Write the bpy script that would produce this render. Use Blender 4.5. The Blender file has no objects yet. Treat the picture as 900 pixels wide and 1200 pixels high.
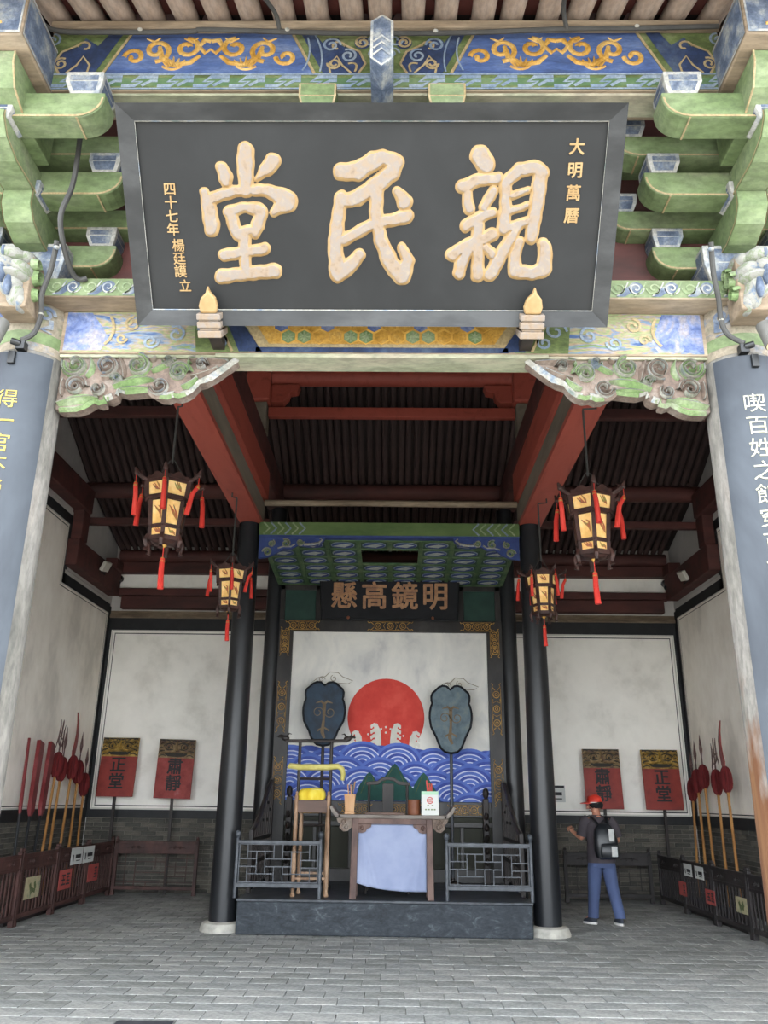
import bpy, bmesh, math, random
from mathutils import Vector, Matrix
random.seed(7)
S = bpy.context.scene
C = S.collection
PI = math.pi
rad = math.radians

# ---------------------------------------------------------------- camera
cam_d = bpy.data.cameras.new('camera')
cam_d.sensor_width = 36.0
cam_d.lens = 965.0 / 1200.0 * 36.0
cam_d.clip_end = 300
cam = bpy.data.objects.new('camera', cam_d)
C.objects.link(cam)
cam.location = (0.10, 0.0, 1.68)
cam.rotation_mode = 'QUATERNION'
cam.rotation_quaternion = (Matrix.Rotation(rad(0.95), 3, 'Z') @ Matrix.Rotation(rad(90 + 19.2), 3, 'X') @ Matrix.Rotation(rad(0.75), 3, 'Z')).to_quaternion()
S.camera = cam

# ---------------------------------------------------------------- world, sun, exposure
world = bpy.data.worlds.new('world')
S.world = world
world.use_nodes = True
wn = world.node_tree.nodes
wl = world.node_tree.links
for n_ in list(wn): wn.remove(n_)
sky = wn.new('ShaderNodeTexSky')
sky.sky_type = 'NISHITA'
sky.sun_disc = False
sky.sun_elevation = rad(74)
sky.sun_rotation = rad(188)
sky.dust_density = 4.0
sky.air_density = 1.0
mixw = wn.new('ShaderNodeMix'); mixw.data_type = 'RGBA'
mixw.inputs[0].default_value = 0.85
wl.new(sky.outputs[0], mixw.inputs[6])
mixw.inputs[7].default_value = (9.0, 9.6, 10.2, 1)          # bright summer haze
bg = wn.new('ShaderNodeBackground'); bg.inputs[1].default_value = 0.20
wo = wn.new('ShaderNodeOutputWorld')
wl.new(mixw.outputs[2], bg.inputs[0]); wl.new(bg.outputs[0], wo.inputs[0])

sun_d = bpy.data.lights.new('sun', 'SUN')
sun_d.energy = 0.8
sun_d.angle = rad(12)
sun_d.color = (1.0, 0.96, 0.9)
sun = bpy.data.objects.new('sun', sun_d)
C.objects.link(sun)
sun.rotation_euler = (rad(16), rad(-3), 0)                     # high noon sun behind the photographer
sun.location = (0, -10, 30)

S.view_settings.view_transform = 'Standard'
S.view_settings.look = 'None'
S.view_settings.gamma = 1.0
S.view_settings.exposure = 2.55
try: S.view_settings.use_curve_mapping = False
except Exception: pass
S.cycles.diffuse_bounces = 8
S.cycles.max_bounces = 12

# ---------------------------------------------------------------- helpers
def lin_(h):
    h = h.lstrip('#')
    r = []
    for i in (0, 2, 4):
        c = int(h[i:i+2], 16) / 255.0
        r.append(c / 12.92 if c <= 0.04045 else ((c + 0.055) / 1.055) ** 2.4)
    return (r[0], r[1], r[2], 1.0)

# per-material albedo factor: facade paint lowered, plaster and paver raised, offsetting dim indoor daylight
ALBEDO_SCALE = {'arm_green_paint': 0.46, 'edge_line_cream': 0.5, 'block_blue_paint': 0.5, 'block_white_edge': 0.55, 'beam_blue_paint': 0.6, 'deep_blue_paint': 0.5, 'gold_paint': 0.6, 'light_blue_line': 0.5, 'light_green_line': 0.5, 'olive_green_paint': 0.5, 'bare_timber': 0.6, 'pale_green_soffit': 0.62, 'peeling_paint': 0.5, 'faded_violet_blue': 0.5, 'weathered_pillar': 0.5, 'painted_pillar_head': 0.5, 'bare_orange_wood': 0.3, 'couplet_black_board': 0.27, 'plaque_black': 0.12, 'plaque_rim': 0.2, 'character_worn_fill': 0.36, 'character_gold_edge': 0.4, 'carving_green': 0.5, 'carving_brown': 0.42, 'carving_white': 0.5, 'carved_end_white': 0.36, 'weathered_rafter': 1.0, 'eave_board_red': 1.0, 'grey_cable': 0.4, 'lamp_grey_metal': 0.45, 'white_plaster': 1.5, 'grey_plaster': 1.95, 'gable_plaster': 1.5, 'stone_paver_tone': 1.2, 'paver_joint': 0.95, 'dark_red_timber': 1.25, 'dark_rafter': 1.6, 'roof_boards': 1.4, 'red_beam_paint': 1.35, 'red_beam_worn': 1.3, 'mural_grey_white': 1.35, 'courtyard_stone': 1.0, 'pale_lettering': 0.55, 'yellow_lettering': 0.55, 'pale_blue_cloth': 0.68, 'blue_grey_plinth': 0.55, 'grey_rail_paint': 0.55, 'black_lacquer': 0.55, 'black_paint_band': 0.6, 'screen_frame_dark': 0.7, 'sign_black': 0.5, 'gold_ornament': 1.5, 'mural_red_sun': 1.3, 'wave_deep_blue': 1.15, 'wave_mid_blue': 1.15, 'wave_white_line': 1.1, 'canopy_beam_green': 0.75, 'coffer_green': 0.55, 'coffer_deep_green': 0.5, 'coffer_blue': 0.6, 'worn_stand_wood': 0.8, 'red_club': 0.6, 'dark_red_tassel': 0.55, 'blue_trousers': 0.85, 'red_board_paint': 0.85, 'red_tassel': 0.9, 'spear_wood': 0.75, 'light_wood': 0.8, 'yellow_cloth': 0.9, 'red_paper': 0.75, 'white_card': 0.85, 'lantern_silk': 1.6, 'silk_painting': 1.7, 'fan_dark_blue': .55, 'fan_worn_blue': .85, 'lantern_wood': 0.8, 'dark_wood': 0.7}
WEAR = {k: .3 for k in ('arm_green_paint', 'edge_line_cream', 'block_blue_paint', 'block_white_edge', 'beam_blue_paint', 'deep_blue_paint', 'gold_paint', 'olive_green_paint', 'bare_timber', 'pale_green_soffit', 'peeling_paint', 'faded_violet_blue', 'weathered_pillar', 'painted_pillar_head', 'carving_green', 'carving_brown', 'carving_white', 'weathered_rafter', 'light_blue_line', 'light_green_line', 'grey_brick_tone', 'stone_paver_tone', 'blue_grey_plinth')}
def M(name, cols, scale=4.0, stretch=(1, 1, 1), rough=0.7, bump=0.15, detail=5.0, metal=0.0, spec=0.4, dist=0.0, lo=0.36, hi=0.64):
    m = bpy.data.materials.new(name); m.use_nodes = True
    nt = m.node_tree; n = nt.nodes; l = nt.links
    b = n['Principled BSDF']
    b.inputs['Roughness'].default_value = rough
    b.inputs['Metallic'].default_value = metal
    b.inputs['Specular IOR Level'].default_value = spec
    if isinstance(cols, str): cols = [cols]
    fk = ALBEDO_SCALE.get(name, 1.0)
    lin = lambda h: tuple(min(1.0, c * fk) for c in lin_(h)[:3]) + (1.0,)
    if len(cols) == 1 and bump == 0:
        b.inputs['Base Color'].default_value = lin(cols[0]); return m
    tc = n.new('ShaderNodeTexCoord'); mp = n.new('ShaderNodeMapping')
    mp.inputs['Scale'].default_value = stretch
    l.new(tc.outputs['Object'], mp.inputs[0])
    no = n.new('ShaderNodeTexNoise'); no.inputs['Scale'].default_value = scale
    no.inputs['Detail'].default_value = detail; no.inputs['Roughness'].default_value = 0.62
    no.inputs['Distortion'].default_value = dist
    l.new(mp.outputs[0], no.inputs[0])
    if len(cols) > 1:
        cr = n.new('ShaderNodeValToRGB'); e = cr.color_ramp.elements
        k = len(cols)
        while len(e) < k: e.new(0.5)
        for i, c in enumerate(cols):
            e[i].position = lo + (hi - lo) * i / (k - 1)
            e[i].color = lin(c)
        l.new(no.outputs[0], cr.inputs[0])
        wr = WEAR.get(name, 0.0)
        if wr > 0:      # fine wear: small scuffs over the paint
            n2 = n.new('ShaderNodeTexNoise'); n2.inputs['Scale'].default_value = scale * 7; n2.inputs['Detail'].default_value = 6; n2.inputs['Roughness'].default_value = .7
            l.new(mp.outputs[0], n2.inputs[0])
            r2 = n.new('ShaderNodeValToRGB'); r2.color_ramp.elements[0].position = .38; r2.color_ramp.elements[1].position = .62
            r2.color_ramp.elements[0].color = (1 - wr, 1 - wr, 1 - wr, 1); r2.color_ramp.elements[1].color = (1 + wr*.3, 1 + wr*.28, 1 + wr*.22, 1)
            l.new(n2.outputs[0], r2.inputs[0])
            mx = n.new('ShaderNodeMix'); mx.data_type = 'RGBA'; mx.blend_type = 'MULTIPLY'; mx.inputs[0].default_value = 1.0
            l.new(cr.outputs[0], mx.inputs[6]); l.new(r2.outputs[0], mx.inputs[7]); l.new(mx.outputs[2], b.inputs['Base Color'])
        else:
            l.new(cr.outputs[0], b.inputs['Base Color'])
    else:
        b.inputs['Base Color'].default_value = lin(cols[0])
    if bump > 0:
        bp = n.new('ShaderNodeBump'); bp.inputs['Strength'].default_value = bump
        bp.inputs['Distance'].default_value = 0.02
        l.new(no.outputs[0], bp.inputs['Height']); l.new(bp.outputs[0], b.inputs['Normal'])
    return m

class Plane:
    def __init__(s, o, u, v):
        s.o = Vector(o); s.u = Vector(u).normalized(); s.v = Vector(v).normalized(); s.n = s.u.cross(s.v).normalized()
    def p(s, a, b, d=0.0): return s.o + s.u * a + s.v * b + s.n * d

def XZ(y, x=0.0, z=0.0): return Plane((x, y, z), (1, 0, 0), (0, 0, 1))   # faces -Y (towards the courtyard)

class MB:
    def __init__(s): s.V = []; s.F = []; s.I = []; s.m = 0
    def add(s, vs, fs):
        k = len(s.V); s.V.extend([tuple(v) for v in vs])
        for f in fs: s.F.append([i + k for i in f]); s.I.append(s.m)
    def box(s, c, d, R=None):
        vs = []
        for x in (-.5, .5):
            for y in (-.5, .5):
                for z in (-.5, .5):
                    v = Vector((x * d[0], y * d[1], z * d[2]))
                    if R is not None: v = R @ v
                    vs.append(v + Vector(c))
        s.add(vs, [(0, 1, 3, 2), (4, 6, 7, 5), (0, 4, 5, 1), (2, 3, 7, 6), (0, 2, 6, 4), (1, 5, 7, 3)])
    def b2(s, x0, x1, y0, y1, z0, z1): s.box(((x0+x1)/2, (y0+y1)/2, (z0+z1)/2), (x1-x0, y1-y0, z1-z0))
    def bar(s, a, b, w, h=None):
        a = Vector(a); b = Vector(b); h = h or w
        d = b - a; L = d.length; d.normalize()
        up = Vector((0, 0, 1)) if abs(d.z) < 0.95 else Vector((0, 1, 0))
        x = d.cross(up).normalized(); z = x.cross(d).normalized()
        R = Matrix((x, d, z)).transposed()
        s.box((a + b) / 2, (w, L, h), R)
    def tube(s, pts, r, n=8, cap=True, ry=None):
        pts = [Vector(p) for p in pts]; k = len(pts)
        rs = r if isinstance(r, (list, tuple)) else [r] * k
        prev = None; vs = []
        for i in range(k):
            d = (pts[min(i+1, k-1)] - pts[max(i-1, 0)]).normalized()
            if prev is None:
                up = Vector((0, 0, 1)) if abs(d.z) < 0.9 else Vector((0, 1, 0))
                x = d.cross(up).normalized()
            else:
                x = (prev - d * prev.dot(d)).normalized()
            prev = x; y = d.cross(x)
            f = 1.0 if ry is None else ry
            for j in range(n):
                a = 2 * PI * j / n
                vs.append(pts[i] + x * (math.cos(a) * rs[i]) + y * (math.sin(a) * rs[i] * f))
        fs = []
        for i in range(k - 1):
            for j in range(n):
                a = i*n + j; b = i*n + (j+1) % n
                fs.append((a, b, b + n, a + n))
        if cap: fs.append(tuple(range(n))[::-1]); fs.append(tuple(range((k-1)*n, k*n)))
        s.add(vs, fs)
    def loft(s, rings, cap=True):
        n = len(rings[0]); vs = [p for r in rings for p in r]; fs = []
        for i in range(len(rings) - 1):
            for j in range(n):
                a = i*n + j; b = i*n + (j+1) % n
                fs.append((a, b, b + n, a + n))
        if cap: fs.append(tuple(range(n))[::-1]); fs.append(tuple(range((len(rings)-1)*n, len(rings)*n)))
        s.add(vs, fs)
    def lathe(s, prof, n=16, c=(0, 0, 0), a0=0.0):
        s.loft([[(c[0] + r*math.cos(a0+2*PI*j/n), c[1] + r*math.sin(a0+2*PI*j/n), c[2] + z) for j in range(n)] for r, z in prof])
    def ell(s, c, r, n=10, m=6, R=None):
        rings = []
        for i in range(m + 1):
            t = PI * i / m; t = min(max(t, 0.05), PI - 0.05)
            ring = []
            for j in range(n):
                a = 2 * PI * j / n
                v = Vector((r[0]*math.sin(t)*math.cos(a), r[1]*math.sin(t)*math.sin(a), -r[2]*math.cos(t)))
                if R is not None: v = R @ v
                ring.append(v + Vector(c))
            rings.append(ring)
        s.loft(rings)
    def prism(s, poly, pl, d0, d1):
        n = len(poly)
        vs = [pl.p(a, b, d1) for a, b in poly] + [pl.p(a, b, d0) for a, b in poly]
        fs = [tuple(range(n)), tuple(range(n, 2*n))[::-1]]
        for j in range(n): fs.append((j, j + n, (j+1) % n + n, (j+1) % n))
        s.add(vs, fs)
    def flat(s, poly, pl, d):
        s.add([pl.p(a, b, d) for a, b in poly], [tuple(range(len(poly)))])
    def disc(s, pl, c, r, d, n=24, ry=None):
        ry = ry or r
        s.flat([(c[0] + r*math.cos(2*PI*j/n), c[1] + ry*math.sin(2*PI*j/n)) for j in range(n)], pl, d)
    def ribbon(s, pl, pts, w, d, d0=None, closed=False):
        # strip along pts of half width w (number or list); raised as a low ridge when d0 is given
        k = len(pts)
        if k < 2: return
        ws = w if isinstance(w, (list, tuple)) else [w] * k
        L = []; Rr = []
        for i in range(k):
            if closed: a = pts[i-1]; b = pts[(i+1) % k]
            else: a = pts[max(i-1, 0)]; b = pts[min(i+1, k-1)]
            dx, dy = b[0]-a[0], b[1]-a[1]; q = math.hypot(dx, dy) or 1e-6
            nx, ny = -dy/q, dx/q
            L.append((pts[i][0] + nx*ws[i], pts[i][1] + ny*ws[i])); Rr.append((pts[i][0] - nx*ws[i], pts[i][1] - ny*ws[i]))
        rng = range(k) if closed else range(k - 1)
        if d0 is None:
            vs = [pl.p(a, b, d) for a, b in L] + [pl.p(a, b, d) for a, b in Rr]
            s.add(vs, [(i, i + k, (i+1) % k + k, (i+1) % k) for i in rng])
        else:
            vs = [pl.p(a, b, d0) for a, b in L] + [pl.p(a, b, d) for a, b in pts] + [pl.p(a, b, d0) for a, b in Rr]
            fs = []
            for i in rng:
                j = (i+1) % k
                fs.append((i, i + k, j + k, j)); fs.append((i + k, i + 2*k, j + 2*k, j + k))
            s.add(vs, fs)
    def stroke(s, pl, pts, d0, d1, grow=0.0, n=14):
        for i, (a, b, r) in enumerate(pts):
            r += grow
            s.prism([(a + r*math.cos(2*PI*j/n), b + r*math.sin(2*PI*j/n)) for j in range(n)], pl, d0, d1)
            if i + 1 < len(pts):
                a2, b2, r2 = pts[i+1]; r2 += grow
                dx, dy = a2 - a, b2 - b; q = math.hypot(dx, dy) or 1e-6
                nx, ny = -dy/q, dx/q
                s.prism([(a - nx*r, b - ny*r), (a2 - nx*r2, b2 - ny*r2), (a2 + nx*r2, b2 + ny*r2), (a + nx*r, b + ny*r)], pl, d0, d1)
    def mesh(s, name, mats, smooth=False, off=None):
        me = bpy.data.meshes.new(name)
        vs = s.V if off is None else [(v[0]-off[0], v[1]-off[1], v[2]-off[2]) for v in s.V]
        me.from_pydata(vs, [], s.F)
        if not isinstance(mats, (list, tuple)): mats = [mats]
        for m in mats: me.materials.append(m)
        me.polygons.foreach_set('material_index', s.I)
        bm = bmesh.new(); bm.from_mesh(me)
        bmesh.ops.recalc_face_normals(bm, faces=bm.faces)
        bm.to_mesh(me); bm.free()
        if smooth:
            me.polygons.foreach_set('use_smooth', [True] * len(me.polygons))
            me.set_sharp_from_angle(angle=rad(42))
        me.update()
        return me
    def build(s, name, mats, parent=None, smooth=False, bevel=0.0, world=True):
        off = parent_off(parent) if (parent is not None and world) else None
        o = bpy.data.objects.new(name, s.mesh(name, mats, smooth, off))
        C.objects.link(o)
        if parent is not None: o.parent = parent
        if bevel > 0:
            bv = o.modifiers.new('bevel', 'BEVEL'); bv.width = bevel; bv.segments = 2; bv.limit_method = 'ANGLE'; bv.angle_limit = rad(40)
        return o

def parent_off(p):
    v = Vector((0, 0, 0))
    while p is not None: v += p.location; p = p.parent
    return v

def tag(o, label, cat, group=None):
    o['label'] = label; o['category'] = cat
    if group: o['group'] = group
    return o

def thing(name, label, cat, loc=(0, 0, 0), group=None, rz=0.0):
    o = bpy.data.objects.new(name, None); C.objects.link(o)
    o.location = loc; o.rotation_euler = (0, 0, rz); o.empty_display_size = 0.1
    return tag(o, label, cat, group)

def struct(o): o['kind'] = 'structure'; return o
def sempty(name, loc=(0, 0, 0)):
    o = bpy.data.objects.new(name, None); C.objects.link(o); o.location = loc
    return struct(o)

def kids(o): return [c for c in list(C.objects) if c.parent is o]
def dup(root, loc, label=None, rz=None, parent=None):
    r = root.copy(); C.objects.link(r)
    if loc is not None: r.location = loc
    if rz is not None: r.rotation_euler = (0, 0, rz)
    if label: r['label'] = label
    if parent is not None: r.parent = parent
    for ch in kids(root): dup(ch, None, parent=r)
    return r
def put(name, me, parent=None, loc=(0, 0, 0), rot=(0, 0, 0)):
    o = bpy.data.objects.new(name, me); C.objects.link(o); o.location = loc; o.rotation_euler = rot
    if parent is not None: o.parent = parent
    return o

def spiral(cx, cy, r0, r1, turns, a0=0.0, k=None, sgn=1):
    k = k or max(8, int(abs(turns) * 14))
    return [(cx + (r0 + (r1-r0)*i/k) * math.cos(a0 + sgn*2*PI*turns*i/k), cy + (r0 + (r1-r0)*i/k) * math.sin(a0 + sgn*2*PI*turns*i/k)) for i in range(k + 1)]
def circ(cx, cy, r, n=20, ry=None): return [(cx + r*math.cos(2*PI*j/n), cy + (ry or r)*math.sin(2*PI*j/n)) for j in range(n)]
def bez(p0, p1, p2, n=8):
    return [((1-t)**2*p0[0] + 2*t*(1-t)*p1[0] + t*t*p2[0], (1-t)**2*p0[1] + 2*t*(1-t)*p1[1] + t*t*p2[1]) for t in [i/n for i in range(n+1)]]

def text_mesh(body, size, depth, bold=0.0, lead=1.0, name='lettering'):
    cu = bpy.data.curves.new(name, 'FONT'); cu.body = body; cu.size = size; cu.extrude = depth
    cu.align_x = 'CENTER'; cu.align_y = 'CENTER'; cu.offset = bold; cu.space_line = lead; cu.resolution_u = 3
    o = bpy.data.objects.new(name, cu); C.objects.link(o)
    dg = bpy.context.evaluated_depsgraph_get()
    me = bpy.data.meshes.new_from_object(o.evaluated_get(dg))
    bpy.data.objects.remove(o); bpy.data.curves.remove(cu)
    me.name = name
    return me
def sdf_char(mb, pl, strokes, level, h, bevel, res=.0055, jit=.0):
    # one clean raised outline around the union of the brush strokes (signed distance field, marching squares)
    import numpy as np
    pts = [q for st in strokes for q in st]
    x0 = min(p[0]-p[2] for p in pts) - .02; x1 = max(p[0]+p[2] for p in pts) + .02
    y0 = min(p[1]-p[2] for p in pts) - .02; y1 = max(p[1]+p[2] for p in pts) + .02
    nx = int((x1-x0)/res) + 2; ny = int((y1-y0)/res) + 2
    X, Y = np.meshgrid(x0 + res*np.arange(nx), y0 + res*np.arange(ny))
    D = np.full(X.shape, -1.0)
    for st in strokes:
        sg = list(zip(st, st[1:])) or [(st[0], st[0])]
        for (ax, ay, ar), (bx, by, br) in sg:
            dx, dy = bx-ax, by-ay; q = dx*dx + dy*dy + 1e-12
            t = np.clip(((X-ax)*dx + (Y-ay)*dy)/q, 0, 1)
            d = (ar + (br-ar)*t) - np.hypot(X - ax - dx*t, Y - ay - dy*t)
            D = np.maximum(D, d)
    rs = np.random.RandomState(3)
    D = D + jit * (np.sin(X*61 + Y*23) * np.sin(Y*57 - X*31)) - level
    idx = {}
    def vid(key, x, y, d):
        if key not in idx:
            idx[key] = len(mb.V); k = min(max(d / bevel, 0), 1)
            mb.V.append(tuple(pl.p(x, y, h*(1 - (1-k)**2))))
        return idx[key]
    for j in range(ny-1):
        for i in range(nx-1):
            c = [(i, j), (i+1, j), (i+1, j+1), (i, j+1)]
            v = [D[b, a] for a, b in c]
            if max(v) <= 0: continue
            f = []
            for k in range(4):
                a, b = c[k], c[(k+1) % 4]; va, vb = v[k], v[(k+1) % 4]
                if va > 0: f.append(vid(a, X[a[1], a[0]], Y[a[1], a[0]], va))
                if (va > 0) != (vb > 0):
                    t = va/(va-vb); key = (min(a, b), max(a, b))
                    f.append(vid(key, X[a[1], a[0]] + t*(X[b[1], b[0]]-X[a[1], a[0]]), Y[a[1], a[0]] + t*(Y[b[1], b[0]]-Y[a[1], a[0]]), 0))
            if len(f) >= 3: mb.F.append(f); mb.I.append(mb.m)
def text_on(name, body, size, pl, a, b, d, mat, parent, depth=0.002, bold=0.0, lead=1.0, sx=1.0, sy=1.0):
    src = text_mesh(body, size, depth, 0.0, lead, name)
    off = parent_off(parent); mb = MB()
    sh = [(0, 0)] if bold == 0 else [(0, 0), (bold, 0), (-bold, 0), (0, bold), (0, -bold), (bold*.7, bold*.7), (-bold*.7, -bold*.7), (bold*.7, -bold*.7), (-bold*.7, bold*.7)]
    for i_s, (ex, ey) in enumerate(sh):
        mb.add([pl.p(a + v.co.x*sx + ex, b + v.co.y*sy + ey, d + v.co.z + i_s*.00012) - off for v in src.vertices], [list(p.vertices) for p in src.polygons])
    bpy.data.meshes.remove(src)
    me = bpy.data.meshes.new(name); me.from_pydata([tuple(v) for v in mb.V], [], mb.F); me.update()
    me.materials.clear(); me.materials.append(mat)
    o = bpy.data.objects.new(name, me); C.objects.link(o); o.parent = parent
    return o
# ---------------------------------------------------------------- materials
m_plaster = M('white_plaster', ['#b9b6ae', '#c9c6bf', '#cfccc5'], 1.2, rough=0.9, bump=0.08, lo=0.3, hi=0.6)
m_plaster_side = M('grey_plaster', ['#a39d94', '#b5afa6', '#bdb8b0'], 1.0, (1, 1, .6), rough=0.9, bump=0.08)
m_gable = M('gable_plaster', ['#8d8a86', '#9a9793'], 1.5, rough=0.9, bump=0.05)
m_black = M('black_lacquer', ['#1c1e22', '#26282c', '#33363a'], 3.0, (1, 1, .3), rough=0.36, bump=0.04, lo=.35, hi=.75)
m_blackpaint = M('black_paint_band', ['#232427', '#2e3033'], 4.0, rough=0.6, bump=0.03)
m_whiteline = M('white_line_paint', ['#cfccc4'], bump=0.02, rough=0.8)
m_brick = M('grey_brick', ['#4b4a47', '#5f5d57', '#74706a'], 2.2, (1, 1, 3), rough=0.9, bump=0.3)
m_mortar = M('mortar', ['#8a857b', '#77736b'], 6, rough=0.95, bump=0.2)
m_paver = M('stone_paver', ['#7d7e7c', '#8d8e8c', '#9a9b98'], 3.5, rough=0.75, bump=0.1)
m_joint = M('paver_joint', ['#a3a5a1', '#8d8f8b'], 5, rough=0.9, bump=0.1)
m_ground = M('courtyard_stone', ['#a09c94', '#b0aca4'], 1.5, rough=0.9, bump=0.05)
m_redbeam = M('red_beam_paint', ['#5d2a22', '#743329', '#823c31'], 3.0, (1, .25, 1), rough=0.55, bump=0.06, lo=.3, hi=.65)
m_redworn = M('red_beam_worn', ['#4b2620', '#7a362b', '#843d31'], 5.0, (1, .2, 1), rough=0.6, bump=0.12, dist=.8, lo=.25, hi=.5)
m_greybeam = M('faded_grey_paint', ['#5d564a', '#6c6457', '#776e60'], 3.0, (1, .2, 1), rough=0.8, bump=0.1)
m_darkred = M('dark_red_timber', ['#33201d', '#432623', '#4e2b27'], 3.0, (.3, 1, 1), rough=0.7, bump=0.08)
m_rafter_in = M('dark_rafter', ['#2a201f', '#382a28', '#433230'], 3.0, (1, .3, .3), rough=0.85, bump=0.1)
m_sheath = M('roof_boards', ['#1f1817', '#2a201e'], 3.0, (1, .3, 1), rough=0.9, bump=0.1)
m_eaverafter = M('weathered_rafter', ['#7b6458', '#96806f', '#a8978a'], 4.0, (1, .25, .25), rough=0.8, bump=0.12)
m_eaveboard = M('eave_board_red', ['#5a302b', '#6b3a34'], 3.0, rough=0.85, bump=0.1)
m_green = M('arm_green_paint', ['#748a58', '#889d6b', '#99a97e', '#aaa892'], 3.2, (.6, 1, 1), rough=0.75, bump=0.08, lo=.3, hi=.78)
m_cream = M('edge_line_cream', ['#b59f72', '#cbb78d'], 8, rough=0.75, bump=0.05)
m_paleblue = M('block_blue_paint', ['#56657e', '#77849a', '#b4b8b6'], 9, rough=0.75, bump=0.08, lo=.38, hi=.66)
m_palewhite = M('block_white_edge', ['#b5b4ad', '#c9c8c2', '#8f9aa6'], 7, rough=0.8, bump=0.05)
m_blue = M('beam_blue_paint', ['#3a4a6e', '#455e95', '#6379a9', '#939aab'], 5.0, (.5, 1, 2), rough=0.7, bump=0.08, lo=.28, hi=.8)
m_darkblue = M('deep_blue_paint', ['#22304f', '#2f4470', '#5d6d86'], 5.0, rough=0.7, bump=0.06, lo=.3, hi=.75)
m_gold = M('gold_paint', ['#b98a35', '#d3a34c', '#d9b46c'], 9, rough=0.5, bump=0.05)
m_golddark = M('gold_ornament', ['#7a5a26', '#a37f3c'], 12, rough=0.45, bump=0.1)
m_ltblue = M('light_blue_line', ['#8298b4', '#a9b8c6'], 8, rough=0.75, bump=0.04)
m_ltgreen = M('light_green_line', ['#8fa877', '#b6c29b'], 8, rough=0.75, bump=0.04)
m_olive = M('olive_green_paint', ['#5a6a3a', '#71834c', '#8a9466'], 4, (1, 1, 2), rough=0.75, bump=0.06)
m_bare = M('bare_timber', ['#8d7b66', '#a4917a', '#b5a48d'], 3.0, (.25, 1, 1.5), rough=0.85, bump=0.12)
m_palebottom = M('pale_green_soffit', ['#969a7d', '#a9aa90', '#b3ab95'], 3, (.4, 1, 1), rough=0.8, bump=0.08)
m_peel = M('peeling_paint', ['#4f6ca0', '#8ea0b6', '#b9a68a', '#9db07c', '#c2a887', '#7e97bb', '#8fa465'], 5.0, (.5, 1, 2.2), rough=0.8, bump=0.12, lo=.36, hi=.64, dist=.7)
m_lattice = M('faded_violet_blue', ['#5d72ab', '#8b99c4', '#b9b3ba'], 6.5, (1, 1, 1), rough=0.8, bump=0.1, dist=1.0)
m_pillar = M('weathered_pillar', ['#6e6d68', '#8e8a82', '#a5a099', '#b3aaa0'], 5.0, (1, 1, .35), rough=0.85, bump=0.35, lo=.28, hi=.72)
m_pillarhead = M('painted_pillar_head', ['#7d8d5c', '#a39a85', '#b2a48f', '#8d97a4'], 5.0, rough=0.8, bump=0.12, dist=.5)
m_orange = M('bare_orange_wood', ['#8d5a35', '#a36f45', '#9c8674'], 4.0, (1, 1, .2), rough=0.75, bump=0.15)
# the right pillar: grey flaking skin above, bare orange wood below, with a ragged border at about 2 m
def worn_pillar(ma, mb_, z0):
    m = ma.copy(); m.name = 'worn_pillar_wood'; nt = m.node_tree; n = nt.nodes; l = nt.links; b = n['Principled BSDF']
    top = b.inputs['Base Color'].links[0].from_socket
    tc = n.new('ShaderNodeTexCoord'); sp = n.new('ShaderNodeSeparateXYZ'); l.new(tc.outputs['Object'], sp.inputs[0])
    no = n.new('ShaderNodeTexNoise'); no.inputs['Scale'].default_value = 9; no.inputs['Detail'].default_value = 6
    mp = n.new('ShaderNodeMapping'); mp.inputs['Scale'].default_value = (1, 1, .35); l.new(tc.outputs['Object'], mp.inputs[0]); l.new(mp.outputs[0], no.inputs[0])
    g = n.new('ShaderNodeTexNoise'); g.inputs['Scale'].default_value = 6; g.inputs['Detail'].default_value = 5
    mg_ = n.new('ShaderNodeMapping'); mg_.inputs['Scale'].default_value = (3, 3, .25); l.new(tc.outputs['Object'], mg_.inputs[0]); l.new(mg_.outputs[0], g.inputs[0])
    cr = n.new('ShaderNodeValToRGB'); cr.color_ramp.elements[0].position = .35; cr.color_ramp.elements[1].position = .65
    k = ALBEDO_SCALE.get('bare_orange_wood', 1); cr.color_ramp.elements[0].color = tuple(c*k for c in lin_('#8a5530')[:3]) + (1,); cr.color_ramp.elements[1].color = tuple(c*k for c in lin_('#b07c50')[:3]) + (1,)
    l.new(g.outputs[0], cr.inputs[0])
    m1 = n.new('ShaderNodeMath'); m1.operation = 'MULTIPLY_ADD'; l.new(no.outputs[0], m1.inputs[0]); m1.inputs[1].default_value = 1.6; m1.inputs[2].default_value = -.8
    m2 = n.new('ShaderNodeMath'); m2.operation = 'ADD'; l.new(sp.outputs['Z'], m2.inputs[0]); l.new(m1.outputs[0], m2.inputs[1])
    r = n.new('ShaderNodeMapRange'); r.inputs[1].default_value = z0 - .1; r.inputs[2].default_value = z0 + .25; l.new(m2.outputs[0], r.inputs[0])
    mx = n.new('ShaderNodeMix'); mx.data_type = 'RGBA'; l.new(r.outputs[0], mx.inputs[0]); l.new(cr.outputs[0], mx.inputs[6]); l.new(top, mx.inputs[7]); l.new(mx.outputs[2], b.inputs['Base Color'])
    return m
m_pillar_r = worn_pillar(m_pillar, m_orange, 2.0)
m_couplet = M('couplet_black_board', ['#43484f', '#59606a', '#6f7781', '#848b92'], 1.6, (1, 1, .5), rough=0.42, bump=0.05, lo=.25, hi=.75, dist=.4, spec=.2)
m_board = M('plaque_black', ['#434546', '#4f5152', '#5d5f60'], 2.2, (1, 1, .7), rough=0.5, bump=0.03, spec=.22, lo=.3, hi=.75, dist=.6)
m_boardrim = M('plaque_rim', ['#4a4b4b', '#5b5c5c', '#747575'], 5.0, (.4, 1, 1), rough=0.5, bump=0.06, spec=.25)
m_charfill = M('character_worn_fill', ['#a08a74', '#bba389', '#aea196', '#c6b196'], 18, rough=0.75, bump=0.1, lo=.3, hi=.7)
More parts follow.
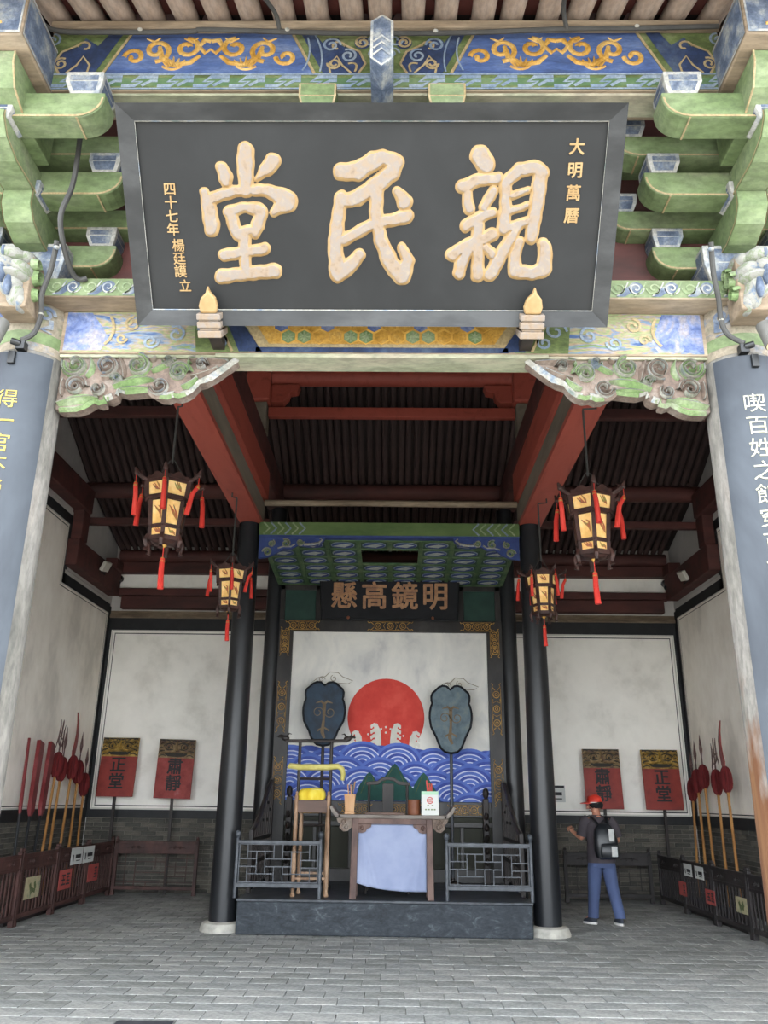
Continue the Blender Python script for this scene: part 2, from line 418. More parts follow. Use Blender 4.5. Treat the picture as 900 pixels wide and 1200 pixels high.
m_charedge = M('character_gold_edge', ['#b9925a', '#cba871'], 12, rough=0.6, bump=0.05)
m_stonebase = M('stone_base', ['#8f8d86', '#a4a198', '#b0aca2'], 6, rough=0.9, bump=0.2)
m_carv_green = M('carving_green', ['#7d9a5f', '#95ad78', '#aab594'], 7, rough=0.8, bump=0.1)
m_carv_brown = M('carving_brown', ['#8a766a', '#a08b7d', '#b5a598'], 7, rough=0.85, bump=0.12)
m_carv_white = M('carving_white', ['#8d9a94', '#b6b3a8', '#cbc9c0', '#98a8ba'], 9, rough=0.8, bump=0.08)
m_endwhite = M('carved_end_white', ['#7f94ad', '#b9b7ac', '#cbc9c0', '#9cab84', '#c4c2b8'], 11, rough=0.8, bump=0.15, dist=.6)
m_rope = M('grey_cable', ['#4d4c4a', '#5f5e5b'], 6, rough=0.7, bump=0.02)
m_metalgrey = M('lamp_grey_metal', ['#7a7873', '#8c8a84'], 5, rough=0.45, bump=0.02, metal=0.2)
m_lens = M('lamp_lens', ['#c9b685'], rough=0.2, bump=0)
m_railgrey = M('grey_rail_paint', ['#40454b', '#50555c', '#656a70'], 6, rough=0.45, bump=0.05)
m_plinth = M('blue_grey_plinth', ['#282e36', '#343c45', '#434b54', '#6f777d'], 4.2, (1, 1, 2.0), rough=0.7, bump=0.15, lo=.32, hi=.72, dist=1.4)
m_darkwood = M('dark_wood', ['#211c1a', '#2f2724', '#3a302c'], 5, (1, 1, .4), rough=0.5, bump=0.08)
m_fence = M('fence_brown', ['#35221f', '#452c28', '#553833'], 5, (1, 1, .4), rough=0.6, bump=0.12)
m_fencedark = M('fence_black_brown', ['#1d1a1a', '#292424', '#353030'], 5, (1, 1, .4), rough=0.55, bump=0.12)
m_table = M('table_brown', ['#47342f', '#5a443d', '#6c554c'], 5, (1, 1, .5), rough=0.6, bump=0.12)
m_tabletop = M('table_top_grey', ['#58504a', '#6a625b', '#7a726a'], 5, (.4, 1, 1), rough=0.6, bump=0.1)
m_cloth = M('pale_blue_cloth', ['#949fbf', '#9fa9c8', '#a8b2cf'], 1.6, rough=0.9, bump=0.05)
m_yellow = M('yellow_cloth', ['#c9a71e', '#dcc138', '#e6d35a'], 6, (1, 1, .3), rough=0.8, bump=0.1)
m_paleyellow = M('pale_yellow_silk', ['#b9ad5a', '#cabf74'], 8, rough=0.7, bump=0.1)
m_lightwood = M('light_wood', ['#a9794f', '#bd8d60', '#c79d73'], 5, (1, 1, .3), rough=0.6, bump=0.08)
m_standwood = M('worn_stand_wood', ['#57443a', '#8a6a50', '#b8977a', '#64503f'], 5, (1, 1, .35), rough=0.6, bump=0.1, lo=.25, hi=.75)
m_traywood = M('tray_wood', ['#4d3b33', '#5e483e'], 6, (.4, 1, 1), rough=0.6, bump=0.1)
m_potbrown = M('brown_pot', ['#6b3f2a', '#7c4c34'], 6, rough=0.5, bump=0.05)
m_redpaint = M('red_board_paint', ['#7d2a24', '#8f322a', '#97382f'], 3, rough=0.55, bump=0.05)
m_redfaded = M('red_board_faded', ['#7a2b28', '#96413d', '#b07a78'], 5, rough=0.65, bump=0.06, lo=.35, hi=.85)
m_liongold = M('lion_gold', ['#5e4a1e', '#8d6f2c', '#b3924a'], 9, rough=0.5, bump=0.15)
m_lionworn = M('lion_worn', ['#57413a', '#7a6344', '#927c5a'], 9, rough=0.65, bump=0.15)
m_lionblack = M('lion_black', ['#1d1a14', '#2b261b'], 9, rough=0.6, bump=0.1)
m_ink = M('black_ink', ['#17181a', '#202124'], 9, rough=0.6, bump=0.03)
m_sunred = M('mural_red_sun', ['#a8352e', '#b03b33', '#b9473d'], 3, rough=0.85, bump=0.03)
m_mural = M('mural_grey_white', ['#98989a', '#b3b2ae', '#bfbdb7', '#a9a9a8'], 1.6, (1, 1, .7), rough=0.9, bump=0.04, dist=.5, lo=.28, hi=.75)
m_wave1 = M('wave_deep_blue', ['#36468c', '#44559e'], 4, rough=0.85, bump=0.03)
m_wave2 = M('wave_mid_blue', ['#4a60a8', '#586fb6'], 4, rough=0.85, bump=0.03)
m_wave3 = M('wave_white_line', ['#b5bdd6', '#c3c9dc'], 6, rough=0.85, bump=0.02)
m_mount = M('mural_green_hill', ['#1f4540', '#2a554d'], 4, rough=0.85, bump=0.03)
m_foam = M('mural_foam', ['#c3c1b6', '#cfcdc4'], 6, rough=0.85, bump=0.02)
m_cloudline = M('mural_cloud_line', ['#8d8577'], rough=0.9, bump=0.02)
m_screenframe = M('screen_frame_dark', ['#1f1d1d', '#2b2827', '#3a3634'], 4, (1, 1, .4), rough=0.4, bump=0.05)
m_screenpanel = M('screen_olive_panel', ['#26271d', '#33342a'], 3, (1, 1, .4), rough=0.7, bump=0.05)
m_greenpanel = M('green_panel', ['#16302a', '#1f3d34'], 3, rough=0.7, bump=0.05)
m_signblack = M('sign_black', ['#191a1e', '#232429'], 3, rough=0.6, bump=0.03, spec=.15)
m_signgold = M('sign_gold', ['#7a4e28', '#96683a'], 10, rough=0.45, bump=0.1)
m_coffgreen = M('coffer_green', ['#4a6b45', '#5a7a52', '#74885f'], 5, rough=0.75, bump=0.05)
m_cofdeep = M('coffer_deep_green', ['#40604a', '#4e6e54'], 5, rough=0.8, bump=0.05)
m_cofblue = M('coffer_blue', ['#2f437e', '#3e5492'], 5, rough=0.75, bump=0.04)
m_cofwhite = M('coffer_white', ['#8f9490', '#a8aca6'], 8, rough=0.8, bump=0.04)
m_innergreen = M('canopy_beam_green', ['#4b6334', '#5d7342'], 4, (.5, 1, 1), rough=0.75, bump=0.05)
m_fanblue = M('fan_dark_blue', ['#152c3f', '#1d3a52', '#24465f'], 5, rough=0.6, bump=0.08)
m_fanworn = M('fan_worn_blue', ['#46565f', '#5f7078', '#7d827a'], 6, rough=0.65, bump=0.1, lo=.3, hi=.75)
m_fanrim = M('fan_rim', ['#14171c', '#20242b'], 6, rough=0.5, bump=0.05)
m_fanmark = M('fan_gold_mark', ['#5a4a35', '#6e5d45'], 9, rough=0.7, bump=0.05)
m_card = M('white_card', ['#cfd0cb', '#d6d7d3'], 3, rough=0.6, bump=0.0)
m_cardgreen = M('card_pale_green', ['#9fc4a6'], rough=0.6, bump=0.02)
m_redstamp = M('red_print', ['#b5443c'], rough=0.7, bump=0.02)
m_pinkpaper = M('red_paper', ['#b5504a', '#c2605a'], 5, rough=0.8, bump=0.03)
m_creampaper = M('cream_paper', ['#8f8668', '#a79d7d', '#7b8067'], 7, rough=0.8, bump=0.03)
m_tassel = M('red_tassel', ['#b3241c', '#c63226', '#d4443a'], 9, (3, 3, .3), rough=0.75, bump=0.2)
m_tasseldark = M('dark_red_tassel', ['#5f1518', '#76191c', '#851f22'], 9, (3, 3, .3), rough=0.85, bump=0.3)
m_lanternwood = M('lantern_wood', ['#2f1f1c', '#412924', '#4f342e'], 8, rough=0.5, bump=0.1)
m_lanternsilk = M('lantern_silk', ['#b58d50', '#c9a468', '#d2b37c'], 5, rough=0.8, bump=0.03)
m_silkpaint = M('silk_painting', ['#6f6a3a', '#8a4a30', '#4d4a3a'], 12, rough=0.8, bump=0.0)
m_polewood = M('spear_wood', ['#8c5f2f', '#a8763f', '#b98b55'], 5, (1, 1, .25), rough=0.55, bump=0.05)
m_blade = M('spear_iron', ['#4d3a38', '#6b5350', '#7d6e6a'], 6, rough=0.45, bump=0.06, metal=.5)
m_bladered = M('red_painted_blade', ['#6b2422', '#7d302c'], 5, rough=0.5, bump=0.05)
m_batred = M('red_club', ['#6e1c1f', '#822428', '#9a4a4c'], 4, (1, 1, .4), rough=0.5, bump=0.05)
m_camblack = M('camera_black', ['#151617'], rough=0.4, bump=0.02)
m_floodwhite = M('floodlight_white', ['#c4c0b4'], rough=0.5, bump=0.02)
m_skin = M('skin', ['#a5705a', '#b57f67'], 5, rough=0.6, bump=0.03)
m_shirt = M('charcoal_shirt', ['#373237', '#433d41'], 4, rough=0.9, bump=0.1)
m_pants = M('blue_trousers', ['#434f70', '#505f86'], 3, (1, 1, .4), rough=0.85, bump=0.12)
m_cap = M('red_cap', ['#b92a1c', '#cc3826'], 5, rough=0.6, bump=0.03)
m_hair = M('dark_hair', ['#151313'], rough=0.8, bump=0.2)
m_shoe = M('dark_shoe', ['#23262e', '#30343d'], 5, rough=0.7, bump=0.05)
m_sole = M('white_sole', ['#c9c8c4'], rough=0.7, bump=0.02)
m_bag = M('black_backpack', ['#121417', '#1d2024'], 5, rough=0.35, bump=0.08)
m_reflect = M('grey_reflective_stripe', ['#8f8f8d', '#a9a9a6'], 8, rough=0.4, bump=0.05)
m_mat = M('dark_iron_plate', ['#34353a', '#424348'], 5, rough=0.6, bump=0.1)
# ---------------------------------------------------------------- setting: ground, floor, walls, roof
mb = MB(); mb.b2(-40, 40, -60, 2.2, -0.9, -0.45)
g = struct(mb.build('courtyard_ground', m_ground))

floor = sempty('floor')
mb = MB(); mb.b2(-6.3, 6.3, 2.2, 17.1, -0.45, -0.02)
mb.build('floor_bed', m_joint, floor)
# stone pavers in running bond; the nearest 300 singly, the rest joined
def paver(mb, x0, x1, y0, y1, h):
    e = 0.005; t = 0.004
    vs = [(x0, y0, -.03), (x1, y0, -.03), (x1, y1, -.03), (x0, y1, -.03), (x0, y0, h-t), (x1, y0, h-t), (x1, y1, h-t), (x0, y1, h-t),
          (x0+e, y0+e, h), (x1-e, y0+e, h), (x1-e, y1-e, h), (x0+e, y1-e, h)]
    mb.add(vs, [(8, 9, 10, 11), (4, 5, 9, 8), (5, 6, 10, 9), (6, 7, 11, 10), (7, 4, 8, 11), (0, 1, 5, 4), (1, 2, 6, 5), (2, 3, 7, 6), (3, 0, 4, 7)])
PW, PD = 0.36, 0.275
m_pavs = [M('stone_paver_tone', c, 3.5, rough=0.75, bump=0.1) for c in (['#787a79', '#8a8c8a', '#969795'], ['#838482', '#949592', '#a09f9c'], ['#70726f', '#838582', '#8f908d'])]
pav_me = []
for k in range(3):
    mb = MB(); paver(mb, -PW/2+.003, PW/2-.003, -PD/2+.003, PD/2-.003, 0.0); pav_me.append(mb.mesh('paver', m_pavs[k]))
rest = MB(); rest_far = MB(); cnt = 0; cand = []
ny = int((16.5 - 2.3) / PD)
for j in range(ny):
    y = 2.3 + PD * (j + .5); sh = (j % 2) * PW / 2 + random.uniform(-.03, .03)
    for i in range(-18, 19):
        x = i * PW + sh
        if abs(x) > 5.75: continue
        if y > 7.15 and abs(x - 0.05) < 0.475 * y * 0.95: cand.append((y, x))
        else: cand.append((99 + y, x))
cand.sort()
for y, x in cand:
    hz = random.uniform(-.002, .001)
    if y < 90 and cnt < 300:
        put('paver', random.choice(pav_me), floor, (x, y, hz), (0, 0, 0)); cnt += 1
    else:
        yy = y - 99 if y > 90 else y
        rest.m = random.randrange(3)
        paver(rest, x - PW/2 + .003, x + PW/2 - .003, yy - PD/2 + .003, yy + PD/2 - .003, hz)
o = rest.build('paver', m_pavs, floor); o['kind'] = 'stuff'

# roof profile (underside of the rafters)
RP = [(2.6, 5.60), (3.7, 6.03), (5.0, 6.62), (7.3, 7.90), (9.7, 9.62), (12.1, 8.44), (14.4, 7.24), (16.55, 6.50), (17.4, 6.25)]
def rz(y):
    for (a, za), (b, zb) in zip(RP, RP[1:]):
        if a <= y <= b: return za + (zb - za) * (y - a) / (b - a)
    return RP[-1][1]
ceil = sempty('ceiling')
mb = MB()
for (a, za), (b, zb) in zip(RP, RP[1:]):
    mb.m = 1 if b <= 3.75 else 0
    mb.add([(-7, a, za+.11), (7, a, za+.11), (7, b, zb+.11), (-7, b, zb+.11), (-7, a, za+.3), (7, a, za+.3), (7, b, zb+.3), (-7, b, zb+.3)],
           [(0, 1, 2, 3), (4, 7, 6, 5), (0, 4, 5, 1), (2, 6, 7, 3), (0, 3, 7, 4), (1, 5, 6, 2)])
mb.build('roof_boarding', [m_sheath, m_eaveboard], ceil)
def rafter_mesh(a, za, b, zb, r, n, mat):
    mb = MB(); dy, dz = b - a, zb - za
    mb.tube([(0, 0, 0), (0, dy*.5, dz*.5), (0, dy, dz)], [r, r*1.03, r*.97], n); return mb.mesh('rafter', mat, True)
# eave rafters over the front
me = rafter_mesh(2.6, 5.60, 3.80, 6.07, 0.07, 12, m_eaverafter)
k = 0; x = -3.1
while x < 3.15:
    put('eave_rafter', me, ceil, (x + random.uniform(-.012, .012), 2.6, 5.60 + .06), (0, 0, random.uniform(-.012, .012))); x += 0.193
# rafters of the rear slope and of the front slope
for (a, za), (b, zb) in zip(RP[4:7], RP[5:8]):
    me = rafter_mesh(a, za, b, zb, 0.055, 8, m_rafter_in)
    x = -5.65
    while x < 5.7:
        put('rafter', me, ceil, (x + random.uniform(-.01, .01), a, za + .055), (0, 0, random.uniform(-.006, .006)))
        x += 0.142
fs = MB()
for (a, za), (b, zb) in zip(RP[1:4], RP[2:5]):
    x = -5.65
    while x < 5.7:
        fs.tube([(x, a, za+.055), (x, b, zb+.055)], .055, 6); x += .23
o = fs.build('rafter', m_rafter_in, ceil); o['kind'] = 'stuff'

# walls
def side_wall(name, sgn, m_w):
    w = sempty(name)
    X = sgn * 5.75
    pl = Plane((X + sgn*.4, 0, 0), (0, 1, 0), (0, 0, 1))
    prof = [(4.3, 0), (17.1, 0)] + [(y, z + .1) for y, z in RP[::-1] if 4.3 < y < 17.1] + [(4.3, 6.3)]
    mb = MB(); dd = .4 if pl.n.x * sgn < 0 else -.4
    mb.prism(prof, pl, 0, dd)
    mb.build('gable_masonry', m_gable, w)
    # white panel, stepped at the top: z 1.46..6.24 to y 13.9, z 5.18 beyond
    p2 = Plane((X, 0, 0), (0, 1, 0), (0, 0, 1)); q = -sgn * (1 if p2.n.x > 0 else -1)
    mb = MB(); mb.prism([(4.4, 1.46), (16.4, 1.46), (16.4, 5.18), (13.9, 5.18), (13.9, 6.24), (4.4, 6.24)], p2, -.1*q, .012*q)
    mb.build('plaster_panel', m_w, w)
    mb = MB()
    mb.prism([(4.4, 1.27), (16.5, 1.27), (16.5, 1.46), (4.4, 1.46)], p2, -.1*q, .022*q)
    mb.prism([(16.36, 1.46), (16.5, 1.46), (16.5, 5.32), (16.36, 5.32)], p2, -.1*q, .022*q)
    mb.prism([(13.9, 5.18), (16.4, 5.18), (16.4, 5.36), (13.9, 5.36)], p2, -.1*q, .022*q)
    mb.prism([(13.88, 5.18), (14.02, 5.18), (14.02, 6.44), (13.88, 6.44)], p2, -.1*q, .022*q)
    mb.prism([(4.4, 6.24), (13.95, 6.24), (13.95, 6.42), (4.4, 6.42)], p2, -.1*q, .022*q)
    mb.build('painted_band', m_blackpaint, w)
    mb = MB()
    line = [(4.4, 1.50), (16.3, 1.50), (16.3, 5.12), (13.82, 5.12), (13.82, 6.18), (4.4, 6.18)]
    mb.ribbon(p2, line, .009, .016*q)
    mb.build('inner_line', m_ink, w)
    mb = MB()
    mb.ribbon(p2, [(4.4, 1.465), (16.345, 1.465), (16.345, 5.165), (13.865, 5.165), (13.865, 6.225), (4.4, 6.225)], .012, .0245*q)
    mb.build('white_line', m_whiteline, w)
    # sloped plaster ledges over the bands
    mb = MB()
    pr = Plane((0, 0, 0), (sgn, 0, 0), (0, 0, 1))
    def ledge(y0, y1, z):
        mb.add([(X - sgn*.03, y0, z), (X + sgn*.1, y0, z), (X + sgn*.1, y0, z+.2), (X - sgn*.03, y1, z), (X + sgn*.1, y1, z), (X + sgn*.1, y1, z+.2), (X-sgn*.03, y0, z+.06), (X-sgn*.03, y1, z+.06)],
               [(0, 1, 2, 6), (3, 7, 5, 4), (0, 6, 7, 3), (6, 2, 5, 7), (0, 3, 4, 1)])
    ledge(4.4, 13.95, 6.42); ledge(13.95, 16.4, 5.36)
    mb.build('plaster_ledge', m_gable, w)
    return w
wl_ = side_wall('wall_left', -1, m_plaster_side)
wr_ = side_wall('wall_right', 1, m_plaster_side)

def brickwork(parent, pl, u0, u1, v0, v1, bl=.30, bh=.075, lim=0, rot=0.0, skip=-99):
    mb = MB(); mb.flat([(u0, v0), (u1, v0), (u1, v1), (u0, v1)], pl, .004); mb.build('mortar_bed', m_mortar, parent)
    mb = MB(); r = 0; v = v0
    while v < v1 - .02:
        u = u0 - (bl/2 if r % 2 else 0)
        while u < u1:
            if v > .70 and lim > 0 and u >= u0 and u + bl <= u1 and v + bh <= v1 and u > skip:
                put('brick', random.choice(brick_me), parent, pl.p(u + bl/2, v + bh/2, random.uniform(-.004, .005)), (0, 0, rot)); lim -= 1; u += bl; continue
            a, b = max(u + .005, u0), min(u + bl - .005, u1)
            if b - a > .03:
                h = .016 + random.uniform(-.004, .006)
                mb.m = random.randrange(3)
                mb.prism([(a, v+.004), (b, v+.004), (b, min(v+bh-.006, v1)), (a, min(v+bh-.006, v1))], pl, 0, h)
            u += bl
        v += bh; r += 1
    o = mb.build('brick', m_brks, parent); o['kind'] = 'stuff'
m_brks = [M('grey_brick_tone', c, 5, (1, 1, 2), rough=0.9, bump=0.25) for c in (['#4a4844', '#5d5a53'], ['#57544d', '#6c675e'], ['#403f3c', '#52504a'])]
brick_me = []
for mm_ in m_brks:
    mb = MB(); w_, d_, h_ = .145, .016, .0345; e_ = .004
    mb.loft([[(-w_, .012, -h_), (w_, .012, -h_), (w_, .012, h_), (-w_, .012, h_)], [(-w_, -d_ + e_, -h_), (w_, -d_ + e_, -h_), (w_, -d_ + e_, h_), (-w_, -d_ + e_, h_)], [(-w_ + e_, -d_, -h_ + e_), (w_ - e_, -d_, -h_ + e_), (w_ - e_, -d_, h_ - e_), (-w_ + e_, -d_, h_ - e_)]])
    brick_me.append(mb.mesh('brick', mm_))
brickwork(wl_, Plane((-5.75, 0, 0), (0, 1, 0), (0, 0, 1)), 10.5, 16.5, 0, 1.27, lim=290, rot=PI/2, skip=11.8)
brickwork(wr_, Plane((5.75, 16.5, 0), (0, -1, 0), (0, 0, 1)), 0, 6.0, 0, 1.27, lim=140, rot=-PI/2)

wb = sempty('wall_back')
mb = MB(); mb.b2(-6.15, 6.15, 16.52, 17.0, 0, 6.75); mb.build('masonry', m_gable, wb)
pb = XZ(16.52)
for s0 in (-1, 1):
    x0, x1 = (-5.72, -2.0) if s0 < 0 else (2.0, 5.72)
    xo = -5.72 if s0 < 0 else 5.72; xi = -1.7 * -s0 if False else (1.7 * s0)
    a, b = sorted((xo, xi))
    mb = MB(); mb.prism([(a, 1.45), (b, 1.45), (b, 4.85), (a, 4.85)], pb, 0, .02); mb.build('plaster_panel', m_plaster, wb)
    mb = MB()
    mb.prism([(a, 4.85), (b, 4.85), (b, 5.09), (a, 5.09)], pb, 0, .045)
    mb.prism([(a, 1.28), (b, 1.28), (b, 1.43), (a, 1.43)], pb, 0, .045)
    mb.prism([(xo, 1.28), (xo - s0*.05, 1.28), (xo - s0*.05, 5.09), (xo, 5.09)][::s0], pb, 0, .05)
    mb.build('painted_band', m_blackpaint, wb)
    e = xo - s0 * .08
    mb = MB(); mb.ribbon(pb, [(xi, 4.835), (e, 4.835), (e, 1.445), (xi, 1.445)], .016, .024); mb.build('white_line', m_whiteline, wb)
    e2 = e - s0*.055
    mb = MB(); mb.ribbon(pb, [(xi, 4.78), (e2, 4.78), (e2, 1.50), (xi, 1.50)], .011, .025); mb.build('inner_line', m_ink, wb)
    brickwork(wb, Plane((a, 16.52, 0), (1, 0, 0), (0, 0, 1)), 0, b - a, 0, 1.28, lim=148)
mb = MB()
mb.add([(-5.75, 16.46, 5.09), (5.75, 16.46, 5.09), (5.75, 16.46, 5.12), (-5.75, 16.46, 5.12), (5.75, 16.53, 5.27), (-5.75, 16.53, 5.27), (-5.75, 16.53, 5.09), (5.75, 16.53, 5.09)],
       [(0, 1, 2, 3), (3, 2, 4, 5), (0, 6, 7, 1)])
mb.build('plaster_ledge', m_bare, wb)
mb = MB(); mb.b2(-5.7, 5.7, 16.47, 16.53, 5.68, 6.0); mb.build('plaster_strip', m_plaster, wb)

def beam(name, label, x0, x1, y0, y1, z0, z1, mat, bev=.015, cat='beam', group=None):
    t = thing(name, label, cat, ((x0+x1)/2, (y0+y1)/2, z0), group)
    mb = MB(); mb.b2(x0, x1, y0, y1, z0, z1); mb.build('beam_body', mat, t, bevel=bev)
    return t
def single(name, label, cat, mb, mats, smooth=False, bevel=0, group=None):
    o = mb.build(name, mats, None, smooth, bevel); return tag(o, label, cat, group)

# timber beams along the top of the back wall
for s0, nm in ((-1, 'left'), (1, 'right')):
    a, b = (-5.6, 0) if s0 < 0 else (0, 5.6)
    t = thing('wall_beam', f'dark red beam under the white strip on the back wall, {nm} half', 'beam', ((a+b)/2, 16.42, 5.3))
    mb = MB(); mb.b2(a + (.1 if s0 < 0 else 0), b - (.1 if s0 > 0 else 0), 16.34, 16.52, 5.27, 5.52); mb.build('lower_timber', m_darkred, t, bevel=.012)
    mb = MB(); mb.b2(a, b, 16.30, 16.52, 5.53, 5.68); mb.build('upper_timber', m_darkred, t, bevel=.012)
    t = thing('wall_plate', f'dark red stacked wall plate under the rafter ends, {nm} half', 'beam', ((a+b)/2, 16.4, 6.0))
    mb = MB(); mb.b2(a, b, 16.28, 16.52, 6.0, 6.22); mb.build('lower_timber', m_darkred, t, bevel=.012)
    mb = MB(); mb.tube([(a, 16.36, 6.36), (b, 16.36, 6.36)], .135, 14); mb.build('purlin', m_darkred, t, True)

# beams lying on the side walls
for s0, nm in ((-1, 'left'), (1, 'right')):
    X = s0 * 5.66
    t = thing('side_beam', f'dark red beam resting on the {nm} side wall near the back corner', 'beam', (X, 15.2, 5.45))
    mb = MB(); mb.b2(X-.13, X+.13, 13.9, 16.3, 5.50, 5.98); mb.build('beam_body', m_darkred, t, bevel=.02)
    mb = MB(); mb.b2(X-.15, X+.15, 15.9, 16.3, 5.98, 6.2); mb.build('corbel', m_darkred, t, bevel=.02)
    t = thing('side_beam', f'dark red upper beam on the {nm} side wall above the stepped panel', 'beam', (X, 9.5, 6.55))
    mb = MB(); mb.b2(X-.15, X+.15, 5.0, 14.3, 6.56, 7.02); mb.build('beam_body', m_darkred, t, bevel=.03)
    mb = MB(); mb.b2(X-.12, X+.12, 13.98, 14.3, 6.0, 6.56); mb.build('corbel_post', m_darkred, t, bevel=.02)

# purlins and ties across the hall, one per bay
bays = ((-5.7, -2.25, 'left bay'), (-2.0, 2.0, 'middle bay'), (2.25, 5.7, 'right bay'))
for a, b, nm in bays:
    t = thing('purlin', f'long dark red round purlin high in the {nm} of the roof', 'purlin', ((a+b)/2, 12.1, 8.2))
    mb = MB(); mb.tube([(a, 12.1, 8.24), (b, 12.1, 8.24)], .155, 16); mb.build('purlin_log', m_redworn if 'middle' in nm else m_darkred, t, True)
    t = thing('tie_beam', f'thin dark red tie beam below the high purlin in the {nm}', 'beam', ((a+b)/2, 12.1, 7.5))
    mb = MB(); mb.b2(a, b, 12.04, 12.16, 7.50, 7.67); mb.build('tie_body', m_redworn if 'middle' in nm else m_darkred, t, bevel=.012)
    t = thing('purlin', f'dark red round purlin low on the rear roof slope of the {nm}', 'purlin', ((a+b)/2, 14.4, 7.0))
    mb = MB(); mb.tube([(a, 14.4, 7.08), (b, 14.4, 7.08)], .15, 16); mb.build('purlin_log', m_darkred, t, True)
    if 'middle' not in nm:
        t = thing('tie_beam', f'thin dark red tie beam behind the lanterns of the {nm}', 'beam', ((a+b)/2, 14.4, 6.4))
        mb = MB(); mb.b2(a, b, 14.34, 14.46, 6.40, 6.53); mb.build('tie_body', m_darkred, t, bevel=.01)
    t = thing('purlin', f'ridge purlin in the dark of the {nm}, above all others', 'purlin', ((a+b)/2, 9.7, 9.3))
    mb = MB(); mb.tube([(a, 9.7, 9.45), (b, 9.7, 9.45)], .15, 12); mb.build('purlin_log', m_darkred, t, True)

# the two long red beams from front pillars to inner columns
for s0, nm in ((-1, 'left'), (1, 'right')):
    X = s0 * 2.16
    t = thing('roof_beam', f'long red main beam running back above the {nm} pair of lanterns', 'beam', (X, 8.2, 5.66))
    mb = MB(); mb.b2(X-.17, X+.17, 4.62, 12.30, 5.69, 5.70 + .05); mb.b2(X-.17, X+.17, 4.62, 12.3, 5.75, 5.76); mb.build('red_soffit', m_redworn, t, bevel=.0)
    mb = MB(); mb.b2(X-.165, X+.165, 4.62, 12.30, 5.76, 6.08); mb.build('faded_side', m_greybeam, t, bevel=.01)
    mb = MB(); mb.b2(X-.20, X+.20, 4.62, 12.45, 6.08, 6.72); mb.build('upper_timber', m_redworn, t, bevel=.09)
    t = thing('truss_beam', f'dark red second tier truss beam stacked above the {nm} main beam', 'beam', (X, 11.5, 6.72))
    mb = MB(); mb.b2(X-.16, X+.16, 6.4, 14.55, 6.74, 7.22); mb.build('beam_body', m_darkred, t, bevel=.06)
    t = thing('truss_post', f'short post under the high purlin above the {nm} inner column', 'post', (X, 12.1, 7.2))
    mb = MB(); mb.b2(X-.15, X+.15, 11.95, 12.25, 7.22, 7.72); mb.build('grey_shaft', m_greybeam, t, bevel=.02)
    mb = MB(); mb.b2(X-.20, X+.20, 11.88, 12.32, 7.72, 8.36); mb.build('red_head', m_redworn, t, bevel=.03)
    mb = MB(); pl = XZ(12.2)
    xi = X - s0*.2
    prof = [(0, 0), (.30, 0), (.50, .10), (.56, .16), (.56, .24), (0, .24)]
    mb.prism([(xi - s0*a, 7.86 + b) for a, b in ([(0, -.12), (.2, -.12), (.28, -.02), (.3, .06), (.42, .08), (.46, .2), (0, .2)])], pl, 0, .2)
    mb.build('carved_bracket', m_redworn, t, bevel=.01)
mb = MB(); mb.tube([(-1.97, 12.1, 6.03), (-.4, 12.1, 6.035), (.5, 12.1, 6.03), (1.97, 12.1, 6.03)], [.05, .048, .052, .05], 10)
single('cross_pole', 'thin bare brown pole spanning between the two inner columns below the roof', 'pole', mb, m_bare, True)
# ---------------------------------------------------------------- facade: eave beam, plates, dougong brackets, pillars
# eave beam with blue panels, gold scrollwork and a key fret
eb = thing('eave_beam', 'painted eave beam with blue panels and gold scrollwork under the rafters', 'beam', (0, 3.7, 5.46))
mb = MB(); mb.b2(-1.94, 1.94, 3.62, 3.84, 5.47, 5.90); mb.build('beam_body', m_bare, eb, bevel=.006)
mb = MB(); mb.b2(-1.94, 1.94, 3.64, 3.80, 5.455, 5.47); mb.build('soffit_board', m_palebottom, eb)
mb = MB(); mb.b2(-1.94, 1.94, 3.58, 3.80, 5.90, 5.955); mb.build('top_fillet', m_bare, eb, bevel=.006)
pe = XZ(3.62)
mb = MB(); mb.flat([(-1.93, 5.585), (1.93, 5.585), (1.93, 5.895), (-1.93, 5.895)], pe, .002); mb.build('green_ground', m_olive, eb)
mb = MB(); mb.flat([(-1.93, 5.475), (1.93, 5.475), (1.93, 5.585), (-1.93, 5.585)], pe, .002); mb.build('fret_ground', m_olive, eb)
mb = MB()
for c in (-1.0, 1.0):
    mb.flat([(c-.60, 5.588), (c+.60, 5.588), (c+.46, 5.895), (c-.46, 5.895)], pe, .004)
mb.build('blue_panel', m_blue, eb)
mb = MB(); mg = MB(); mw = MB()
for c in (-1.0, 1.0):
    for s in (-1, 1):
        # wavy dark blue field with cream border beside each panel
        wave = [(c+s*.52, 5.895), (c+s*.66, 5.588), (c+s*.86, 5.588), (c+s*.90, 5.66), (c+s*.86, 5.75), (c+s*.76, 5.80), (c+s*.74, 5.86), (c+s*.66, 5.80), (c+s*.60, 5.895)]
        mb.flat(wave[::s], pe, .005)
        mg.ribbon(pe, [(c+s*.47, 5.895), (c+s*.61, 5.588)], .008, .007)
        mg.ribbon(pe, [(c+s*.86, 5.588), (c+s*.90, 5.66), (c+s*.865, 5.75), (c+s*.78, 5.80)] + spiral(c+s*.735, 5.79, .045, .015, .8, 0 if s > 0 else PI, sgn=s), .007, .008)
        mw.ribbon(pe, spiral(c+s*.93, 5.84, .05, .012, 1.3, PI/2, sgn=s), .007, .008)
        mw.ribbon(pe, spiral(c+s*.95, 5.74, .045, .012, 1.2, 0, sgn=-s), .006, .008)
        leaf = [(c+s*.70, 5.59), (c+s*.69, 5.65), (c+s*.735, 5.715), (c+s*.765, 5.65), (c+s*.82, 5.59)]
        mg.ribbon(pe, leaf, .006, .009)
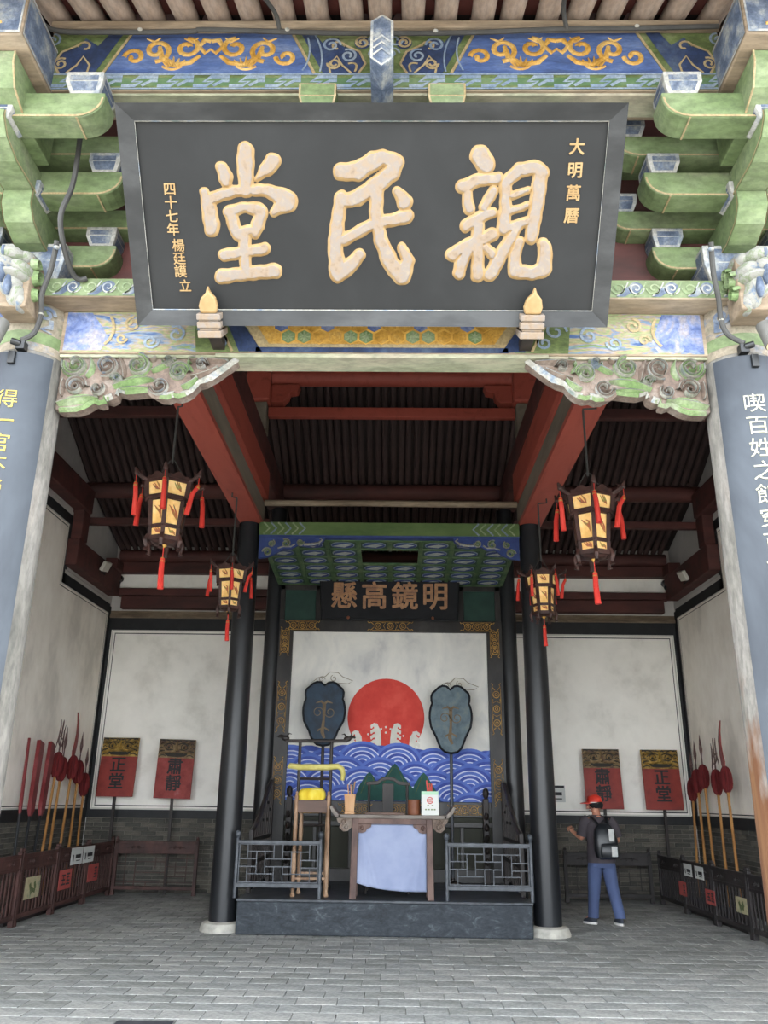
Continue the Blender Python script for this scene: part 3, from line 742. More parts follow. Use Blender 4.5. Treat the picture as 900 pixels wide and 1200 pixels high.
for (cx, cz, r, a0, sg) in ((-.30, 5.80, .055, 0, 1), (-.20, 5.72, .05, 2, -1), (-.12, 5.82, .045, 1, 1), (-.28, 5.66, .04, 3, 1), (.30, 5.80, .055, PI, -1), (.20, 5.72, .05, PI-2, 1), (.12, 5.82, .045, PI-1, -1), (.28, 5.66, .04, 0, -1), (-1.86, 5.66, .045, 1, 1), (1.86, 5.66, .045, 2, -1)):
    (mw if r > .045 else mg).ribbon(pe, spiral(cx, cz, r, .012, 1.5, a0, sgn=sg), .007, .0085)
    mb.disc(pe, (cx, cz), r*1.05, .0048, 18)
for s in (-1, 1):
    mw.ribbon(pe, bez((s*.40, 5.885), (s*.33, 5.74), (s*.36, 5.60)), .005, .0085); mg.ribbon(pe, bez((s*.16, 5.60), (s*.13, 5.68), (s*.20, 5.66)), .006, .0085); mw.ribbon(pe, bez((s*.44, 5.86), (s*.40, 5.72), (s*.46, 5.61)), .005, .0085)
mb.build('deep_blue_field', m_darkblue, eb); mg.build('cream_outline', m_cream, eb); mw.build('pale_curl', m_ltblue, eb)
for c in (-1.0, 1.0):
    mb = MB()
    for s in (-1, 1):
        zc = 5.745
        mb.ribbon(pe, [(c, zc+.09), (c+s*.04, zc+.1), (c+s*.07, zc+.05), (c+s*.03, zc), (c+s*.0, zc+.03)], [.016, .019, .016, .014, .009], .010, .004)
        mb.ribbon(pe, spiral(c+s*.14, zc+.04, .075, .02, 1.2, PI/2, sgn=s), .016, .010, .004)
        mb.ribbon(pe, [(c+s*.06, zc-.02), (c+s*.11, zc-.07), (c+s*.2, zc-.09), (c+s*.28, zc-.03), (c+s*.3, zc+.05)], [.012, .018, .019, .018, .012], .010, .004)
        mb.ribbon(pe, spiral(c+s*.315, zc+.02, .085, .02, 1.25, -PI/2, sgn=-s), .016, .010, .004)
        mb.ribbon(pe, spiral(c+s*.44, zc-.03, .06, .015, 1.1, PI, sgn=s), .015, .010, .004)
        for q in range(-2, 3):
            mb.ribbon(pe, [(c+s*.21 + q*.012, zc-.105), (c+s*.21 + q*.034, zc-.03+abs(q)*-.012)], [.012, .004], .011, .004)
        mb.ribbon(pe, bez((c+s*.16, zc-.1), (c+s*.21, zc-.145), (c+s*.27, zc-.1)), .009, .010, .004)
        for q in (0, 1):
            mb.ribbon(pe, [(c+s*(.08+.22*q), zc+.115), (c+s*(.11+.22*q), zc+.085), (c+s*(.16+.22*q), zc+.11)], [.004, .012, .004], .010, .004)
    mb.build('gold_scroll', m_gold, eb)
mb = MB(); x = -1.9
while x < 1.85:
    a = [(x, 5.50), (x+.075, 5.50), (x+.115, 5.53), (x+.06, 5.53), (x+.10, 5.565), (x+.205, 5.565)]
    mb.ribbon(pe, a, .0115, .006)
    mb.ribbon(pe, [(x+.115, 5.50), (x+.165, 5.535), (x+.205, 5.535)], .010, .006)
    x += .205
mb.ribbon(pe, [(-1.93, 5.585), (1.93, 5.585)], .006, .006); mb.ribbon(pe, [(-1.93, 5.48), (1.93, 5.48)], .005, .006)
mb.build('key_fret', m_ltblue, eb)
mb = MB(); mb.flat([(-1.9, 5.50), (1.9, 5.50), (1.9, 5.56), (-1.9, 5.56)], pe, .004); mb.build('fret_green_band', m_coffgreen, eb)  # second green paint band behind the key fret

# board behind the brackets and dark eave ceiling inside
mb = MB(); mb.b2(-5.7, 5.7, 4.44, 4.50, 4.62, 6.45)
single('bracket_backing_board', 'dark red boarding closing the gap behind the painted brackets', 'board', mb, m_darkred)

# plate above the architrave with painted curls
pt = thing('plate_beam', 'flat plate beam painted with green and blue curls under the brackets', 'beam', (0, 4.35, 4.49))
mb = MB(); mb.b2(-5.7, 5.7, 4.20, 4.52, 4.49, 4.62); mb.build('beam_body', m_bare, pt, bevel=.006)
pp = XZ(4.2)
mb = MB(); mb.flat([(-3.0, 4.497), (3.0, 4.497), (3.0, 4.615), (-3.0, 4.615)], pp, .002); mb.build('green_ground', m_green, pt)
mb = MB(); mg = MB(); md = MB(); x = -2.9; i = 0
while x < 2.9:
    t_ = (mb, mg)[i % 2]
    t_.ribbon(pp, spiral(x, 4.558, .046, .008, 1.4, PI if i % 2 else 0, sgn=1 if i % 2 else -1), .0045, .006)
    t_.ribbon(pp, [(x-.045, 4.60), (x-.06, 4.57), (x-.085, 4.53), (x-.12, 4.505)], .004, .006)
    if i % 2 == 0:
        md.disc(pp, (x, 4.558), .044, .0035, 18)
        md.flat([(x-.045, 4.575), (x-.12, 4.502), (x-.07, 4.502), (x-.03, 4.53)], pp, .0035)
    x += .105; i += 1
md.build('blue_curl', m_paleblue, pt); mb.build('white_curl_line', m_palewhite, pt); mg.build('green_curl_line', m_ltgreen, pt)

# architrave
ar = thing('architrave', 'weathered painted architrave with gold and green hexagons between the pillars', 'beam', (0, 4.44, 4.2))
mb = MB(); mb.b2(-1.96, 1.96, 4.36, 4.54, 4.20, 4.49); mb.build('beam_body', m_bare, ar, bevel=.01)
pa = XZ(4.36)
mb = MB(); mb.b2(-1.0, 1.0, 4.35, 4.53, 4.175, 4.20); mb.b2(-1.95, 1.95, 4.37, 4.53, 4.18, 4.20); mb.build('soffit_board', m_palebottom, ar, bevel=.004)
def patch(nm, polys, mat, d):
    mb = MB()
    for q in polys: mb.flat(q, pa, d)
    return mb.build(nm, mat, ar)
m_peel2 = m_peel
patch('peeling_field', [[(-1.93, 4.21), (-.8, 4.21), (-.8, 4.485), (-1.93, 4.485)], [(.8, 4.21), (1.93, 4.21), (1.93, 4.485), (.8, 4.485)]], m_peel, .002)
patch('violet_lattice', [[(-1.93, 4.22), (-1.70, 4.22), (-1.66, 4.30), (-1.72, 4.40), (-1.78, 4.48), (-1.93, 4.48)], [(1.93, 4.22), (1.93, 4.48), (1.70, 4.48), (1.66, 4.38), (1.62, 4.28), (1.66, 4.22)]], m_lattice, .003)
patch('green_swirl_field', [[(-1.12, 4.21), (-.80, 4.21), (-.90, 4.36), (-.98, 4.48), (-1.15, 4.48)], [(1.12, 4.21), (1.15, 4.48), (.98, 4.48), (.90, 4.36), (.80, 4.21)]], m_olive, .003)
patch('deep_blue_border', [[(-.86, 4.215), (-.72, 4.215), (-.84, 4.40), (-.90, 4.48), (-1.0, 4.48), (-.93, 4.38)], [(.86, 4.215), (.93, 4.38), (1.0, 4.48), (.90, 4.48), (.84, 4.40), (.72, 4.215)], [(-.76, 4.21), (.76, 4.21), (.76, 4.245), (-.76, 4.245)]], m_darkblue, .004)
patch('cream_field', [[(-.74, 4.245), (.74, 4.245), (.88, 4.485), (-.88, 4.485)]], m_cream, .005)
patch('gold_field', [[(-.68, 4.268), (.68, 4.268), (.82, 4.485), (-.82, 4.485)]], m_gold, .006)
mgr = MB(); mgo = MB(); mfl = MB(); mvi = MB()
for row in range(3):
    for i in range(-9, 10):
        hx = i*.094 + (.047 if row % 2 else 0); hz = 4.315 + row*.08
        if abs(hx) > .62 + row*.05: continue
        r = .05
        poly = [(hx + r*math.cos(PI/6 + PI/3*j), hz + r*math.sin(PI/6 + PI/3*j)) for j in range(6)]
        if row == 0:
            kind = (i // 2) % 2
            if kind:
                mgr.flat(poly, pa, .008)
                for j in range(4):
                    a = PI/4*j
                    mfl.ribbon(pa, [(hx - .036*math.cos(a), hz - .036*math.sin(a)), (hx + .036*math.cos(a), hz + .036*math.sin(a))], .005, .0105 + .0003*j)
                mfl.disc(pa, (hx, hz), .012, .012, 10)
            mgo.ribbon(pa, poly, .004, .010, closed=True)
        else:
            if (i + row) % 3 == 0: mvi.flat(poly, pa, .008)
            mgo.ribbon(pa, poly, .0035, .010, closed=True)
mgr.build('green_hexagon', m_carv_green, ar); mgo.build('hexagon_outline', m_golddark, ar); mfl.build('flower_petals', m_ltgreen, ar); mvi.build('violet_hexagon', m_lattice, ar)
mb = MB(); mg = MB()
for s in (-1, 1):
    for (x, z, r, a) in ((1.05, 4.36, .07, 0), (.98, 4.28, .045, 2), (1.25, 4.33, .06, 1), (1.40, 4.28, .05, 3)):
        mb.ribbon(pa, spiral(s*x, z, r, .012, 1.3, a if s > 0 else PI - a, sgn=s), .008, .007)
    mg.ribbon(pa, spiral(s*1.52, 4.40, .05, .012, 1.3, PI/2, sgn=-s), .008, .007); mg.ribbon(pa, bez((s*1.66, 4.45), (s*1.60, 4.34), (s*1.68, 4.26)), .009, .007); mg.ribbon(pa, spiral(s*1.58, 4.30, .035, .01, 1.2, 0, sgn=s), .007, .007)
    mg.ribbon(pa, [(s*.90, 4.215), (s*.97, 4.36), (s*1.05, 4.485)], .008, .007)
mb.build('blue_curl', m_ltblue, ar); mg.build('tan_curl', m_cream, ar)
for s0, nm in ((-1, 'left'), (1, 'right')):
    x0, x1 = sorted((s0*2.31, s0*5.7))
    t = thing('architrave', f'blue painted architrave end outside the {nm} front pillar', 'beam', ((x0+x1)/2, 4.44, 4.2))
    mb = MB(); mb.b2(x0, x1, 4.36, 4.54, 4.20, 4.49); mb.build('beam_body', m_lattice, t, bevel=.01)

# dougong brackets -------------------------------------------------
def arm_mesh(half, depth, h, curl):
    # lateral bracket arm along x with curved-up ends; front at -depth/2
    pl = Plane((0, -depth/2, 0), (1, 0, 0), (0, 0, 1))
    bot = []
    for i in range(6):
        a = PI/2 * i / 5
        bot.append((half - curl + curl*math.sin(a), curl*.9*(1 - math.cos(a)) if True else 0))
    cut = h*.96
    poly = [(-x, min(z, cut)) for x, z in bot[::-1]] + [(x, min(z, cut)) for x, z in bot] + [(half, h), (-half, h)]
    mb = MB(); mb.prism(poly, pl, -depth, 0)
    return mb, poly, pl
def edge_lines(poly, pl, inset, w):
    mb = MB()
    n = len(poly)
    mb.ribbon(pl, poly[:-2], w, .0025)
    # wrap of the line under the curved ends
    return mb
def add_arm(root, x, y, z, half, depth=.15, h=.165, curl=.14, cols=(m_green, m_cream)):
    mb, poly, pl = arm_mesh(half, depth, h, curl)
    mb2 = MB(); mb2.V = [(v[0]+x, v[1]+y, v[2]+z) for v in mb.V]; mb2.F = mb.F; mb2.I = mb.I
    a = mb2.build('bracket_arm', cols[0], root, False, bevel=.006)
    pl2 = Plane((x, y - depth/2, z), (1, 0, 0), (0, 0, 1))
    e = MB()
    pts = poly[:-2]
    e.ribbon(pl2, [(q[0]*.985, q[1] + .008) for q in pts], .006, .004)
    for s in (-1, 1):       # lines across the under side where the curve starts
        e.bar((x + s*(half-curl), y - depth/2, z - .002), (x + s*(half-curl), y + depth/2, z - .002), .010, .004)
    e.build('edge_line', cols[1], a)
    return a
def add_block(root, x, y, z, w, d, h, mats=(m_palewhite, m_paleblue), name='bearing_block'):
    mb = MB(); hb = h*.5
    w2, d2 = w*.76, d*.76
    mb.loft([[(x - w2/2, y - d2/2, z), (x + w2/2, y - d2/2, z), (x + w2/2, y + d2/2, z), (x - w2/2, y + d2/2, z)],
             [(x - w/2, y - d/2, z+hb), (x + w/2, y - d/2, z+hb), (x + w/2, y + d/2, z+hb), (x - w/2, y + d/2, z+hb)],
             [(x - w/2, y - d/2, z+h), (x + w/2, y - d/2, z+h), (x + w/2, y + d/2, z+h), (x - w/2, y + d/2, z+h)]])
    b = mb.build(name, mats[0], root, bevel=.004)
    mp = MB(); e = .026 if mats[0] is m_palewhite else .012
    f = Plane((x, y - d/2, z), (1, 0, 0), (0, 0, 1))
    mp.flat([(-w/2+e, hb+.004), (w/2-e, hb+.004), (w/2-e, h-e), (-w/2+e, h-e)], f, .002)
    for s in (-1, 1):
        g_ = Plane((x + s*w/2, y, z), (0, s, 0), (0, 0, 1))
        mp.flat([(-d/2+e, hb+.004), (d/2-e, hb+.004), (d/2-e, h-e), (-d/2+e, h-e)], g_, .002)
        # sloped lower faces
        mp.add([(x + s*(w/2+.001), y - d/2 + e, z + hb - .004), (x + s*(w/2+.001), y + d/2 - e, z + hb - .004), (x + s*(w2/2+.006), y + d2/2 - e*.7, z+.012), (x + s*(w2/2+.006), y - d2/2 + e*.7, z+.012)], [(0, 1, 2, 3)])
    mp.add([(x - w/2 + e, y - d/2 - .001, z + hb - .004), (x + w/2 - e, y - d/2 - .001, z + hb - .004), (x + w2/2 - e*.7, y - d2/2 - .006, z+.012), (x - w2/2 + e*.7, y - d2/2 - .006, z+.012)], [(0, 1, 2, 3)])
    mp.build('blue_face', mats[1], b)
    return b
def add_nose(root, x, y0, y1, z0, z1, w, cut):
    # arm running towards the courtyard (-y), its lower front corner cut back
    pl = Plane((x - w/2, 0, 0), (0, -1, 0), (0, 0, 1))
    poly = [(-y1, z0), (-y0 - cut*1.3, z0), (-y0 - cut*.45, z0 + cut*.28), (-y0, z0 + cut*.8), (-y0, z1), (-y1, z1)]
    mb = MB(); mb.prism(poly, pl, 0, w if pl.n.x > 0 else -w)
    a = mb.build('bracket_nose', m_green, root, bevel=.006)
    e = MB()
    for sx in (-1, 1):
        e = MB()
        pe_ = Plane((x + sx*w/2, 0, 0), (0, -1, 0), (0, 0, 1))
        d = .004 if pe_.n.x * sx > 0 else -.004
        e.ribbon(pe_, [(-y1 - 0, z0+.008), (-y0 - cut*1.3, z0+.008), (-y0 - cut*.45, z0+cut*.28+.008), (-y0-.008, z0+cut*.8), (-y0-.008, z1)], .0055, d)
        e.build('edge_line', m_cream, a)
    return a

def dougong(x, label, green_ends=False):
    t = thing('dougong_bracket', label, 'bracket', (x, 4.36, 4.62))
    add_block(t, x, 4.36, 4.62, .40, .34, .24, name='base_block')
    # column-plane arms
    add_arm(t, x, 4.38, 4.77, .46)
    for s in (-1, 1): add_block(t, x + s*.36, 4.38, 4.935, .19, .19, .125)
    add_arm(t, x, 4.385, 5.06, .72, h=.15)
    for s in (-1, 1): add_block(t, x + s*.62, 4.385, 5.21, .19, .19, .12)
    mb = MB(); mb.b2(x-.95, x+.95, 4.33, 4.44, 5.56, 5.72); mb.build('wall_plate', m_green, t, bevel=.006)
    # first jump
    add_nose(t, x, 3.90, 4.36, 4.80, 5.02, .17, .16)
    add_block(t, x, 4.03, 5.01, .22, .21, .10)
    add_arm(t, x, 4.045, 5.04, .58, h=.17)
    for s in (-1, 1): add_block(t, x + s*.46, 4.045, 5.21, .19, .19, .125)
    add_arm(t, x, 4.05, 5.335, .74, h=.15)
    for s in (-1, 1): add_block(t, x + s*.64, 4.05, 5.485, .19, .19, .12)
    # second jump
    yb = .07 if green_ends else 0.0
    add_nose(t, x, 3.47 + yb*1.7, 4.0, 5.02, 5.19, .17, .16)
    add_block(t, x, 3.58 + yb, 5.16, .24, .2, .09)
    hl = .60 if not green_ends else .48
    zl = 5.18 if not green_ends else 5.10
    add_arm(t, x, 3.60 + yb, zl, hl, depth=.16, h=.17)
    for s in (-1, 1):
        add_block(t, x + s*(hl-.12), 3.60 + yb*.7, zl + .17, .21, .2, .13 if not green_ends else .18, mats=((m_cream, m_green) if green_ends else (m_palewhite, m_paleblue)))
    return t
def beam_head(x, label):
    t = thing('beam_head', label, 'beam', (x, 3.5, 5.36))
    mb = MB(); mb.b2(x-.235, x+.235, 3.24, 3.80, 5.46, 5.77); mb.build('head_block', m_bare, t, bevel=.012)
    f = XZ(3.24, x, 5.46)
    mb = MB(); mb.flat([(-.215, .02), (.215, .02), (.215, .295), (-.215, .295)], f, .003)
    for s in (-1, 1):
        g_ = Plane((x + s*.235, 3.52, 5.46), (0, s, 0), (0, 0, 1)); mb.flat([(-.26, .03), (.12, .03), (.12, .28), (-.26, .28)][::1] if s > 0 else [(-.12, .03), (.26, .03), (.26, .28), (-.12, .28)], g_, .003)
    mb.build('blue_panel', m_paleblue, t)
    mb = MB(); mb.ribbon(f, [(-.22, .012), (.22, .012), (.22, .298), (-.22, .298)], .009, .005, closed=True)
    for s in (-1, 1):
        g_ = Plane((x + s*.235, 3.52, 5.46), (0, s, 0), (0, 0, 1)); mb.ribbon(g_, [(-.27, .014), (.27, .014), (.27, .29), (-.27, .29)], .008, .005, closed=True)
    mb.build('white_edge', m_palewhite, t)
    mb = MB(); mb.ribbon(f, spiral(-.02, .15, .09, .02, 1.4, 0), .016, .010, .003)
    mb.ribbon(f, [(-.13, .06), (-.05, .075), (.04, .06), (.12, .08)], [.01, .02, .02, .008], .010, .003); mb.build('gold_motif', m_gold, t)
    # green nose under it
    pl = Plane((x - .16, 0, 0), (0, -1, 0), (0, 0, 1))
    mb = MB(); mb.prism([(-3.9, 5.19), (-3.56, 5.19), (-3.40, 5.26), (-3.34, 5.38), (-3.34, 5.455), (-3.9, 5.455)], pl, 0, .32 if pl.n.x > 0 else -.32)
    nn = mb.build('green_nose', m_green, t, bevel=.006)
    mb = MB()
    for sx in (-1, 1): mb.tube([(x+sx*.16, 3.56, 5.19), (x+sx*.16, 3.40, 5.26), (x+sx*.16, 3.34, 5.38), (x+sx*.16, 3.34, 5.45)], .006, 6)
    mb.build('edge_line', m_cream, nn)
dougong(-2.13, 'green and blue bracket cluster stacked over the left front pillar')
dougong(2.13, 'green and blue bracket cluster stacked over the right front pillar')
dougong(0.0, 'green bracket cluster half hidden behind the large black name board', True)
beam_head(-2.13, 'blue painted square beam head above the left front pillar')
beam_head(2.13, 'blue painted square beam head above the right front pillar')
mb = MB(); f = XZ(3.34)
mb.prism([(-.062, 5.40), (0, 5.34), (.062, 5.40), (.062, 5.66), (0, 5.71), (-.062, 5.66)], f, -.5, 0)
t = thing('pointed_bracket_tip', 'pale blue pointed bracket tip above the middle of the name board', 'bracket', (0, 3.5, 5.34))
mb.build('tip_block', m_paleblue, t, bevel=.006)
mb = MB(); mb.ribbon(f, [(-.054, 5.40), (0, 5.35), (.054, 5.40), (.054, 5.655), (0, 5.70), (-.054, 5.655)], .007, .004, closed=True)
for q in range(3): mb.ribbon(f, [(-.045, 5.42 + q*.045), (0, 5.465 + q*.045), (.045, 5.42 + q*.045)], .006, .005)
mb.build('white_edge', m_palewhite, t)

# front pillars ----------------------------------------------------
def pillar(x, label, orange):
    t = thing('front_pillar', label, 'pillar', (x, 4.44, 0))
    mb = MB(); mb.lathe([(.34, 0), (.36, .05), (.36, .1), (.28, .18), (.27, .22)], 24, (x, 4.44, 0)); mb.build('stone_base', m_stonebase, t, True)
    mb = MB(); mb.m = 0
    zs = [.2, .6, 1.0, 1.5, 2.0, 2.15, 2.6, 3.2, 3.8, 4.16]
    mb.lathe([(.222 - .006*z, z) for z in zs], 40, (x, 4.44, 0))
    mb.build('shaft', m_pillar_r if orange else m_pillar, t, True)
    mb = MB(); mb.lathe([(.199, 4.16), (.205, 4.2), (.205, 4.44), (.19, 4.49)], 40, (x, 4.44, 0)); h = mb.build('painted_head', m_pillarhead, t, True)
    mb = MB(); mb.lathe([(.2065, 4.21), (.2075, 4.24), (.2065, 4.285)], 40, (x, 4.44, 0)); mb.build('green_band', m_green, h, True)
    # blue curls on the pillar head
    mb = MB()
    for s in (-1, 1):
        a0 = -PI/2 + s*.62
        c = Vector((x + .207*math.cos(a0), 4.44 + .207*math.sin(a0), 4.38)); u = Vector((-math.sin(a0), math.cos(a0), 0))
        pl = Plane(c, u, (0, 0, 1))
        mb.ribbon(pl, spiral(0, .03, .05, .012, 1.3, 0, sgn=s), .011, .004)
        mb.ribbon(pl, [(.03*s, 0), (.035*s, -.05), (-.02*s, -.075), (.045*s, -.09)], [.014, .018, .014, .004], .004)
    mb.build('blue_curl', m_paleblue, h)
pillar(-2.14, 'weathered grey pillar at the left edge under the bracket cluster', False)
pillar(2.14, 'weathered pillar at the right edge with bare orange wood low down', True)

def couplet(x, label, chars, col, x_off, z_list, sz):
    t = thing('couplet_board', label, 'board', (x, 4.24, .8))
    R1, R0, cy = .258, .235, 4.44
    a0, a1 = -PI/2 - .93, -PI/2 + .93
    z0, z1 = .55, 4.115
    n = 64
    mb = MB(); rows = []
    for z in (z0, 1.5, 2.5, 3.5, z1):
        k = .006*(z - 2)
        ring = [(x + (R1-k)*math.cos(a0 + (a1-a0)*i/n), cy + (R1-k)*math.sin(a0 + (a1-a0)*i/n), z) for i in range(n+1)]
        ring += [(x + (R0-k)*math.cos(a0 + (a1-a0)*i/n), cy + (R0-k)*math.sin(a0 + (a1-a0)*i/n), z) for i in range(n, -1, -1)]
        rows.append(ring)
    mb.loft(rows); mb.build('curved_board', m_couplet, t, True)
    for ch, z in zip(chars, z_list):
        mb = MB()
        me = text_mesh(ch, sz, .0015)
        bm = bmesh.new(); bm.from_mesh(me); bmesh.ops.triangulate(bm, faces=bm.faces)
        for _ in range(2):
            le = [e for e in bm.edges if e.calc_length() > .02]
            if le: bmesh.ops.subdivide_edges(bm, edges=le, cuts=1); bmesh.ops.triangulate(bm, faces=bm.faces)
        bm.to_mesh(me); bm.free()
        r = R1 - .006*(z-2) + .0025
        k = len(mb.V); off = []
        for v in me.vertices:
            a = -PI/2 + (v.co.x*.95 + x_off) / r
            mb.V.append((x + (r + v.co.z)*math.cos(a), cy + (r + v.co.z)*math.sin(a), z + v.co.y*.9))
        for p in me.polygons: mb.F.append([i + k for i in p.vertices]); mb.I.append(0)
        bpy.data.meshes.remove(me)
        mb.build('written_character', col, t)
    mb = MB(); mb.b2(x-.02, x+.02, cy-R1-.008, cy-R1+.02, 4.03, 4.11); mb.build('hanger_clip', m_camblack, t, bevel=.003)
    return t
m_letterw = M('pale_lettering', ['#b9b59a', '#d0cdb8'], 12, rough=0.7, bump=0.02)
m_letterg = M('yellow_lettering', ['#b79c3c', '#cbb356'], 12, rough=0.6, bump=0.02)
couplet(2.14, 'curved black couplet board with pale characters on the right pillar', '喫百姓之飯穿百姓之衣莫以百姓可欺自己也是百姓'[:18], m_letterw, -.035, [3.80 - .137*i for i in range(18)], .135)
couplet(-2.14, 'curved black couplet board with yellow characters on the left pillar', '得一官不榮失一官不辱勿道一官無用地方', m_letterg, .012, [3.80 - .137*i for i in range(18)], .135)

# carved brackets under the architrave (que-ti)
QO = [[-1.937, 4.2], [-1.737, 4.2], [-1.408, 4.2], [-1.107, 4.2], [-.912, 4.2], [-.868, 4.19], [-.875, 4.165], [-.947, 4.105], [-.992, 4.065], [-1.052, 4.026], [-1.095, 4.013], [-1.107, 3.993], [-1.135, 3.957], [-1.165, 3.935], [-1.205, 3.92], [-1.242, 3.928], [-1.27, 3.912], [-1.315, 3.915], [-1.358, 3.939], [-1.385, 3.958], [-1.465, 3.948], [-1.524, 3.943], [-1.573, 3.957], [-1.577, 3.921], [-1.614, 3.897], [-1.649, 3.908], [-1.643, 3.88], [-1.677, 3.872], [-1.708, 3.885], [-1.762, 3.847], [-1.811, 3.829], [-1.906, 3.825], [-1.937, 3.84]]
def queti(s, label):
    t = thing('carved_bracket', label, 'bracket', (s*1.5, 4.44, 3.83))
    pq = XZ(4.39); poly = [(-s*x if s > 0 else x, z) for x, z in QO]
    if s > 0: poly = [(-x, z) for x, z in QO]
    mb = MB(); mb.prism(poly, pq, -.09, 0); mb.build('carved_panel', m_carv_brown, t, bevel=.008)
    X = lambda x: (x if s < 0 else -x)
    def rel(nm, items, mat, h):
        for pts, w in items:
            mb = MB(); mb.ribbon(pq, [(X(a), b) for a, b in pts], w, h, -.002); mb.build(nm, mat, t, True)
    g_ = []; w_ = []; b_ = []
    def vol(lst, cx, cz, r, a0, sg=1, w=.026, turns=1.5):
        pts = spiral(cx, cz, r, r*.12, turns, a0, sgn=sg); k = len(pts)
        lst.append((pts, [w*(1 - .72*i/(k-1)) for i in range(k)]))
        w_.append((spiral(cx, cz, r*1.12, r*.62, turns*.62, a0, sgn=sg), .0055))
        w_.append((spiral(cx, cz, r*.80, r*.2, turns*.8, a0, sgn=sg), .0035))
    def leaf(lst, p0, p1, p2, w):
        pts = bez(p0, p1, p2, 10); lst.append((pts, [w*math.sin(PI*(.12 + .86*i/10)) + .003 for i in range(11)])); w_.append((pts, .004))
    vol(g_, -1.845, 4.128, .072, PI*.9); vol(g_, -1.465, 4.128, .070, PI*.5, -1); vol(g_, -1.215, 4.085, .062, 0); vol(g_, -1.285, 4.160, .034, PI, 1, .014); vol(g_, -1.585, 4.035, .034, PI, -1, .014)
    vol(b_, -1.655, 4.122, .070, PI*1.4); vol(b_, -1.825, 3.985, .062, 0); vol(b_, -1.320, 3.985, .060, PI); vol(b_, -1.69, 3.965, .042, PI*.3, -1, .018); vol(b_, -1.08, 4.135, .036, 0, 1, .014)
    leaf(g_, (-1.60, 3.985), (-1.46, 4.06), (-1.35, 4.03), .034); leaf(g_, (-1.92, 3.87), (-1.80, 3.92), (-1.68, 3.91), .034); leaf(g_, (-1.55, 3.965), (-1.46, 3.985), (-1.37, 3.97), .022)
    leaf(g_, (-1.38, 4.09), (-1.33, 4.12), (-1.24, 4.175), .020); leaf(g_, (-1.19, 3.985), (-1.13, 4.01), (-1.10, 4.05), .026); leaf(g_, (-1.15, 4.14), (-1.18, 4.175), (-1.12, 4.185), .014); leaf(g_, (-1.77, 4.05), (-1.73, 4.10), (-1.76, 4.18), .020)
    leaf(b_, (-1.16, 4.165), (-1.02, 4.17), (-.92, 4.16), .018); leaf(b_, (-1.58, 4.175), (-1.55, 4.11), (-1.54, 4.04), .018); leaf(b_, (-1.42, 4.18), (-1.38, 4.15), (-1.36, 4.185), .012); leaf(b_, (-1.14, 4.05), (-1.05, 4.07), (-.98, 4.115), .018); leaf(b_, (-1.9, 4.03), (-1.915, 3.97), (-1.9, 3.92), .016)
    rel('green_scroll', g_, m_carv_green, .034); rel('brown_scroll', b_, m_carv_brown, .036); rel('pale_line', w_, m_carv_white, .042)
    lo = [(a, b) for a, b in QO[5:]]
    rel('white_rim', [([(a, b + .012) for a, b in lo[:9]], .016), ([(a, b + .010) for a, b in lo[16:19]], .014)], m_carv_white, .02)
    rel('green_rim', [([(a, b + .012) for a, b in lo[8:17]], .016), ([(a, b + .012) for a, b in lo[19:27]], .018)], m_carv_green, .02)
    rel('white_tip', [([(-.875, 4.185), (-.95, 4.12), (-1.03, 4.055), (-1.09, 4.03)], [.018, .024, .026, .015]), ([(-1.64, 3.915), (-1.60, 3.93)], .022), ([(-1.30, 3.935), (-1.23, 3.945)], .022), ([(-1.19, 3.945), (-1.15, 3.96)], .018)], m_carv_white, .026)
queti(-1, 'carved openwork bracket with green scrolls beside the left front pillar')
queti(1, 'carved openwork bracket with green scrolls beside the right front pillar')

# carved beam ends on the pillar heads
def carved_end(x, label, s):
    t = thing('carved_beam_end', label, 'carving', (x, 4.05, 4.32))
    def lump(nm, items, mat):
        mb = MB()
        for c, r in items: mb.ell((x + s*c[0], 4.1 + c[1], c[2]), r, 14, 9)
        return mb.build(nm, mat, t, True)
    lump('upper_lobe', [((-.03, -.02, 4.66), (.085, .12, .06)), ((.04, .02, 4.665), (.06, .1, .055)), ((-.07, -.0, 4.655), (.05, .09, .05))], m_endwhite)
    lump('middle_lobe', [((-.05, -.04, 4.57), (.085, .13, .065)), ((.03, -.02, 4.565), (.07, .12, .06)), ((-.01, -.03, 4.52), (.1, .12, .04))], m_endwhite)
    lump('lower_snout', [((-.01, -.02, 4.47), (.07, .1, .075)), ((.02, -.01, 4.41), (.055, .085, .08)), ((.045, 0, 4.38), (.04, .07, .06))], m_endwhite)
    lump('blue_groove', [((-.035, -.115, 4.52), (.022, .05, .075)), ((0, -.1, 4.44), (.022, .03, .07)), ((-.05, -.09, 4.66), (.02, .055, .04))], m_paleblue)
    mb = MB()
    pl = Plane((x + s*.105, 4.12, 4.52), (0, s, 0), (0, 0, 1))
    for (a, b, r) in ((0, .03, .06), (.02, -.07, .045), (-.04, .10, .04)): mb.ribbon(pl, spiral(a, b, r, .01, 1.4, 0), .012, .02, -.02)
    mb.build('green_ear', m_carv_green, t)
    mb = MB(); mb.b2(x - .09, x + .09, 4.06, 4.24, 4.33, 4.68); mb.build('backing', m_bare, t, bevel=.01)
carved_end(-2.14, 'white and blue carved beam end above the left couplet board', 1)
carved_end(2.14, 'white and blue carved beam end above the right couplet board', -1)

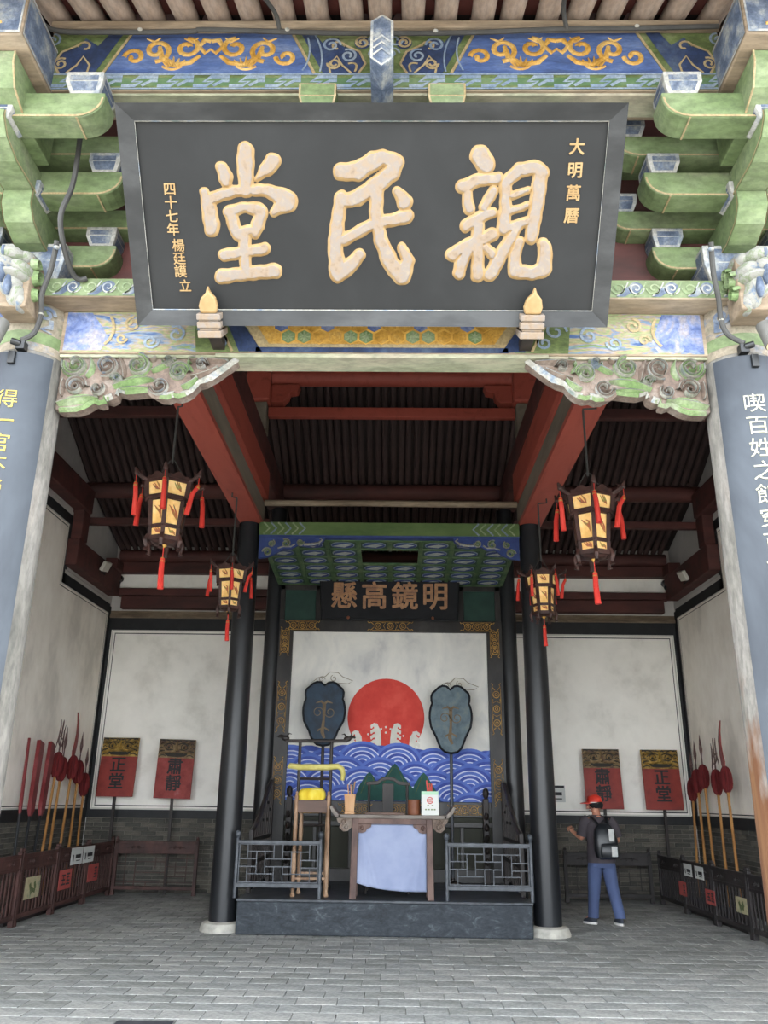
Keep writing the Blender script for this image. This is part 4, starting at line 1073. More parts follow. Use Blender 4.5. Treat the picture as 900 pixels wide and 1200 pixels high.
# spotlights and cables on the pillars
def spot(x, label, s):
    t = thing('spotlight', label, 'lamp', (x, 4.16, 4.13))
    ax = Vector((-.12*s, -.25, -1)).normalized()
    top = Vector((x, 4.13, 4.27)); bot = top + ax*.16
    mb = MB(); mb.tube([top, bot], .042, 18); mb.build('housing', m_metalgrey, t, True)
    mb = MB(); mb.tube([bot - ax*.004, bot + ax*.004], .036, 18); mb.build('lens', m_lens, t, True)
    mb = MB(); mb.tube([(x + s*.05, 4.17, 4.17), (x + s*.09, 4.18, 4.16), (x + s*.1, 4.22, 4.16)], .02, 10); mb.box((x + s*.1, 4.2, 4.15), (.05, .05, .05)); mb.build('mount', m_camblack, t, True)
spot(-2.20, 'small grey cylinder spotlight over the left couplet board', 1)
spot(2.19, 'small grey cylinder spotlight over the right couplet board', -1)
def cable(label, pts, r, ties):
    t = thing('cable', label, 'cable', pts[0])
    P_ = [Vector(p) for p in pts]; q = []
    for i in range(len(P_) - 1):
        p0 = P_[max(i-1, 0)]; p1 = P_[i]; p2 = P_[i+1]; p3 = P_[min(i+2, len(P_)-1)]
        for k in range(6):
            f = k/6; q.append(.5*((2*p1) + (-p0+p2)*f + (2*p0-5*p1+4*p2-p3)*f*f + (-p0+3*p1-3*p2+p3)*f**3))
    q.append(P_[-1])
    mb = MB(); mb.tube(q, r, 8); mb.build('sheath', m_rope, t, True)
    if ties:
        mb = MB()
        for p in ties:
            mb = MB(); mb.ell(p, (r*1.15, r*1.15, r*.7), 10, 6); mb.build('white_tie', m_carv_white, t, True)
cable('grey conduit hanging beside the left bracket cluster', [(-1.792, 3.85, 5.36), (-1.786, 3.85, 5.172), (-1.801, 3.87, 5.001), (-1.837, 3.87, 4.814), (-1.846, 3.98, 4.69), (-1.84, 4.12, 4.611), (-1.81, 4.17, 4.59), (-1.769, 4.18, 4.606)], .016, [])
cable('grey cable running down to the left spotlight', [(-1.873, 3.95, 4.70), (-1.93, 4.05, 4.579), (-1.994, 4.12, 4.451), (-2.009, 4.18, 4.357), (-2.041, 4.2, 4.242), (-2.10, 4.18, 4.18)], .015, [(-1.875, 3.96, 4.66), (-2.009, 4.18, 4.357)])
cable('grey cable running down to the right spotlight', [(1.878, 3.95, 4.70), (1.913, 4.05, 4.563), (1.953, 4.12, 4.439), (1.977, 4.18, 4.334), (2.014, 4.2, 4.25), (2.09, 4.18, 4.18)], .015, [(1.878, 3.96, 4.66), (1.978, 4.18, 4.334)])
cable('black cable strung along the top of the eave beam', [(-1.99, 3.42, 5.86), (-1.914, 3.56, 5.862), (-1.573, 3.56, 5.842), (-1.128, 3.56, 5.845), (-1.031, 3.56, 5.86), (-.635, 3.56, 5.845), (-.142, 3.56, 5.83), (.495, 3.56, 5.835), (1.048, 3.56, 5.862), (1.423, 3.56, 5.866), (1.921, 3.56, 5.88)], .014, [(-1.40, 3.55, 5.846), (-.55, 3.55, 5.844), (.3, 3.55, 5.833), (1.45, 3.55, 5.868)])
cable('short black cable looping up between the left eave rafters', [(-.596, 3.56, 5.85), (-.608, 3.47, 5.87), (-.65, 3.36, 5.85), (-.70, 3.22, 5.80)], .013, [])
cable('short black cable looping up between the right eave rafters', [(1.053, 3.56, 5.86), (1.02, 3.47, 5.87), (1.0, 3.36, 5.84), (1.013, 3.22, 5.78)], .013, [])

# ---------------------------------------------------------------- large name board
BOT = Vector((-.055, 4.15, 4.272)); TOP = Vector((-.055, 3.405, 5.155)); cB = (BOT + TOP) / 2
pb_ = Plane(cB, (1, 0, 0), TOP - BOT)
nb = thing('name_board', 'large black name board with three big gold-edged characters under the eaves', 'sign board', BOT)
W2, H2 = 1.348, .578
mb = MB(); mb.prism([(-W2, -H2), (W2, -H2), (W2, H2), (-W2, H2)], pb_, -.06, .0); mb.build('board', m_board, nb, bevel=.004)
mb = MB()
iw, ih = .085, .085
o_ = [(-W2, -H2), (W2, -H2), (W2, H2), (-W2, H2)]; i_ = [(-W2+iw, -H2+ih), (W2-iw, -H2+ih), (W2-iw, H2-ih), (-W2+iw, H2-ih)]
for k in range(4):
    j = (k+1) % 4
    vs = [pb_.p(*o_[k], .05), pb_.p(*o_[j], .05), pb_.p(*i_[j], .014), pb_.p(*i_[k], .014), pb_.p(*o_[k], -.07), pb_.p(*o_[j], -.07), pb_.p(*i_[j], -.002), pb_.p(*i_[k], -.002)]
    mb.add(vs, [(0, 1, 2, 3), (0, 4, 5, 1), (3, 2, 6, 7)])
mb.build('moulded_rim', m_boardrim, nb)
mb = MB(); mb.ribbon(pb_, i_, .004, .017, .008, closed=True); mb.build('rim_line', m_carv_white, nb)
CH = {"tang":[[[-0.678,0.35,0.045],[-0.682,0.297,0.049],[-0.683,0.231,0.044],[-0.687,0.15,0.041]],[[-0.814,0.265,0.032],[-0.795,0.216,0.041],[-0.793,0.189,0.029]],[[-0.531,0.296,0.043],[-0.573,0.252,0.038],[-0.626,0.207,0.013]],[[-0.919,0.139,0.026],[-0.898,0.065,0.041],[-0.89,-0.018,0.047],[-0.892,-0.053,0.042]],[[-0.903,0.096,0.035],[-0.805,0.132,0.032],[-0.687,0.152,0.029],[-0.57,0.148,0.032],[-0.477,0.108,0.053],[-0.459,0.091,0.056],[-0.539,0.037,0.025]],[[-0.779,0.042,0.032],[-0.771,-0.016,0.037],[-0.743,-0.086,0.036]],[[-0.79,0.039,0.032],[-0.692,0.062,0.029],[-0.627,0.05,0.041]],[[-0.608,0.038,0.038],[-0.631,-0.029,0.039],[-0.648,-0.074,0.03]],[[-0.745,-0.069,0.03],[-0.64,-0.057,0.03]],[[-0.709,-0.086,0.036],[-0.714,-0.257,0.033]],[[-0.83,-0.192,0.035],[-0.706,-0.174,0.03],[-0.598,-0.158,0.033]],[[-0.854,-0.309,0.041],[-0.705,-0.29,0.039],[-0.549,-0.277,0.042]]],"min":[[[-0.162,0.244,0.046],[-0.073,0.245,0.051],[0.013,0.297,0.049],[0.066,0.314,0.042],[0.135,0.294,0.044],[0.111,0.238,0.046],[0.032,0.177,0.047],[-0.023,0.146,0.042],[-0.075,0.11,0.042],[-0.169,0.092,0.038]],[[-0.164,0.114,0.038],[-0.187,-0.011,0.038],[-0.202,-0.151,0.043],[-0.19,-0.294,0.048]],[[-0.19,-0.294,0.048],[-0.124,-0.251,0.041],[-0.068,-0.191,0.036]],[[-0.153,-0.109,0.033],[-0.005,-0.031,0.033],[0.199,0.016,0.038]],[[0.029,0.142,0.042],[0.027,0.018,0.038],[0.052,-0.107,0.038],[0.11,-0.235,0.048],[0.173,-0.299,0.053],[0.206,-0.22,0.038],[0.172,-0.147,0.026]],[[0.146,0.143,0.028],[0.184,0.091,0.045]]],"qin":[[[0.588,0.325,0.053],[0.621,0.281,0.052]],[[0.5,0.168,0.038],[0.589,0.203,0.035],[0.689,0.211,0.032]],[[0.526,0.135,0.029],[0.539,0.053,0.032]],[[0.667,0.143,0.032],[0.621,0.067,0.029]],[[0.525,-0.033,0.035],[0.597,0.009,0.035],[0.669,0.038,0.029]],[[0.453,-0.186,0.037],[0.543,-0.128,0.033],[0.675,-0.08,0.038]],[[0.591,-0.03,0.038],[0.596,-0.142,0.036],[0.602,-0.297,0.039]],[[0.544,-0.15,0.036],[0.503,-0.243,0.036],[0.497,-0.286,0.036]],[[0.641,-0.149,0.027],[0.675,-0.181,0.03]],[[0.734,0.184,0.035],[0.74,0.069,0.032],[0.734,-0.039,0.04]],[[0.734,0.191,0.035],[0.802,0.252,0.037],[0.888,0.266,0.04],[0.928,0.244,0.039]],[[0.919,0.233,0.04],[0.913,0.098,0.041],[0.896,-0.04,0.038],[0.89,-0.096,0.035]],[[0.767,0.121,0.023],[0.855,0.152,0.02]],[[0.757,0.039,0.023],[0.857,0.075,0.02]],[[0.739,-0.052,0.032],[0.876,-0.003,0.026]],[[0.819,-0.027,0.029],[0.752,-0.14,0.036],[0.687,-0.27,0.039],[0.667,-0.299,0.036]],[[0.824,-0.114,0.03],[0.802,-0.197,0.036],[0.814,-0.275,0.043],[0.909,-0.284,0.039],[0.976,-0.266,0.042],[0.972,-0.152,0.04],[0.955,-0.124,0.03]]]}
for key in ('tang', 'min', 'qin'):
    mb = MB(); sdf_char(mb, pb_, CH[key], -.002, .014, .02, jit=.003)
    c = mb.build('large_character', m_charedge, nb, True)
    mb = MB(); sdf_char(mb, pb_, CH[key], .0075, .016, .006, jit=.004)
    mb.build('worn_fill', m_charfill, c, True)
text_on('small_inscription', '大\n明\n萬\n曆', .085, pb_, 1.105, .19, .003, m_charedge, nb, .002, .002, 1.36)
text_on('small_inscription', '四\n十\n七\n年', .072, pb_, -1.107, .045, .003, m_charedge, nb, .002, .001, .98)
text_on('small_inscription', '楊\n廷\n謨', .072, pb_, -1.085, -.215, .003, m_charedge, nb, .002, .001, .98)
text_on('small_inscription', '立', .072, pb_, -1.065, -.365, .003, m_charedge, nb, .002, .001)
# holders with a flame bud below the board
def holder(u, label):
    t = thing('board_holder', label, 'bracket', pb_.p(u, -.60, .05))
    mb = MB()
    for (a, z0, z1, d) in ((.068, -.64, -.60, .10), (.056, -.60, -.585, .092), (.068, -.585, -.55, .10), (.058, -.55, -.54, .092), (.068, -.54, -.505, .10)):
        mb.prism([(u-a, z0), (u+a, z0), (u+a, z1), (u-a, z1)], pb_, -.09, d)
    sm_ = MB(); q_ = pb_.p(u, -.60, 0); sm_.b2(q_.x - .035, q_.x + .035, 4.16, 4.37, q_.z - .03, q_.z + .03); sm_.build('stem', m_darkwood, t)
    mb.build('stepped_block', m_charfill, t, bevel=.005)
    mb = MB()
    mb.prism([(u-.045, -.505), (u+.045, -.505), (u+.054, -.465), (u+.045, -.42), (u+.016, -.385), (u+.004, -.35), (u-.010, -.39), (u-.040, -.42), (u-.054, -.465)], pb_, .045, .09)
    mb.build('flame_bud', m_charedge, t, bevel=.012)
holder(-.925, 'pale stepped holder with a flame bud under the left half of the name board')
holder(.915, 'pale stepped holder with a flame bud under the right half of the name board')

# ---------------------------------------------------------------- inner columns
def column(x, y, r, z0, z1, label, base=True):
    t = thing('column', label, 'column', (x, y, z0))
    if base:
        mb = MB(); mb.lathe([(r+.12, 0), (r+.12, .03), (r+.09, .10), (r+.045, .12)], 28, (x, y, z0)); mb.build('stone_base', m_stonebase, t, True)
    mb = MB(); zb = z0 + (.12 if base else 0)
    mb.lathe([(r*1.08, zb), (r*1.06, zb + .8), (r*1.03, zb + 2.2), (r*.97, zb + 4), (r*.92, z1)], 36, (x, y, 0)); mb.build('shaft', m_black, t, True)
    return t
column(-2.19, 12.15, .172, 0, 5.69, 'glossy black inner column left of the offering table platform')
column(2.15, 12.15, .172, 0, 5.69, 'glossy black inner column right of the offering table platform')
column(-2.08, 14.45, .15, 0, 6.74, 'slim black column beside the painted screen, left one', False)
column(2.08, 14.45, .15, 0, 6.74, 'slim black column beside the painted screen, right one', False)

# ---------------------------------------------------------------- platform
t = thing('platform', 'low blue-grey plinth between the inner columns carrying table and railings', 'platform', (0, 13, 0))
mb = MB(); mb.b2(-1.95, 1.90, 11.80, 15.2, 0, .395); mb.build('plinth', m_plinth, t, bevel=.015)
mb = MB(); mb.b2(-1.96, 1.91, 11.78, 15.2, .395, .425); mb.build('top_slab', m_railgrey, t, bevel=.008)

# painted screen with the rising sun ---------------------------------
YS = 14.40
sc_ = thing('painted_screen', 'tall dark framed screen with a red sun rising over blue waves', 'screen', (0, YS, .42))
mb = MB()
mb.b2(-1.99, -1.71, YS-.03, YS+.1, .42, 4.66); mb.build('frame_post', m_screenframe, sc_, bevel=.008)
mb = MB(); mb.b2(1.69, 1.96, YS-.03, YS+.1, .42, 4.66); mb.build('frame_post', m_screenframe, sc_, bevel=.008)
mb = MB(); mb.b2(-1.71, 1.69, YS-.03, YS+.1, 4.45, 4.66); mb.build('top_rail', m_screenframe, sc_, bevel=.008)
mb = MB(); mb.b2(-1.71, 1.69, YS-.03, YS+.1, 1.40, 1.645); mb.b2(-1.71, 1.69, YS-.05, YS+.1, 1.25, 1.33); mb.b2(-1.71, 1.69, YS-.04, YS+.1, .42, .62); mb.build('lower_rail', m_screenframe, sc_, bevel=.008)
for x in (-1.2, -.62, .0, .62, 1.2):
    mb = MB(); mb.b2(x-.03, x+.03, YS-.03, YS+.06, .62, 1.25); mb.build('panel_mullion', m_screenframe, sc_, bevel=.005)
mb = MB(); mb.b2(-1.71, 1.69, YS+.02, YS+.06, .6, 1.42); mb.build('olive_panel', m_screenpanel, sc_)
mx0, mx1, mz0, mz1 = -1.71, 1.69, 1.645, 4.45
pm = XZ(YS + .02)
mb = MB(); mb.b2(mx0, mx1, YS+.02, YS+.06, mz0, mz1); mu = mb.build('mural', m_mural, sc_)
def clip(poly):
    for (ax, lim, sg) in ((0, mx0, 1), (0, mx1, -1), (1, mz0, 1), (1, mz1, -1)):
        out = []
        for i in range(len(poly)):
            p, q = poly[i-1], poly[i]
            dp, dq = sg*(p[ax]-lim), sg*(q[ax]-lim)
            if dp >= 0: out.append(p)
            if dp*dq < 0:
                f = dp/(dp-dq); out.append((p[0]+(q[0]-p[0])*f, p[1]+(q[1]-p[1])*f))
        poly = out
        if len(poly) < 3: return None
    return poly
SUN = (-.06, 2.99, .655)
mb = MB(); mb.disc(pm, SUN[:2], SUN[2], .002, 64); mb.build('red_sun', m_sunred, mu)
mb = MB()
for s in (-1, 1):
    for (dx, dz, w_, h_) in ((.11, -.38, .09, .27), (.43, -.46, .07, .22)):
        cx, cz = SUN[0] + s*dx, SUN[1] + dz
        mb.ribbon(pm, [(cx + s*.03, cz - .22), (cx + s*.02, cz), (cx + s*.03, cz+h_*.6), (cx + s*.07, cz+h_)], [.07, .055, .05, .03], .004)
        for q in range(4):
            zz = cz + h_*.9 - q*.09
            mb.ribbon(pm, [(cx + s*.03, zz), (cx + s*.09, zz+.015), (cx + s*.13, zz-.01), (cx + s*.135, zz-.045)], [.03, .03, .025, .012], .0042 + .0001*q)
for (dx, dz) in ((0, -.16), (-.08, -.19), (.08, -.19), (.0, -.25), (.17, -.22), (-.17, -.22), (.3, -.3), (-.3, -.28)): mb.disc(pm, (SUN[0]+dx, SUN[1]+dz), .018, .0042, 10)
mb.build('white_foam', m_foam, mu)
mb = [MB(), MB(), MB()]
row = 0; zc = 2.38
d = .005
random.seed(21)
while zc > 1.35:
    x = -1.95 + (.30 if row % 2 else 0)
    while x < 2.0:
        R0_ = .41 + random.uniform(-.03, .03); cz = zc + random.uniform(-.06, .06) - (.0 if row else .22)
        k = 0; r = R0_
        dd = d + (0.0006 if int((x+2)/.6) % 2 else 0)
        while r > .05:
            m_i = 2 if k % 2 == 0 else (0 if k % 4 == 1 else 1)
            if k == 0: m_i = 1 if row else 0
            poly = clip([(x + r*math.cos(2*PI*j/30), cz + r*.86*math.sin(2*PI*j/30)) for j in range(30)])
            if poly: mb[m_i].flat(poly, pm, dd)
            dd += .00045
            r -= .052 if m_i != 2 else .022
            k += 1
        x += .60
    d += .009; zc -= .19; row += 1
for i_n, (q, mm) in enumerate(zip(mb, (m_wave1, m_wave2, m_wave3))): q.build(('deep_wave_band', 'blue_wave_band', 'white_wave_line')[i_n], mm, mu)
dm = d + .004
mb = MB()
for j, (x0, xc, x1, h) in enumerate(((-.58, -.32, -.02, 2.10), (.34, .58, .86, 2.10), (-.34, .10, .52, 2.24))):
    mb.prism([(x0, 1.65), (x1, 1.65), (x1-.05, 1.76), (xc+.16, h-.22), (xc+.05, h-.05), (xc, h), (xc-.05, h-.04), (xc-.16, h-.2), (x0+.05, 1.76)], pm, 0, dm + .002*j)
mb.build('green_hill', m_mount, mu)
mb = MB()
for j, (xc, h, w_) in enumerate(((-.32, 2.06, .14), (.58, 2.06, .14), (.10, 2.20, .2))):
    mb.ribbon(pm, [(xc-w_, h-.3), (xc-.03, h-.02), (xc+.05, h-.04), (xc+w_*.9, h-.33)], .006, dm + .002*j + .003)
mb.build('hill_line', m_olive, mu)
mb = MB()
for (cx, cz, s) in ((-1.02, 3.62, 1), (1.15, 3.54, 1)):
    pts = [(cx-.34, cz-.06), (cx-.22, cz+.03), (cx-.1, cz+.05), (cx-.02, cz+.13), (cx+.12, cz+.12), (cx+.2, cz+.05), (cx+.38, cz-.02), (cx+.3, cz-.07), (cx+.1, cz-.06), (cx-.05, cz-.09), (cx-.2, cz-.05)]
    mb.ribbon(pm, pts, .007, .004, closed=True)
    mb.ribbon(pm, spiral(cx-.16, cz, .06, .015, 1.2, 0), .006, .004); mb.ribbon(pm, spiral(cx+.05, cz+.02, .06, .015, 1.2, 2), .006, .004)
mb.build('cloud_outline', m_cloudline, mu)
mb = MB(); mb.flat([(1.0, 3.52), (1.22, 3.50), (1.42, 3.53), (1.30, 3.60), (1.2, 3.66), (1.08, 3.65), (1.03, 3.60)], pm, .003); mb.build('white_cloud', m_foam, mu)
# gold ornaments on the frame
pf = XZ(YS - .03)
def orn(mb, cx, cz, L, vert=True):
    T = (lambda a, b: (cx + b, cz + a)) if vert else (lambda a, b: (cx + a, cz + b))
    h = L/2
    def rb(pts, w, cl=False): mb.ribbon(pf, [T(a, b) for a, b in pts], w, .006, -.002, cl)
    for q in (-.55, 0, .55):
        rb(circ(q*h, 0, .055, 14), .009, True); rb(circ(q*h, 0, .024, 10), .008, True)
    for s in (-1, 1):
        rb([(-h*.8, s*.075), (h*.8, s*.075)], .006)
        rb([(-h*.3, 0), (-h*.22, s*.06), (-h*.38, s*.06)], .007); rb([(h*.3, 0), (h*.22, s*.06), (h*.38, s*.06)], .007)
        for e in (-1, 1): rb([(e*h*.72, s*.02), (e*h*.85, s*.07), (e*h*.95, s*.055), (e*h, s*.08)], .009)
mb = MB()
for a_ in [(x, z, l_) for x in (-1.85, 1.825) for z, l_ in ((4.27, .5), (3.15, .86), (1.95, .75))] + [(0, 4.555, .8, False), (-1.55, 4.555, .6, False), (1.53, 4.555, .6, False)] + [(x, 1.52, .56, False) for x in (-1.25, -.55, .25, 1.25)]:
    mb = MB(); orn(mb, *a_); mb.build('gold_ornament', m_golddark, sc_)
# green transom above the screen
mb = MB(); mb.b2(-1.99, 1.96, YS, YS+.08, 4.66, 5.30); mb.build('green_transom', m_greenpanel, sc_)
mb = MB()
for x in (-1.93, -1.28, 1.25, 1.9): mb.b2(x-.05, x+.05, YS-.03, YS+.05, 4.66, 5.28)
mb.b2(-1.99, 1.96, YS-.03, YS+.05, 5.20, 5.30); mb.build('transom_bar', m_screenframe, sc_, bevel=.006)

# sign over the screen
sg = thing('screen_sign', 'black sign with four bronze characters hung above the painted screen', 'sign board', (0, 14.2, 4.63))
ps = Plane((-.02, 14.26, 4.63), (1, 0, 0), (0, -.16, .8))
mb = MB(); mb.prism([(-1.2, 0), (1.2, 0), (1.24, .79), (-1.24, .79)], ps, -.04, 0); mb.build('board', m_signblack, sg, bevel=.008)
mb = MB(); mb.ribbon(ps, [(-1.18, .02), (1.18, .02), (1.22, .77), (-1.22, .77)], .025, .012, -.005, closed=True); mb.build('rim', m_blackpaint, sg)
for i_n, ch in enumerate('懸高鏡明'):
    text_on('bronze_character', ch, .50, ps, -.80 + i_n*.535, .40, .004, m_signgold, sg, .010, .010, sx=.95)
mb = MB()
for x in (-.72, .76): mb.ell(ps.p(x, .05, .02), (.028, .028, .028), 10, 6)
mb.build('boss', m_potbrown, sg, True)

# canopy ceiling in front of the screen --------------------------------
cn = thing('canopy_ceiling', 'green coffered canopy with blue and white medallions and a dark square opening', 'ceiling panel', (0, 13.2, 5.3))
zf, zr, yf, yr = 5.43, 5.27, 12.22, 14.34
pc = Plane((-1.98, yf, zf), (1, 0, 0), (0, yr-yf, zr-zf)); LY = math.hypot(yr-yf, zr-zf); NX, NY = 8, 6; WX = 3.94
sx, sy = WX/NX, LY/NY
up = 1 if pc.n.z > 0 else -1
hole = {(3, 2), (4, 2), (3, 3), (4, 3)}
hole = {(3, 1), (4, 1), (3, 2), (4, 2)}
mb = MB()
for i in range(NX):
    for j in range(NY):
        if (i, j) in hole: continue
        mb.prism([(i*sx, j*sy), ((i+1)*sx, j*sy), ((i+1)*sx, (j+1)*sy), (i*sx, (j+1)*sy)], pc, .03*up, .06*up)
mb.build('coffer_board', m_cofdeep, cn)
mb = MB()
for i in range(NX+1):
    for j in range(NY):
        if i == 4 and j in (1, 2): continue
        mb.prism([(i*sx-.035, j*sy), (i*sx+.035, j*sy), (i*sx+.035, (j+1)*sy), (i*sx-.035, (j+1)*sy)], pc, .012*up, .04*up)
for j in range(NY+1):
    for i in range(NX):
        if j == 2 and i in (3, 4): continue
        mb.prism([(i*sx, j*sy-.03), ((i+1)*sx, j*sy-.03), ((i+1)*sx, j*sy+.03), (i*sx, j*sy+.03)], pc, .013*up, .04*up)
mb.build('coffer_rib', m_coffgreen, cn, bevel=.004)
for i in range(NX):
    for j in range(NY):
        if (i, j) in hole: continue
        cx, cy = (i+.5)*sx, (j+.5)*sy
        mb = MB()
        mb.prism(circ(cx, cy, .185, 24, .13), pc, .02*up, .03*up); md_ = mb.build('medallion', m_ltblue, cn)
        mb = MB(); mb.prism(circ(cx, cy, .17, 24, .115), pc, .016*up, .021*up); mb.build('blue_ground', m_cofblue, md_)
        mb = MB()
        mb.prism([(cx-.15, cy+.02), (cx-.05, cy-.04), (cx+.02, cy-.07), (cx+.14, cy-.03), (cx+.06, cy+.03), (cx+.03, cy+.07), (cx-.05, cy+.05)], pc, .012*up, .017*up); mb.build('white_crane_shape', m_cofwhite, md_)
mb = MB(); mb.b2(-1.98+3*sx, -1.98+5*sx, 12.5, 13.4, 5.75, 5.78)
# canopy front beam
cb = thing('canopy_beam', 'green painted beam between the inner columns at the front of the canopy', 'beam', (0, 12.12, 5.46))
mb = MB(); mb.b2(-2.02, 1.98, 12.04, 12.22, 5.49, 5.70); mb.build('beam_body', m_innergreen, cb, bevel=.008)
pcb = XZ(12.04)
mb = MB(); mb.b2(-2.02, 1.98, 12.05, 12.20, 5.46, 5.49); mb.build('blue_fillet', m_cofblue, cb)
mb = MB(); ml = MB()
for s in (-1, 1):
    for q in range(6):
        x = s*(1.93 - q*.11) - .02
        (mb if q % 2 else ml).ribbon(pcb, [(x, 5.50), (x - s*.09, 5.595), (x, 5.69)], .014, .004)
mb.build('chevron_blue', m_ltblue, cb); ml.build('chevron_green', m_ltgreen, cb)
def small_bracket(s, label):
    t = thing('canopy_bracket', label, 'bracket', (s*1.7, 12.1, 5.1))
    pq = XZ(12.06); X = lambda x: s*x - .02
    out = [(1.99, 5.46), (.98, 5.46), (1.0, 5.40), (1.1, 5.34), (1.25, 5.32), (1.4, 5.33), (1.5, 5.27), (1.62, 5.28), (1.72, 5.20), (1.85, 5.14), (1.99, 5.12)]
    mb = MB(); mb.prism([(X(a), b) for a, b in out][::s], pq, -.06, 0); mb.build('blue_back', m_cofblue, t, bevel=.004)
    mw = MB(); mg = MB()
    for (c, z, r, a) in ((1.86, 5.22, .08, 0), (1.80, 5.36, .06, 2), (1.58, 5.36, .08, 1), (1.36, 5.38, .06, 3)):
        mg.ribbon(pq, [(X(x_), z_) for x_, z_ in spiral(c, z, r*.7, .01, 1.3, a)], .016, .02, -.002)
        mw.ribbon(pq, [(X(x_), z_) for x_, z_ in spiral(c, z, r, .02, 1.4, a)], .011, .026, -.002)
    mw.ribbon(pq, [(X(a), b) for a, b in [(1.3, 5.345), (1.18, 5.35), (1.08, 5.37), (1.02, 5.42), (1.06, 5.445)]], [.02, .025, .022, .016, .012], .022, -.002)
    mw.ribbon(pq, [(X(a), b) for a, b in [(1.7, 5.28), (1.62, 5.31), (1.5, 5.31), (1.44, 5.35)]], .014, .024, -.002)
    mg.build('green_scroll', m_carv_green, t); mw.build('white_scroll', m_carv_white, t)
small_bracket(-1, 'white and green scroll bracket under the canopy beam at the left inner column')
small_bracket(1, 'white and green scroll bracket under the canopy beam at the right inner column')
# ---------------------------------------------------------------- furniture on the platform
PZ = .425
def railing(x0, label, dx=1.115):
    t = thing('low_railing', label, 'railing', (x0 + dx/2, 11.87, PZ))
    y = 11.87; z0 = PZ
    for k in range(2):
        x = x0 + k*dx
        mb = MB(); mb.lathe([(.026, 0), (.026, .72), (.018, .735), (.022, .745), (.036, .765), (.04, .79), (.03, .82), (.01, .832)], 14, (x, y, z0)); mb.build('post', m_railgrey, t, True)
    mb = MB(); mb.b2(x0, x0+dx, y-.022, y+.022, z0+.665, z0+.71); mb.build('top_rail', m_railgrey, t, bevel=.006)
    mb = MB(); mb.b2(x0, x0+dx, y-.022, y+.022, z0+.13, z0+.185); mb.build('bottom_rail', m_railgrey, t, bevel=.006)
    U = lambda x: x0 + .03 + (x-95)/485*(dx-.06)
    V = lambda v: z0 + .665 - (v-612)/(858-612)*.475
    Ls = [(147,612,147,710),(308,612,308,710),(362,612,362,710),(527,612,527,715),(203,660,203,803),(255,660,255,803),(417,662,417,803),(475,662,475,803),(147,757,147,858),(310,757,310,858),(365,760,365,858),(530,760,530,858),
          (147,660,308,660),(362,662,527,662),(95,708,203,708),(255,708,417,708),(475,715,580,715),(95,757,203,757),(255,757,417,757),(475,763,580,763),(147,803,310,803),(365,803,530,803),(95,614,580,614),(95,856,580,856),(97,612,97,858),(578,612,578,858)]
    mb = MB()
    for a, b, c, e in Ls:
        mb.bar((U(a), y, V(b)), (U(c), y, V(e)), .012, .014)
    mb.build('lattice', m_railgrey, t)
railing(-2.0, 'grey lattice railing at the platform front left of the table')
railing(.80, 'grey lattice railing at the platform front right of the table')

# dark side balustrades with sloping tops
for s, nm in ((-1, 'left'), (1, 'right')):
    X = s*1.90 - .02
    t = thing('side_balustrade', f'dark carved balustrade with a sloping top at the {nm} end of the platform', 'railing', (X, 13.3, PZ))
    pl = Plane((X, 0, 0), (0, 1, 0), (0, 0, 1))
    mb = MB()
    top = [(12.45, 1.22), (12.7, 1.27), (13.1, 1.42), (13.5, 1.62), (13.85, 1.82), (14.1, 1.92), (14.25, 1.93)]
    mb.tube([(X, a, b) for a, b in top], .035, 8); mb.build('sloping_rail', m_darkwood, t, True)
    mb = MB()
    mb.b2(X-.03, X+.03, 12.42, 12.50, PZ, 1.24); mb.build('end_post', m_darkwood, t, bevel=.006)
    mb = MB(); mb.b2(X-.035, X+.035, 14.2, 14.28, PZ, 1.98); mb.build('end_post', m_darkwood, t, bevel=.006)
    mb = MB(); mb.b2(X-.025, X+.025, 12.45, 14.25, .78, .83); mb.b2(X-.025, X+.025, 12.45, 14.25, 1.08, 1.13)
    for i in range(9):
        y = 12.6 + i*.19
        zt = next(za + (zb_-za)*(y-a)/(b-a) for (a, za), (b, zb_) in zip(top, top[1:]) if a <= y <= b)
        mb.b2(X-.016, X+.016, y-.02, y+.02, .5, zt)
    for y, z in ((13.4, 1.35), (13.8, 1.35), (13.8, 1.6), (14.05, 1.5)): mb.b2(X-.016, X+.016, y-.09, y+.09, z-.02, z+.02)
    mb.build('lattice', m_darkwood, t)
    # carved clamp post by the screen
    Xp = s*1.60 - .02
    t = thing('carved_clamp', f'narrow black carved post clamping the {nm} side of the painted screen', 'post', (Xp, 14.25, PZ))
    mb = MB(); mb.b2(Xp-.045, Xp+.045, 14.2, 14.32, PZ, 1.7); mb.build('post', m_darkwood, t, bevel=.01)
    mb = MB()
    for i in range(5):
        mb.ell((Xp, 14.17, .75 + i*.17), (.04, .05, .06), 8, 6); mb.build('carved_knob', m_darkwood, t, True); mb = MB()
    mb.ell((Xp, 14.2, 1.78), (.05, .05, .09), 10, 7); mb.build('carved_knob', m_darkwood, t, True)

